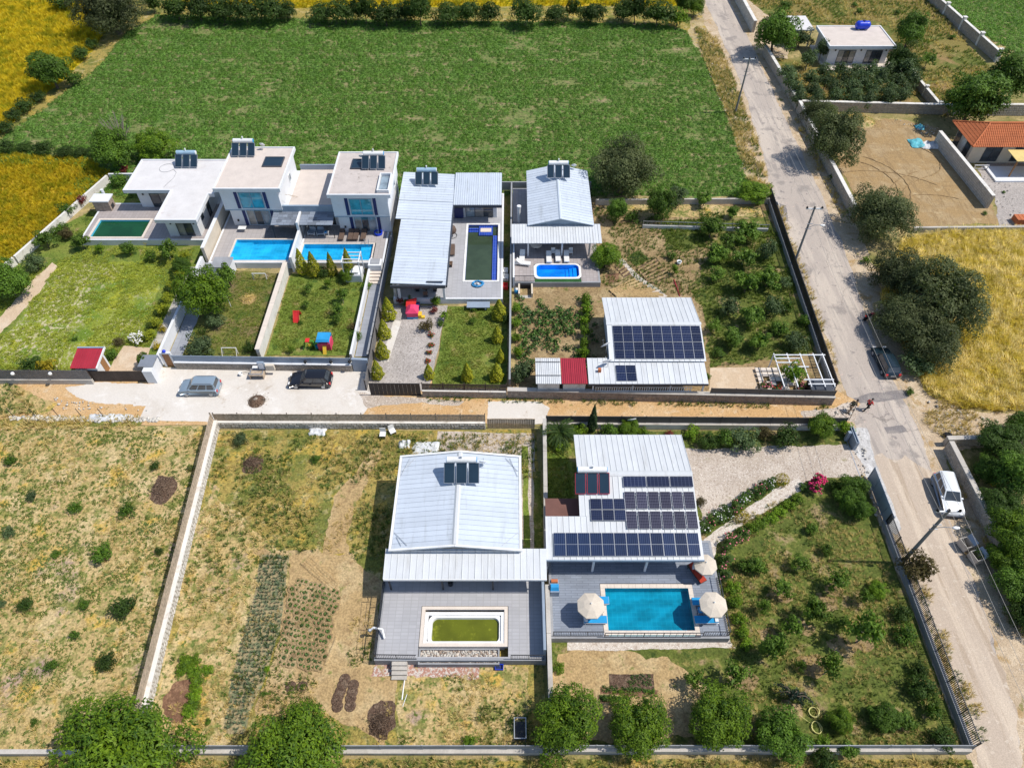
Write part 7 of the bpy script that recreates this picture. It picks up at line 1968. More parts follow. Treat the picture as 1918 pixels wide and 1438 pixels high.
def topiary(key,name,m,Rx,Rz,zc,nl,leaf,cone=False):
    vs=[]
    for i in range(2):
        rng=np.random.default_rng(900+i+len(SPEC));d=unit(rng,nl)
        if cone:
            h=rng.random(nl)**1.25;a=rng.uniform(0,6.283,nl)
            rad=(1-h)**.75*np.minimum(1,.55+h*4)*rng.uniform(.80,1.06,nl)*(1+.12*np.sin(a*5+h*14))
            C=np.stack([np.cos(a)*rad*Rx,np.sin(a)*rad*Rx,.12+h*Rz*2],1);D=np.stack([np.cos(a),np.sin(a),.7+0*a],1)
        else:
            C=d*(rng.uniform(.88,1.04,nl)*(1+.05*np.sin(d[:,0]*9)*np.cos(d[:,1]*8)))[:,None]*np.array([Rx,Rx,Rz])+np.array([0,0,zc]);D=d
        L=leaf*rng.uniform(.7,1.3,nl)
        vs.append((leafmesh('crown',m,C,D+rng.normal(size=(nl,3))*.4,L,L*.5,rng.uniform(0,1,nl),rng),trunkmesh(i,zc if not cone else Rz,Rx*.4,Rz*.5,.05,BARK,3)))
    SPEC[key]=dict(name=name,cat='shrub' if not cone else 'conifer',Rx=Rx,zc=zc,var=vs)


topiary('ball','clipped_shrub',LEAF_DARK,.55,.55,.6,900,.10)
topiary('goldball','clipped_shrub',LEAF_YELLOW,.65,.6,.55,900,.10)
topiary('goldcone','golden_conifer',LEAF_GOLD,.75,1.15,1.0,2200,.15,True)
topiary('cypress','cypress',LEAF_CONIFER,.7,2.3,2.2,2600,.18,True)

NTREE=[0]


def tree(u,v,wpx,key,label,hs=1.0,group=None,ws=1.0,zoff=0.0):
    """u, v: where the middle of the crown shows in the photograph, wpx: crown width there"""
    S=SPEC[key];zc=S['zc']
    for _ in range(4):
        x,y=P(u,v,zc+zoff);s=wpx/2/scale_at(x,y,zc+zoff)/S['Rx'];zc=S['zc']*s*hs
    NTREE[0]+=1
    return put(x,y,s,key,label,hs,group,ws,zoff)


def put(x,y,s,key,label,hs=1.0,group=None,ws=1.0,z=0.0):
    S=SPEC[key];cr,tk=S['var'][R.randrange(len(S['var']))]
    T=Thing(S['name'],label,S['cat'],(x,y,z),R.uniform(0,6.28),group,world=False,scale=(s*ws*R.uniform(.92,1.08),s*R.uniform(.92,1.08),s*hs*R.uniform(.92,1.15)))
    T.inst('crown',cr);T.inst('trunk',tk)
    return T


def blossoms(T,key,m,n,r=.09,name='blossom'):
    S=SPEC[key];mb=MB();rr=random.Random(n+len(T.o.name))
    me=T.o.children[0].data;k=len(me.vertices)
    for i in range(n):
        c=me.vertices[rr.randrange(k)].co
        if c.z<S['zc']*.7:continue
        mb.blob((c.x*1.04,c.y*1.04,c.z+.05),r*rr.uniform(.7,1.3),6,3,(1,1,.7),.2)
    o=mb.build(name,m,T.o);o['kind']='stuff'


# far hedgerow behind the crop field
for i,(u,v,w,h) in enumerate([(330,14,52,1),(372,15,55,1),(415,17,58,.9),(458,19,58,.9),(505,19,56,.9),(537,20,40,.8),(603,24,46,.8),(645,22,50,1),(683,17,42,1.4),(722,25,56,.9),(758,22,44,.9),(786,16,44,1.7),(838,25,50,.9),(874,22,44,1.1),(916,24,38,1.2),(985,25,52,1),(1040,26,40,.9),(1074,15,24,2.0),(1108,25,48,.9),(1168,23,44,1),(1192,15,44,1.5),(1232,24,52,1.1)]):
    tree(u,v+4,w*1.1,'hedge',f'dark hedgerow bush at the far edge of the crop field, {nth(i)} from the left',h,'bushes of the far hedgerow')
tree(1270,33,42,'lushshrub','bright green bush at the right end of the far hedgerow',1.1);tree(1302,12,36,'lush','green tree beside the top of the road',1.2);tree(1282,8,40,'green','taller green tree at the right end of the far hedgerow',1.2)
tree(205,18,122,'olive','largest dark grey-green tree at the top left corner of the crop field');tree(285,10,36,'darkshrub','dark bush right of the large top left tree',1.2);tree(118,2,50,'darkshrub','dark bush on the top edge left of the large tree')
tree(92,132,78,'green','rounded green tree standing alone in the left hedge beside the yellow wheat');tree(138,148,34,'shrub','green bush touching the lone rounded tree in the left hedge');tree(152,100,34,'darkshrub','pair of dark bushes above the lone rounded tree, lower one');tree(172,82,26,'darkshrub','pair of dark bushes above the lone rounded tree, upper one')
for i,(u,v,w) in enumerate([(70,182,34),(45,200,36),(25,215,40),(8,240,36)]):tree(u,v,w,'darkshrub',f'{nth(i)} low dark bush below the lone rounded tree left of the crop field',.7,'bushes along the left edge of the crop field')
for i,(u,v,w) in enumerate([(12,277,38),(45,276,30),(80,280,40),(120,285,34),(150,287,28),(172,285,26)]):tree(u,v,w,'hedge' if i%2 else 'darkshrub',f'low hedge bush between the crop field and the orange wheat, {nth(i)} from the left',.7,'hedge bushes above the orange wheat')
tree(210,278,84,'green','yellow-green tree left of the bungalow roof corner');tree(286,270,72,'lush','rounded green tree behind the bungalow roof corner')
x,y=P(240,290);T=Thing('bare_tree','leafless grey tree between two green trees behind the bungalow','tree',(x,y,0));mb=MB();rr=random.Random(3)
for i in range(44):
    a=rr.uniform(0,6.28);q=rr.uniform(.5,2.4);mb.tube([(x,y,1.0),(x+q*.4*math.cos(a),y+q*.4*math.sin(a),3.0),(x+q*math.cos(a),y+q*math.sin(a),rr.uniform(4,6.2))],[.09,.05,.025],4)
T.part('twig',BARK_GREY,mb);T.part('trunk',BARK_GREY,MB().tube([(x,y,0),(x,y,1.2)],[.16,.1],6))
tree(1166,322,128,'olive','large rounded grey-olive tree at the near edge of the crop field');tree(1413,358,60,'lush','bright round bush at the road end of the crop field',.8)
tree(12,525,88,'green','dark green tree cut by the left edge beside the daisy meadow')
# left garden
for u,v,w,k,l,h in [(125,394,30,'shrub','small green shrub beside the stone barbecue hut',1.2),(150,378,24,'red','dark red shrub behind the barbecue hut',1),(232,318,18,'red','crimson shrub by the back white wall',1),(222,338,34,'shrub','pale shrub row along the back left wall',1),(112,430,34,'shrub','green shrub on the white left wall, upper of four',1),(82,448,40,'fruit','loose fruit tree on the white left wall',1),(125,440,30,'bronze','bronze shrub beside the white left wall',1),(150,452,32,'fruit','green tree in front of the green pool plinth corner',1.2),(65,492,40,'olivebush','grey-green bush at the left corner of the daisy meadow',1),
                         (240,466,28,'fruit','dark green bush in front of the pool plinth',1.1),(186,465,18,'young','thin lime sapling in front of the pool plinth',1),(312,468,46,'sparse','spreading fruit tree in front of the bungalow',1.1),(282,478,30,'sparse','small fruit tree left of the spreading one before the bungalow',1),(345,478,18,'lime','lime green shrub by the bungalow steps',1),(340,498,34,'green','green bush at the top of the garden path',1),
                         (270,675,34,'fruit','feathery green bush beside the sandy drive',1.2),(60,684,44,'darkshrub','dark bush against the grey plank fence',1),(90,686,36,'yellow','yellow shrub against the grey plank fence',1),(208,664,26,'shrub','green shrub behind the red shed',1),(222,640,24,'bronze','low brownish shrub by the white flowers',.7),(140,635,12,'shrub','tiny dark bush in the daisy meadow',1)]:tree(u,v,w,k,l,h)
for i,(u,v) in enumerate([(326,519),(314,542),(304,564),(294,586),(281,611),(271,633)]):
    tree(u,v,14,'ball',f'dark clipped ball shrub along the garden path, {nth(i)} from the far end',1,'clipped balls along the garden path')
    tree(u+10,v-6,27,'lime',f'lime hedge plant beside the path next to the {nth(i)} clipped ball',.8,'lime hedge along the garden path',1.1)
T=tree(258,634,28,'lime','low bush covered in white flowers by the sandy drive',.8);blossoms(T,'lime',PETAL_WHITE,140,.08)
tree(305,617,18,'yellow','yellow flowering shrub beside the white boundary wall, upper of two');tree(295,648,18,'yellow','yellow flowering shrub beside the white boundary wall, lower of two');tree(272,455,10,'yellow','little yellow plant at the pool plinth corner')
# brown lawn
tree(378,548,98,'lush','tall dense green tree at the edge of the brown lawn',1.35);tree(425,515,38,'fruit','slim green tree in front of the white block by the blue pool',1.5);tree(402,600,36,'olivebush','grey-green bush at the foot of the tall dense tree');tree(376,650,52,'olivebush','wide grey-green bush at the near corner of the brown lawn',.8);tree(468,650,24,'darkshrub','small upright dark bush near the fence on the brown lawn',1.3);tree(378,620,14,'ball','tiny dark ball bush below the tall dense tree')
# toy lawn
for i,(u,v,w,h) in enumerate([(564,494,24,1.3),(586,497,26,1.25),(620,499,20,1.3),(652,496,24,1.4)]):tree(u,v,w*1.15,'goldcone',f'golden conifer along the blue pool edge, {nth(i)} from the left',h,'golden conifers by the long blue pool')
for u,v,w,k,l,h in [(605,510,26,'darkshrub','dark bush between the golden conifers',1),(650,516,30,'lush','bright green bush at the right end of the conifer row',1),(686,535,22,'shrub','dark green bush beside the white pergola',1),(614,532,16,'young','sapling on the toy lawn below the conifers',1),(640,552,34,'sparse','taller young tree right of centre on the toy lawn',1.3),(578,540,24,'sparse','thin young tree in the far left corner of the toy lawn',1.1),(632,580,30,'sparse','thin young tree in the middle of the toy lawn',1.1),(572,570,20,'sparse','thin sapling near the red slide',1),(632,598,24,'sparse','thin low tree above the playhouse',1),(665,612,24,'bronze','reddish shrub by the right wall of the toy lawn',.8),(668,628,24,'shrub','dark shrub by the right wall of the toy lawn',1),(584,648,16,'shrub','small dark bush beside the toddler swing',1),(545,655,14,'young','small sapling at the near left corner of the toy lawn',1),(563,605,12,'shrub','small tuft bush below the red slide',.8)]:tree(u,v,w,k,l,h)
# gravel drive and clipped lawn
for i,(u,v,w) in enumerate([(727,581,28),(719,619,24),(715,654,28),(706,695,24)]):tree(u,v,w*1.15,'goldcone',f'golden conifer left of the gravel drive, {nth(i)} from the far end',.95,'golden conifers left of the gravel drive')
for i,(u,v,w) in enumerate([(935,581,28),(931,628,22),(937,668,18),(930,697,26),(875,700,24),(803,697,20)]):tree(u,v,w*1.15,'goldcone',['golden conifer at the far right corner of the clipped lawn','golden conifer second down the right edge of the clipped lawn','smallest golden conifer on the right edge of the clipped lawn','golden conifer at the near right corner of the clipped lawn','golden conifer by the dark plank fence in the middle','golden conifer by the dark plank fence next to the black gate'][i],.95,'golden conifers round the clipped lawn')
for u,v,w,k,l,h in [(750,563,18,'red','red flowering shrub in front of the stone porch wall',1),(765,568,22,'shrub','green shrub behind the pink toy house',1),(815,566,22,'lushshrub','bright shrub at the near end of the porch',1.2),(812,582,16,'red','dark red shrub beside the gravel drive',1),(800,612,28,'bronze','rounded bronze shrub at the edge of the gravel drive',1),(832,590,18,'young','sapling on the clipped lawn near the deck',1),(826,606,16,'shrub','low green shrub on the clipped lawn',1),(888,580,14,'shrub','small bush under the pale blue slab bench',1),(886,600,18,'sparse','thin sapling on the right of the clipped lawn',1),(948,598,20,'darkshrub','dark bush against the dark grey wall',1.2)]:tree(u,v,w,k,l,h)
for i,(u,v) in enumerate([(808,628),(808,646),(804,660),(800,675)]):
    T=tree(u,v,13,'rose',f'small red flowering plant along the drive edging, {nth(i)} from the far end',.8,'red flowers along the drive edging');blossoms(T,'rose',PETAL_RED,40,.1)
# kitchen garden and its orchard
for u,v,w,k,l,h in [(1135,478,58,'lush','dense bright tree at the right end of the rounded pool terrace',1.15),(980,698,48,'olivebush','grey olive bush left of the white corrugated shed',1),(1155,395,42,'green','upright green tree right of the small gabled house',1.3),(1236,384,52,'green','tall green tree in front of the far terrace bed',1.3),(1185,405,30,'shrub','low shrub between two trees by the gabled house',1),(1268,365,40,'olivebush','pale bush behind the far terrace bed',1),(1320,372,34,'fruit','small tree behind the far terrace bed',1),(1372,396,28,'fruit','round green tree beside the low terrace wall',1.1),(1334,425,46,'fruit','wide fruit tree beside the grass patch',1.1),(1400,430,50,'fruit','green fruit tree below the low terrace wall',1),(1365,450,46,'sparse','open fruit tree beside the grass patch, lower',1),(1342,475,44,'fruit','fruit tree in the middle of the upper orchard',1),(1395,478,52,'sparse','open fruit tree near the slatted fence',1),(1440,470,40,'olivebush','grey-green bush at the slatted fence, upper',1.1),(1440,520,44,'fruit','fruit tree at the slatted fence, second down',1.1),(1345,510,40,'sparse','open fruit tree left in the orchard',1),(1400,530,52,'fruit','broad fruit tree in the orchard centre',1),(1368,575,44,'olivebush','grey-green tree in the lower orchard',1.2),(1410,590,50,'fruit','broad fruit tree in the lower orchard',1.1),(1445,575,44,'olivebush','grey-green tree by the slatted fence, third down',1.1),(1340,610,34,'sparse','open tree right of the big panel array',1),(1375,632,46,'fruit','fruit tree right of the farmhouse corner',1),(1425,640,44,'fruit','fruit tree left of the white trellis',1),(1462,615,40,'shrub','shrub by the slatted fence above the trellis',1),(1490,640,44,'olivebush','grey-green bush behind the white trellis',1),(1345,660,30,'shrub','leafy plant at the farmhouse corner',.8),(1325,705,14,'lushshrub','small bright plant beside the patio slab',1),(1485,702,46,'lushshrub','bright vine sprawling over the white trellis',1.6),(1264,505,18,'young','small young tree in the bare kitchen garden',1),(1258,478,24,'sparse','low thin tree above the stone basin',.8),(1470,528,30,'olivebush','slim grey bush close against the slatted fence',1.2),(1475,575,30,'shrub','green shrub close against the slatted fence',1.2),(1310,640,20,'shrub','low shrub right of the panel array',.8),(1505,600,26,'shrub','shrub filling the fence corner above the trellis',1.2)]:tree(u,v,w,k,l,h)
for i,(u,v) in enumerate([(1098,560),(1097,580),(1096,600),(1096,622),(1095,644),(1094,664)]):tree(u,v,24,'lushshrub',f'{nth(i)} climbing bean plant from the far end, left of the panel house',1.5,'bean row left of the panel house')
for i,(u,v) in enumerate([(966,580),(966,605),(967,632),(968,660)]):tree(u,v,22,'lushshrub',f'leafy vine on the dark left wall of the vegetable beds, {nth(i)} from the far end',1.3,'vines on the left wall of the vegetable beds')
for i,(u,v,m) in enumerate([(1435,722,PETAL_ROSE),(1455,728,PETAL_RED),(1500,722,PETAL_ROSE),(1520,724,PETAL_ROSE)]):
    T=tree(u,v,22,'rose',f'rose bush under the white trellis, {nth(i)} from the left',.9,'roses under the white trellis');blossoms(T,'rose',m,40,.11)
# solar house garden
x,y=P(1047,826);T=Thing('palm_tree','feathery palm in front of the lane fence left of the solar house roof','palm tree',(x,y,0))
T.part('trunk',BARK,MB().tube([(x,y,0),(x,y,1.6)],[.28,.22],8));rr=random.Random(8)
PALM=leafmat('palm_fronds',(0.020,0.055,0.010),(0.085,0.14,0.025));fr=[]
for i in range(34):
    a=i*2.4;el=rr.uniform(-.25,1.25);L=rr.uniform(1.5,2.2);cs=[];
    for t in range(9):
        s=t/8;rad=L*s*math.cos(el*(1-.35*s));z=1.65+L*s*math.sin(el)-1.0*s*s
        cs.append((x+rad*math.cos(a),y+rad*math.sin(a),z))
    fr.append(cs)
C,D,Ls=[],[],[]
for cs in fr:
    for t in range(1,9):
        p,q=Vector(cs[t-1]),Vector(cs[t]);d=(q-p).normalized();s_=d.cross(Vector((0,0,1))).normalized()
        for sg in (-1,1):
            for k in (.25,.75):
                b=p.lerp(q,k);tip=b+(s_*sg*.8+d*.6+Vector((0,0,-.15))).normalized()*.42
                C.append((b,tip,d));
vs=[];fs=[];tn=[]
for b,tip,d in C:
    k=len(vs);m_=b.lerp(tip,.5);vs+=[tuple(b),tuple(m_+d*.05),tuple(tip),tuple(m_-d*.05)];fs.append((k,k+1,k+2,k+3));tn+=[rr.random()]*4
me=bpy.data.meshes.new('frond');me.from_pydata([(a-x,b-y,c) for a,b,c in vs],[],fs);at=me.attributes.new('tint','FLOAT','POINT');at.data.foreach_set('value',tn);me.materials.append(PALM)
o=bpy.data.objects.new('fronds',me);COL.objects.link(o);o.parent=T.o
tree(1111,785,22,'cypress','slim dark cypress at the lane fence of the solar house',.95)
for u,v,w,k,l,h in [(1052,832,30,'lushshrub','leafy shrub at the foot of the palm',1),(1084,806,36,'lushshrub','green shrub between the palm and the cypress',1),(1140,808,36,'shrub','green shrub right of the cypress',1),(1178,802,42,'lush','round bright bush at the lane fence behind the solar roof',.9),(1204,810,26,'lushshrub','small shrub at the lane fence beside the white dish',1),(1252,812,16,'red','dark reddish shrub at the lane fence',1),(1298,812,34,'lushshrub','shrub at the lane fence right of the solar roof',1),(1325,828,40,'darkshrub','dark shrub facing the gravel drive, left end',1),(1355,822,46,'shrub','mid-green shrub facing the gravel drive',1.1),(1392,825,54,'olivebush','blue-green bush facing the gravel drive',1),(1432,812,30,'bronze','yellowish shrub at the lane fence',1),(1470,820,52,'darkshrub','dark wide bush facing the gravel drive, right end',1),(1540,800,56,'lush','light green feathery tree at the end of the lane',1),(1580,800,32,'lushshrub','green bush at the lane end beside the road',1.1),(1312,940,22,'bronze','orange-brown shrub beside the solar roof edge',1),(1598,912,52,'green','dense green tree behind the sliding gate',1.1),(1585,938,46,'green','leafy tree left of the sliding gate leaf',1.1),(1608,955,44,'green','leafy tree at the foot of the gate leaf',1.2),(1565,910,30,'shrub','green shrub between the pink bush and the gate',1),(1505,913,18,'rose','pale pink shrub left of the magenta bush',1)]:tree(u,v,w,k,l,h)
tree(1465,899,28,'goldball','clipped golden ball shrub beside the gravel drive');tree(1391,966,26,'goldball','clipped golden ball shrub beside the pebble path')
T=tree(1530,908,38,'rose','bush covered in magenta flowers by the gravel drive',1.1);blossoms(T,'rose',PETAL_PINK,170,.09)
for i,(u,v,w) in enumerate([(1322,988,30),(1334,976,30),(1348,968,30),(1362,958,32),(1376,948,32),(1390,938,32),(1404,930,30),(1418,922,30),(1432,912,30),(1444,902,26)]):
    T=tree(u,v,w,'rose',f'rose bush in the hedge above the pebble path, {nth(i)} from the solar house',1.0,'rose hedge above the pebble path');blossoms(T,'rose',(PETAL_WHITE,PETAL_ROSE,PETAL_WHITE)[i%3],22,.07)
for i,(u,v,w) in enumerate([(1352,1075,34),(1356,1048,34),(1364,1022,34),(1376,1008,32),(1392,998,30),(1410,988,28),(1428,978,28),(1446,968,26),(1462,958,26),(1478,946,26),(1494,934,24)]):
    T=tree(u,v,w,'rose' if i<5 else 'lushshrub',f'bush in the low hedge below the pebble path, {nth(i)} from the parasol',.9,'low hedge below the pebble path')
    if i<5:blossoms(T,'rose',PETAL_ROSE,14,.08)
for i,(u,v,w) in enumerate([(1372,1100,30),(1376,1128,30),(1384,1158,30),(1390,1186,30),(1398,1206,26)]):tree(u,v,w,'lushshrub',f'bright shrub right of the pebble strip, {nth(i)} down from the right parasol',1,'shrubs right of the teal pool')
# orchard near right
for i,(u,v,w,k,h) in enumerate([(1525,1145,42,'fruit',1.1),(1570,1085,46,'sparse',1),(1500,1055,44,'sparse',1),(1548,1030,34,'fruit',.9),(1465,1100,46,'sparse',1),(1430,1135,44,'sparse',1.1),(1485,1175,40,'sparse',1),(1448,1215,50,'fruit',1.1),(1555,1248,66,'sparse',1.1),(1500,1245,40,'sparse',1),(1625,1180,74,'sparse',1.2),(1620,1120,46,'sparse',1),(1380,1265,52,'sparse',1.1),(1302,1272,40,'sparse',1),(1420,1060,40,'fruit',.9),(1520,990,34,'fruit',.8),(1395,1060,36,'shrub',1),(1580,1165,40,'sparse',1)]):
    tree(u,v,w*(1.22,.78,1.05,.7,.9,1.1)[(i*5)%6],k,['compact fruit tree on bare soil in the middle of the orchard','open fruit tree near the top right of the orchard','open fruit tree below the pebble path','small dark fruit tree near the gate end of the orchard','open fruit tree left of centre in the orchard','open fruit tree close to the rose hedge','thin fruit tree on a soil ring in the orchard','leafy fruit tree at the lower left of the orchard','wide bare-branched fruit tree in the lower orchard','thin fruit tree left of the wide bare-branched one','wide spreading fruit tree beside the black fence','open fruit tree above the wide spreading one','open fruit tree casting a long shadow over the bare soil','leaning thin fruit tree on the bare soil','leafy young tree by the rose hedge','low leafy tree under the pebble path bend','low shrub beside the rose hedge','thin fruit tree in the right part of the orchard'][i],h*1.3)
for u,v,w,k,l,h in [(1645,1105,34,'lush','bright round shrub against the black fence',.9),(1690,1150,40,'darkshrub','dark shrub against the black fence, upper',1.1),(1698,1190,44,'shrub','dense shrub against the black fence, middle',1.2),(1728,1290,52,'darkshrub','dark climbing shrub against the black fence, lower',1.2),(1745,1330,44,'shrub','green climbing shrub against the black fence corner',1.2),(1722,1255,36,'darkshrub','dark climbing shrub on the black fence below the spreading tree',1.1),(1575,1350,48,'lush','rounded bright tree beside the hose coils',1.0),(1660,1345,54,'green','dark green low tree in the near orchard row',.9),(1700,1350,40,'fruit','small fruit tree by the near fence corner',1),(1640,1335,34,'fruit','leafy young tree in the near orchard row',1),(1768,1385,50,'darkshrub','dark bush in the bottom right fence corner',1),(1590,1405,40,'fruit','small green tree standing at the bottom wall',1),(1535,1395,36,'lushshrub','bright bush at the bottom wall',1.2),(1545,1425,50,'darkshrub','dark bush outside the bottom wall',1),(1720,1065,72,'bronze','bronze bush beside the lamp pole on the road edge',1.3),(1048,1250,24,'lushshrub','leafy climber by the white wall below the steps',.8)]:tree(u,v,w,k,l,h)
x,y=P(1478,1310);T=Thing('weeping_cedar','twisted blue-green weeping cedar on a soil ring','conifer',(x,y,0),world=False);rng=np.random.default_rng(4);cs=[]
arms=[(-.9,.9),(.4,.35),(1.1,.1),(1.5,-.4),(-.3,-.2),(.7,-.5),(-1.0,.3)];stem=MB().tube([(0,0,0),(0,0,1.2)],[.09,.07],6)
for ax,ay in arms:
    stem.tube([(0,0,1.1),(ax*.5,ay*.5,1.5),(ax,ay,.8)],[.05,.04,.02],5)
    t=rng.random(160);c=np.stack([ax*t,ay*t,1.1+.9*t-1.3*t*t],1)+rng.normal(size=(160,3))*.12;cs.append(c)
C=np.concatenate(cs);o=bpy.data.objects.new('crown',leafmesh('crown',LEAF_BLUE,C,rng.normal(size=C.shape)+np.array([0,0,.6]),np.full(len(C),.2),np.full(len(C),.08),rng.random(len(C)),rng));COL.objects.link(o);o.parent=T.o;T.part('trunk',BARK,stem)
# bottom row
for u,v,w,k,l,h in [(222,1404,205,'lush','biggest bright green tree at the foot of the long white wall',.9),(553,1412,184,'lush','big bright green tree below the vegetable beds',.9),(1058,1350,118,'lush','bright tree at the foot of the narrow white wall, first of the row',1.05),(1196,1358,118,'lush','looser bright tree second in the row at the bottom wall',1.05),(1346,1345,108,'lush','bright tree third in the row at the bottom wall',1.05),(1465,1378,96,'green','darker green tree fourth in the row at the bottom wall',.9)]:tree(u,v,w,k,l,h)
# weedy and fallow plots
for i,(u,v,w,k) in enumerate([(238,955,34,'shrub'),(142,950,30,'shrub'),(190,1038,44,'shrub'),(298,1032,18,'darkshrub'),(290,873,20,'darkshrub'),(356,876,12,'ball'),(60,928,22,'olivebush'),(18,862,26,'shrub'),(18,995,24,'olivebush'),(48,1132,32,'darkshrub'),(157,1133,24,'shrub'),(232,1136,48,'darkshrub'),(200,1240,38,'darkshrub'),(98,1244,26,'shrub'),(65,1352,15,'shrub'),(105,1037,18,'shrub'),(138,1190,22,'shrub'),(3,1130,16,'olivebush')]):
    tree(u,v,w,k,['green bush nearest the brush heap in the fallow plot','green bush left of the darkest bush in the fallow plot','largest low green bush in the middle of the fallow plot','small dark two-lobed bush near the white wall','small dark bush above the brush heap','tiny dark ball bush beside the white wall','faint grey-green bush at upper left of the fallow plot','bush near the left edge below the stone row','grey-green bush near the left edge of the fallow plot','dark round bush at left in the fallow plot','small round bush right of the dark round one','dark branched bush casting a shadow near the wall','dark dense bush above the biggest tree','small bush left of the dark dense one','tiny bush in the lower left of the fallow plot','faint small bush in the left middle of the fallow plot','flat small bush in the purple patch','grey bush cut by the left edge'][i],.9)
for i,(u,v,w) in enumerate([(346,1240,30),(362,1238,30),(340,1256,26),(365,1258,32),(368,1278,30),(366,1300,30),(362,1318,28),(354,1334,30),(388,1254,24)]):tree(u,v,w,'lushshrub',f'leafy squash plant beside the compost, {nth(i)} from the top',.6,'squash plants by the compost')
for i,(u,v,w,k) in enumerate([(494,1298,14,'shrub'),(566,1286,12,'shrub'),(500,1252,14,'lushshrub'),(880,1388,26,'lushshrub'),(420,1300,10,'shrub'),(450,822,30,'olivebush'),(590,860,20,'shrub'),(390,1352,14,'shrub')]):tree(u,v,w,k,['small green plant between the two big trees','small plant in a dark soil ring','leafy plant at the end of the leek bed','bright upright bush near the bottom wall below the terrace','tiny plant left of the leek bed','grey-green bush in the corner of the weedy plot','low bush in the upper weedy plot','tiny plant beside the biggest tree'][i],.9)
# right of the road
tree(1650,400,124,'olive','large round dark olive tree on the right road edge by the sandy plot');tree(1688,512,120,'olive','dark olive tree at the upper left of the roadside clump',.95);tree(1690,600,100,'olive','dark olive tree overhanging the road in the roadside clump',.95);tree(1768,562,160,'olive','largest dark olive tree in the roadside clump',.95);tree(1742,632,135,'olive','dark olive tree at the near end of the roadside clump',.9);tree(1720,682,60,'olivebush','low grey bush behind the dark teal car',.8);tree(1622,488,18,'lushshrub','tiny bright shrub between two roadside olive trees')
tree(1560,262,104,'olive','tall olive tree on the wall corner of the sandy plot',1.2);tree(1533,212,62,'olive','smaller olive tree at the corner of the olive grove wall',1.1)
for i,(u,v,w,k) in enumerate([(1878,830,90,'dark'),(1850,880,60,'green'),(1900,890,100,'green'),(1885,950,96,'dark'),(1905,1010,100,'lush'),(1880,1045,64,'lush'),(1915,1090,90,'green'),(1915,800,60,'green')]):tree(u,v,w,k,['dark tree at the corner of the mossy wall','small green tree close inside the mossy wall','green tree beside the white car wall','dark tree behind the mossy wall above the waste containers','bright tree behind the waste containers','bright low tree just inside the wall','lowest green tree cut by the right edge','green tree cut by the right edge above the wall corner'][i],1)
tree(1862,905,20,'yellow','yellowing shrub among the dense trees');tree(1925,1150,70,'dark','dark tree on the right edge below the dense trees')
for u,v,w,k,l,h in [(1456,60,82,'green','big green tree beside the road left of the white box house',1.2),(1706,60,62,'green','green tree behind the right corner of the white box house',1.1),(1688,116,56,'dark','dark rounded tree at the right wall of the white box house',1.1),(1738,112,36,'sparse','thin pale tree right of the white box house',.9),(1828,185,118,'green','large green tree left of the two behind the tiled house',1.05),(1892,150,96,'green','large green tree right of the two behind the tiled house',1.05),(1540,95,30,'grove','olive tree against the left wall of the white box house',1.4),(1500,72,40,'olivebush','grey bush in front of the white carport',1),(1515,110,34,'grove','olive tree at the left front corner of the white box house',1.2)]:tree(u,v,w,k,l,h)
grove=[]
for r,(v,us) in enumerate([(136,(1478,1545,1570,1602,1632,1662,1700)),(152,(1482,1518,1548,1582,1615,1648,1680,1712)),(168,(1492,1525,1560,1595,1630,1662,1695)),(185,(1500,1532,1564,1600,1630,1662,1692))]):
    for c,u in enumerate(us):tree(u+R.uniform(-4,4),v+R.uniform(-3,3),R.uniform(28,37),'grove',f'young olive, {nth(c)} from the road in the {nth(r)} grove row below the white house',1.1,'young olive trees of the grove')
for i,(u,v,w) in enumerate([(1608,22,16),(1680,24,12),(1785,70,14),(1470,10,22),(1838,62,12),(1600,10,14)]):tree(u,v,w,'shrub',['small bush in the brown plot behind the white box house','second small bush further right in the brown plot','small bush by the long capped wall','green bush in the top corner by the road wall','tiny bush right below the long capped wall','tiny bush near the top edge of the brown plot'][i],.8)
for i,(u,v,w) in enumerate([(1705,735,18),(1880,360,8),(1560,330,20),(1755,740,12),(1845,400,10)]):tree(u,v,w,'shrub',['small bush on the road verge by the straw field','tiny bush in the stony yard','bush at the foot of the tall olive tree','tiny bush on the rubbly verge','small bush at the end of the tall grey wall'][i],.8)
q=P(1610,226);T=Thing('straw_heap','heap of yellow straw by the olive grove wall','straw heap',(*q,0),world=False);rng=np.random.default_rng(3);n=900;C=rng.normal(size=(n,3))*np.array([1.3,1.0,.1]);C[:,2]=np.maximum(.05,.9-.45*np.hypot(C[:,0],C[:,1]))+rng.uniform(-.1,.1,n)
o=bpy.data.objects.new('straw',leafmesh('straw',LEAF_DRY,C,rng.normal(size=(n,3))+np.array([0,0,1.2]),np.full(n,.5),np.full(n,.1),rng.random(n),rng));COL.objects.link(o);o.parent=T.o;T.part('mound',G_SW,MB().lathe((0,0,0),[(2.4,0),(1.4,.35),(.6,.65),(.001,.75)],14))
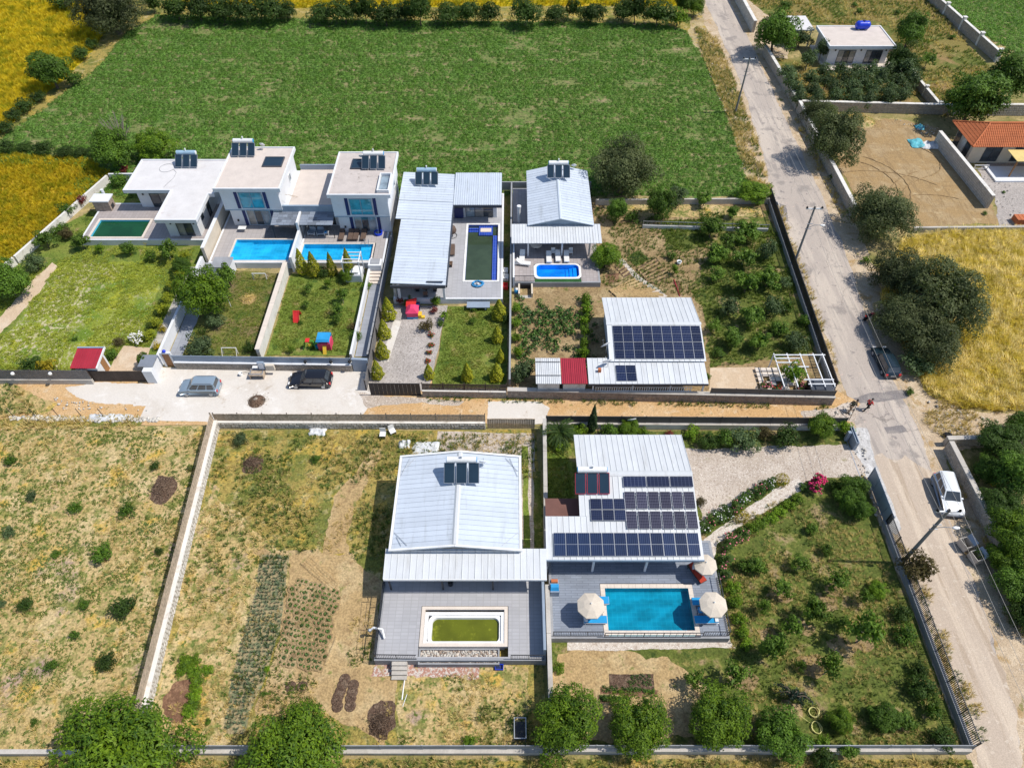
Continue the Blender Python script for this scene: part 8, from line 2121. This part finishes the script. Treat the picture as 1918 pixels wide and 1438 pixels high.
for nm,lab,u,v,rx,m,lm in (('grass_heap','heap of dry cut grass on the brown lawn',466,562,1.0,G_SOIL,LEAF_DRY),('brush_heap','brown brushwood heap by the white wall in the fallow plot',308,915,1.4,G_MULCH,LEAF_BARK),('brush_heap','dark brushwood heap among orange grass in the weedy plot',474,868,1.0,G_MULCH,LEAF_BARK),('burnt_stump','charred hollow stump and ash in the lower weedy plot',712,1358,.95,G_MULCH,LEAF_BARK)):
    q=P(u,v);T=Thing(nm,lab,nm.replace('_',' '),(*q,0),world=False);n=500;C=rng.normal(size=(n,3))*np.array([rx*.5,rx*.5,.1]);C[:,2]=np.maximum(.04,.40-.3*np.hypot(C[:,0],C[:,1])/rx)+rng.uniform(0,.12,n)
    o=bpy.data.objects.new('twigs',leafmesh('twigs',lm,C,rng.normal(size=(n,3))+np.array([0,0,.8]),np.full(n,.32),np.full(n,.045),rng.random(n),rng));COL.objects.link(o);o.parent=T.o;o['kind']='stuff';T.part('mound',m,MB().lathe((0,0,0),[(rx,0.0),(rx*.6,.18),(rx*.25,.32),(.001,.36)],12))

RUT=gmat('turned_damp_soil',(0.27,0.185,0.095),[((0.33,0.23,0.12),1.2,0.46,0.6)],grain=(7.0,0.75,1.25));mb=MB();rr=random.Random(21)
for cx,cy,r,a0,a1 in ((1590,345,6.5,-40,60),(1590,345,8.2,-45,62),(1680,420,12.6,45,115),(1860,420,12,110,165),(1860,420,13.6,112,160),(1700,300,4.5,-70,50),(1780,440,9,60,130)):
    c=P(cx,cy);pts=[(c[0]+r*math.cos(math.radians(a))+rr.uniform(-.08,.08),c[1]+r*math.sin(math.radians(a))+rr.uniform(-.08,.08),.015) for a in np.linspace(a0,a1,26)]
    pts=[p for p in pts if 47<p[0]<63.5 and 78.5<p[1]<103]
    if len(pts)>3:mb.tube(pts,[.02]+[rr.uniform(.07,.12) for _ in pts[2:]]+[.02],5,cap=False)
o=mb.build('tyre_ruts',RUT);o['kind']='stuff'
# ------------------------------------------------------------------ ground cover scattered as many small plants
def vn(x,y,sc,seed):
    r=np.random.default_rng(seed).random((64,64));X,Y=x*sc+100,y*sc+100
    i,j=np.floor(X).astype(int),np.floor(Y).astype(int);fx,fy=X-i,Y-j;fx=fx*fx*(3-2*fx);fy=fy*fy*(3-2*fy)
    g= lambda a,b:r[a%64,b%64]
    return (g(i,j)*(1-fx)+g(i+1,j)*fx)*(1-fy)+(g(i,j+1)*(1-fx)+g(i+1,j+1)*fx)*fy


def fbm(x,y,sc,seed):
    return (vn(x,y,sc,seed)*.5+vn(x,y,sc*2.1,seed+1)*.3+vn(x,y,sc*4.3,seed+2)*.2)


def inside(poly,x,y):
    c=np.zeros(len(x),bool);n=len(poly)
    for i in range(n):
        (x0,y0),(x1,y1)=poly[i],poly[(i+1)%n]
        if y0==y1:continue
        c^=((y0>y)!=(y1>y))&(x<(x1-x0)*(y-y0)/(y1-y0)+x0)
    return c


def inview(x,y):
    d=y*math.cos(CAM_PITCH)+CAM_H*math.sin(CAM_PITCH);px=CAM_F*x/d;py=CAM_F*(-y*math.sin(CAM_PITCH)+CAM_H*math.cos(CAM_PITCH))/d
    return (np.abs(px)<1010)&(np.abs(py)<770)


def grid(poly,sp,seed,jit=.5,rot=0.0):
    rng=np.random.default_rng(seed);p=np.array(poly);x0,y0=p.min(0);x1,y1=p.max(0)
    x0,x1,y0,y1=max(x0,-120),min(x1,120),max(y0,8),min(y1,162)
    X,Y=np.meshgrid(np.arange(x0,x1,sp),np.arange(y0,y1,sp));X=X.ravel()+rng.uniform(-jit,jit,X.size)*sp;Y=Y.ravel()+rng.uniform(-jit,jit,Y.size)*sp
    k=inside(poly,X,Y)&inview(X,Y); return X[k],Y[k]


def tuft(name,m,n,rad,h,w,seed,spread=.6,flat=False):
    """a clump of bent blades, or of broad leaves when flat"""
    rng=np.random.default_rng(seed);a=rng.uniform(0,6.283,n);r=np.sqrt(rng.random(n))*rad
    if flat:
        C=np.stack([np.cos(a)*r,np.sin(a)*r,h*rng.uniform(.3,1,n)*(1-.5*(r/rad)**2)],1);D=np.stack([np.cos(a)*.6,np.sin(a)*.6,np.full(n,.8)],1)+rng.normal(size=(n,3))*.35
        L=rng.uniform(.7,1.3,n)*w; return leafmesh(name,m,C,D,L,L*.55,rng.random(n),rng)
    vs=[];fs=[];tn=[]
    for i in range(n):
        x,y=math.cos(a[i])*r[i]*.5,math.sin(a[i])*r[i]*.5;b=a[i]+rng.uniform(-1,1);hh=h*rng.uniform(.6,1.1);sx,sy=-math.sin(b)*w,math.cos(b)*w
        tx,ty=x+math.cos(b)*hh*spread*rng.uniform(.4,1.1),y+math.sin(b)*hh*spread*rng.uniform(.4,1.1);k=len(vs)
        vs+=[(x-sx,y-sy,0),(x+sx,y+sy,0),((x+tx)/2+sx*.8,(y+ty)/2+sy*.8,hh*.65),((x+tx)/2-sx*.8,(y+ty)/2-sy*.8,hh*.65),(tx,ty,hh)]
        fs+=[(k,k+1,k+2,k+3),(k+3,k+2,k+4)];tn+=[rng.random()]*5
    me=bpy.data.meshes.new(name);me.from_pydata(vs,[],fs);at=me.attributes.new('tint','FLOAT','POINT');at.data.foreach_set('value',tn);me.materials.append(m); return me


def scatter(name,src,x,y,s,seed,z=0.0):
    """one object of many small plants: points carrying a size and a turn, the plant set on each"""
    n=len(x);rng=np.random.default_rng(seed);me=bpy.data.meshes.new(name);me.vertices.add(n)
    zz=np.full(n,z) if np.isscalar(z) else z
    me.vertices.foreach_set('co',np.stack([x,y,zz],1).astype(np.float32).ravel())
    a=me.attributes.new('size','FLOAT','POINT');a.data.foreach_set('value',np.broadcast_to(s,n).astype(np.float32)*rng.uniform(.7,1.3,n).astype(np.float32))
    b=me.attributes.new('turn','FLOAT_VECTOR','POINT');b.data.foreach_set('vector',np.stack([rng.uniform(-.15,.15,n),rng.uniform(-.15,.15,n),rng.uniform(0,6.28,n)],1).astype(np.float32).ravel())
    o=bpy.data.objects.new(name,me);COL.objects.link(o);o['kind']='stuff'
    so=bpy.data.objects.new(name+'_plant',src)
    ng=bpy.data.node_groups.new(name+'_nodes','GeometryNodeTree');ng.interface.new_socket('Geometry',in_out='INPUT',socket_type='NodeSocketGeometry');ng.interface.new_socket('Geometry',in_out='OUTPUT',socket_type='NodeSocketGeometry')
    N,Lk=ng.nodes,ng.links;gi,go=N.new('NodeGroupInput'),N.new('NodeGroupOutput');iop=N.new('GeometryNodeInstanceOnPoints');oi=N.new('GeometryNodeObjectInfo');oi.inputs['Object'].default_value=so;oi.inputs['As Instance'].default_value=True
    na=N.new('GeometryNodeInputNamedAttribute');na.data_type='FLOAT';na.inputs['Name'].default_value='size';nb=N.new('GeometryNodeInputNamedAttribute');nb.data_type='FLOAT_VECTOR';nb.inputs['Name'].default_value='turn'
    Lk.new(gi.outputs[0],iop.inputs['Points']);Lk.new(oi.outputs['Geometry'],iop.inputs['Instance']);Lk.new(na.outputs['Attribute'],iop.inputs['Scale']);Lk.new(nb.outputs['Attribute'],iop.inputs['Rotation']);Lk.new(iop.outputs[0],go.inputs[0])
    md=o.modifiers.new('scatter','NODES');md.node_group=ng
    return o


TZ=.19
def cull(x,y,keep): return x[keep],y[keep]


x,y=grid(FIELD,.30,1,.4);y=np.round(y/.78)*.78+NR.normal(0,.10,len(x));k=inside(FIELD,x,y)&(NR.random(len(x))<.56);x,y=x[k],y[k];f=fbm(x,y,.22,5);f2=fbm(x*.4,y,.35,9);x,y=cull(x,y,(NR.random(len(x))<.97-2.5*np.maximum(0,.42-f)-3.5*np.maximum(0,f2-.54)))
scatter('crop_plants',tuft('crop_plant',LEAF_CROP,26,.34,.26,.19,1,flat=True),x,y,.95,1,.02)
x,y=grid([(85,160),(84.5,150),(88,132),(93,124),(118,118),(118,160)],.6,2);scatter('crop_plants',tuft('crop_plant',LEAF_CROP,22,.40,.30,.26,2,flat=True),x,y,1.0,2,.02)
wt=tuft('wheat_tuft',LEAF_WHEAT,22,.30,.85,.022,3,.45);wo=tuft('wheat_tuft',LEAF_WHEAT_O,22,.30,.80,.022,4,.45);st=tuft('straw_tuft',LEAF_STRAW,22,.32,.75,.022,5,.9)
for i,(pl,src,sp) in enumerate([(WHEAT_W,wt,.5),(WHEAT_N,wt,.6),(WHEAT_L,wo,.36)]):
    x,y=grid(pl,sp,10+i);scatter('wheat_stalks',src,x,y,(.72 if i<2 else .5)+.4*fbm(x,y,.25,31),10+i,.02)
x,y=grid(STRAW,.36,14);scatter('dry_grass',st,x,y,.6+.8*fbm(x,y,.3,33),14,.02)
DRIVE=PL([(232,648),(282,652),(270,690),(265,700),(200,702),(215,672)]);STRIP=PL([(98,492),(108,500),(45,580),(-20,650),(-40,640),(30,560)])
wd=tuft('weed',LEAF_WEED,13,.24,.22,.17,6,flat=True);dg=tuft('dry_tuft',LEAF_DRY,14,.22,.32,.018,7,1.0);lg=tuft('lawn_tuft',LEAF_LAWN,16,.24,.09,.02,8,1.6);mg=tuft('meadow_tuft',leafmat('meadow_blades',(0.19,0.24,0.014),(0.46,0.47,0.07),(0.27,0.31,0.03),.3),16,.24,.10,.02,18,1.5);gr=tuft('grass_tuft',LEAF_WEED,16,.24,.32,.022,9,.8)
SWP=[(-72,14.4),(-28.6,14.4),(-30.9,44.2),(-72,44.2)]
x,y=grid(SWP,.30,20);f=fbm(x,y,.30,41);g2=fbm(x,y,1.3,44);k=(f*.5+g2*.5>.50);x1,y1=cull(x,y,k&(NR.random(len(x))<.85));scatter('weeds',wd,x1,y1,.28+.75*fbm(x1,y1,.9,45),20,TZ-.15)
x,y=grid(SWP,.55,21);f=fbm(x,y,.28,47);x1,y1=cull(x,y,(f>.53));scatter('dry_grass',dg,x1,y1,.9,21,TZ-.15)
WP=[(-27.3,14.4),(2.4,14.4),(2.4,43.6),(-29.4,43.6)]
BLD=[rect(-11.2,3.2,19.6,38.2),PL([(545,1035),(660,1035),(665,1080),(650,1262),(520,1262)]),PL([(590,1260),(700,1245),(745,1245),(740,1310),(680,1350),(600,1330)])]
x,y=grid(WP,.40,22);f=fbm(x,y,.25,51);k=(f>.47)&(NR.random(len(x))<.8)
for b in BLD:k&=~inside(b,x,y)
k&=~inside(PL([(392,900),(500,1010),(500,1200),(440,1395),(283,1395),(330,1140)]),x,y)|(NR.random(len(x))<.45)
x1,y1=cull(x,y,k);scatter('weeds',gr,x1,y1,.7+.7*fbm(x1,y1,.8,55),22,TZ-.15)
x,y=grid(WP,.45,23);f=fbm(x,y,.3,57);k=(f>.50)
for b in BLD:k&=~inside(b,x,y)
x1,y1=cull(x,y,k);scatter('dry_grass',dg,x1,y1,.9,23,TZ-.15)
for i,(nm,pl,sp,src,th,sc) in enumerate([
        ('lawn_grass',[(-55,52),(-40.8,52),(-40.6,73),(-54,73.6),(-62,66),(-66,55)],.34,mg,.36,1.2),('lawn_grass',[(-36.2,55),(-28.4,55),(-28.4,68),(-36.2,68.5)],.32,lg,.44,1.1),('lawn_grass',[(-27.2,54.8),(-18.2,54.8),(-18.2,68),(-27.2,68)],.30,lg,.40,1.2),
        ('lawn_grass',[(-8.2,50.2),(-1,50.2),(-1,62),(-7.4,62)],.28,lg,.34,1.2),('lawn_grass',[(-58,76),(-55.5,74.6),(-55.5,84),(-51,84),(-51,87),(-57,86)],.4,lg,.3,1.2),('orchard_grass',[(18,14.6),(33.4,14.6),(33.4,32),(26,36),(18.4,33),(17.8,22)],.34,gr,.43,.65),('orchard_grass',[(3.4,34.5),(5.6,34.5),(5.6,43.6),(3.4,43.6)],.3,lg,.3,1.2),
        ('orchard_grass',PL([(1310,400),(1440,395),(1470,470),(1500,560),(1525,660),(1330,690),(1320,600),(1290,540),(1330,470)]),.38,gr,.42,.9),('orchard_grass',PL([(1236,415),(1320,412),(1330,465),(1248,470)]),.28,gr,.3,.9),('dry_grass',[(18,14.6),(33.4,14.6),(33.4,32),(26,36),(18.4,33),(17.8,22)],.42,dg,.47,.8),('dry_grass',[(11,66),(33,62),(34,82),(11,82)],.40,gr,.47,.9),
        ('outer_grass',rect(-60,33.6,8.5,13.6),.38,gr,.42,.9),('outer_grass',rect(-60,33.6,8.5,13.6),.42,dg,.42,1.1),('verge_grass',[(34.2,10),(36.2,10),(35.6,30),(34.4,32)],.36,dg,.40,1.1),('verge_grass',[(34.2,10),(35.8,10),(35.2,30),(34.4,32)],.45,gr,.5,.8),
        ('verge_grass',PL([(1300,50),(1345,75),(1415,255),(1445,360),(1400,345),(1368,230),(1318,110)]),.42,gr,.42,1.1),('verge_grass',PL([(1300,50),(1345,75),(1415,255),(1445,360),(1400,345),(1368,230),(1318,110)]),.42,dg,.40,1.4),
        ('verge_grass',[(34.4,50),(35.6,50),(36.8,82),(35.8,82)],.38,dg,.42,1.1),('verge_grass',[(34.4,50),(35.4,50),(36.6,82),(35.8,82)],.5,gr,.5,.8),('verge_grass',[(-9,48.5),(33,47.3),(33,46.6),(-9,47.8)],.32,gr,.40,.8),('verge_grass',[(-80,44),(-38,44.2),(-38,45.6),(-80,46.4)],.4,dg,.4,1.2),('verge_grass',[(-90,46),(-48.5,46),(-53,50),(-90,50)],.42,gr,.46,.9),('verge_grass',[(-90,46),(-48.5,46),(-53,50),(-90,50)],.5,dg,.40,1.2),
        ('rough_grass',PL([(1400,0),(1740,0),(1880,160),(1770,220),(1720,130),(1660,50),(1540,45),(1440,30)]),.55,gr,.45,1.1),('rough_grass',PL([(1400,0),(1740,0),(1880,160),(1770,220),(1720,130),(1660,50),(1540,45),(1440,30)]),.7,dg,.45,1.4),('rough_grass',PL([(1432,110),(1715,140),(1755,205),(1495,205)]),.6,dg,.44,1.3),
        ('verge_grass',PL([(1700,700),(1745,740),(1900,775),(1910,790),(1790,840),(1735,800)]),.42,dg,.46,1.2),('verge_grass',[(41.5,14),(43,14),(43.2,38),(42.5,38)],.45,dg,.42,1.2),('verge_grass',[(44,80),(45.4,80),(45.4,106),(44.4,106)],.5,dg,.46,1.2)]):
    x,y=grid(pl,sp,60+i);f=fbm(x,y,.35,61+i);x,y=cull(x,y,(f>th)&~inside(DRIVE,x,y)&~inside(STRIP,x,y));scatter(nm,src,x,y,sc*(.7+.6*fbm(x,y,.9,91+i)),60+i,TZ-.12)
# vegetable beds
ld=tuft('leek',LEAF_LEEK,9,.12,.42,.022,11,.5);bp=tuft('bean_plant',LEAF_BEAN,18,.34,.5,.26,12,flat=True)
pl=PL([(490,1040),(540,1042),(534,1100),(523,1180),(498,1260),(468,1330),(452,1372),(424,1370),(432,1300),(453,1210),(480,1110)]);x,y=grid(pl,.32,120,.2);scatter('leeks',ld,x,y,.9,120,TZ-.1)
pl=[(.7,52),(9.4,52),(9.4,63.6),(.7,63.8)];x,y=grid(pl,.5,121);f=fbm(x,y,.3,70);x,y=cull(x,y,(f>.40)&~((x>5)&(f<.46)));scatter('vegetable_plants',bp,x,y,.75+.6*fbm(x,y,.5,72),121,TZ-.05)
pl=PL([(1172,485),(1194,472),(1214,486),(1192,500)]);x,y=grid(pl,.26,122);scatter('vegetable_plants',bp,x,y,.35,122,TZ)
pl=PL([(1178,1264),(1222,1262),(1224,1288),(1178,1288)]);x,y=grid(pl,.22,123);scatter('vegetable_plants',bp,x,y,.32,123,TZ-.1)
for i,(a,b) in enumerate([((1128,1290),(1226,1296)),((1124,1306),(1178,1312))]):
    pa,pb=P(*a),P(*b);n=70;t=np.linspace(0,1,n);scatter('vegetable_plants',bp,pa[0]+(pb[0]-pa[0])*t,pa[1]+(pb[1]-pa[1])*t+NR.uniform(-.2,.2,n),.36,130+i,TZ-.1)


def ridges(label,quad,n,w,h,m=G_SOIL,z=TZ-.16):
    """earth ridges between furrows, across a four-cornered bed"""
    A,B,C,D=[Vector((*P(*q),0)) for q in quad];T=Thing('soil_bed',label,'garden bed',(A.x,A.y,0));rr=random.Random(n)
    for i in range(n):
        t=(i+.5)/n;p,q=A.lerp(D,t),B.lerp(C,t);d=(q-p).normalized();s_=Vector((-d.y,d.x,0));k=max(3,int((q-p).length/.5));vs=[];fs=[]
        for j in range(k+1):
            c=p.lerp(q,j/k)+s_*rr.uniform(-.05,.05);hh=h*rr.uniform(.7,1.2)
            vs+=[tuple(c-s_*w+Vector((0,0,z-.05))),tuple(c-s_*w*.35+Vector((0,0,z+hh))),tuple(c+s_*w*.35+Vector((0,0,z+hh))),tuple(c+s_*w+Vector((0,0,z-.05)))]
        for j in range(k):
            for e in range(3):a=j*4+e;fs.append((a,a+1,a+5,a+4))
        T.part('ridge',m,MB().add(vs,[f[::-1] for f in fs],True))


ridges('diagonal furrowed bed in the kitchen garden, right of the pebble path',[(1192,506),(1226,485),(1252,520),(1215,533)],6,.17,.22,G_TILLED,.07);ridges('furrowed bed beside the red soil patch',[(1150,500),(1162,492),(1180,512),(1168,521)],4,.15,.2,G_TILLED,.07);ridges('fan of straw-coloured furrows behind the panel house',[(1140,546),(1185,521),(1246,556),(1155,558)],8,.19,.2,G_SOIL,.07)
ridges('diagonal ridges at the top of the bare vegetable bed',[(562,1056),(622,1108),(636,1092),(582,1042)],5,.22,.15,G_SOIL)
ridges('short ridge right of the seedling bed',[(628,1192),(608,1245),(612,1246),(634,1194)],1,.22,.14,G_SOIL)
# seedlings in watering rings
sd=tuft('vegetable_seedling',LEAF_BEAN,9,.14,.2,.17,15,flat=True);ringm=MB().lathe((0,0,0),[(.40,0),(.33,.09),(.25,.1),(.17,.02),(.001,.01)],10).mesh('soil_ring');ringm.materials.append(G_TILLED)
A,B,C,D=[Vector((*P(*q),0)) for q in ((551,1084),(640,1112),(606,1252),(521,1242))]
for r in range(16):
    for c in range(11):
        if (r*7+c*3)%13==0:continue
        p=(A.lerp(D,r/15)).lerp(B.lerp(C,r/15),(c+.5*(r%2))/11)+Vector((R.uniform(-.08,.08),R.uniform(-.08,.08),.04))
        o=bpy.data.objects.new('vegetable_seedling',sd);COL.objects.link(o);o.location=p;o.rotation_euler=(0,0,R.uniform(0,6));o.scale=(R.uniform(.7,1.3),)*3;tag(o,f'small seedling in a watering ring, {nth(c)} from the left in the {nth(r)} row','seedling','seedlings in the bare garden bed')
        q=bpy.data.objects.new('soil_ring',ringm);COL.objects.link(q);q.parent=o;q.scale=(.85,.85,1)
dark=MB().lathe((0,0,0),[(.46,0),(.4,.06),(.28,.05),(.001,.02)],12).mesh('planting_hole');dark.materials.append(G_MULCH)
for i,(u,v) in enumerate([(646,1272),(642,1283),(638,1294),(634,1303),(631,1312),(632,1323),(662,1283),(660,1296),(657,1308),(656,1322),(545,1286),(566,1286)]):
    o=bpy.data.objects.new('planting_hole',dark);COL.objects.link(o);o.location=(*P(u,v),.06)
    tag(o,f'dark round planting hole in bare soil, {nth(i)} of the left row from the top' if i<6 else f'dark round planting hole in bare soil, {nth(i - 6)} of the right row from the top' if i<10 else ['lone dark planting hole near the big tree, left','lone dark planting hole near the big tree, right'][i-10],'planting hole','dark planting holes')
# stones and litter lying about
stm=MB().blob((0,0,.03),.1,6,4,(1,.8,.6),.2).mesh('stone');stm.materials.append(STONE_PALE)
xs,ys,ss=[],[],[]
for poly,n in ((PL([(1735,745),(1800,770),(1880,790),(1800,825),(1745,800)]),80),(PL([(1565,760),(1600,750),(1605,775),(1560,782)]),40),(PL([(1865,365),(1830,318),(1890,310),(1918,410),(1870,424)]),60),(PL([(1760,240),(1660,222),(1700,240),(1740,262)]),60),(PL([(90,740),(200,758),(290,770),(120,770)]),50),(PL([(1610,800),(1660,985),(1650,1000),(1600,850)]),60),(PL([(1300,60),(1330,80),(1420,330),(1400,340)]),80)):
    p=np.array(poly);x,y=NR.uniform(p[:,0].min(),p[:,0].max(),n*3),NR.uniform(p[:,1].min(),p[:,1].max(),n*3);k=np.where(inside(poly,x,y))[0][:n];xs.append(x[k]);ys.append(y[k]);ss.append(NR.uniform(.3,1.4,len(k)))
scatter('scattered_stones',stm,np.concatenate(xs),np.concatenate(ys),np.concatenate(ss),200,TZ-.08)
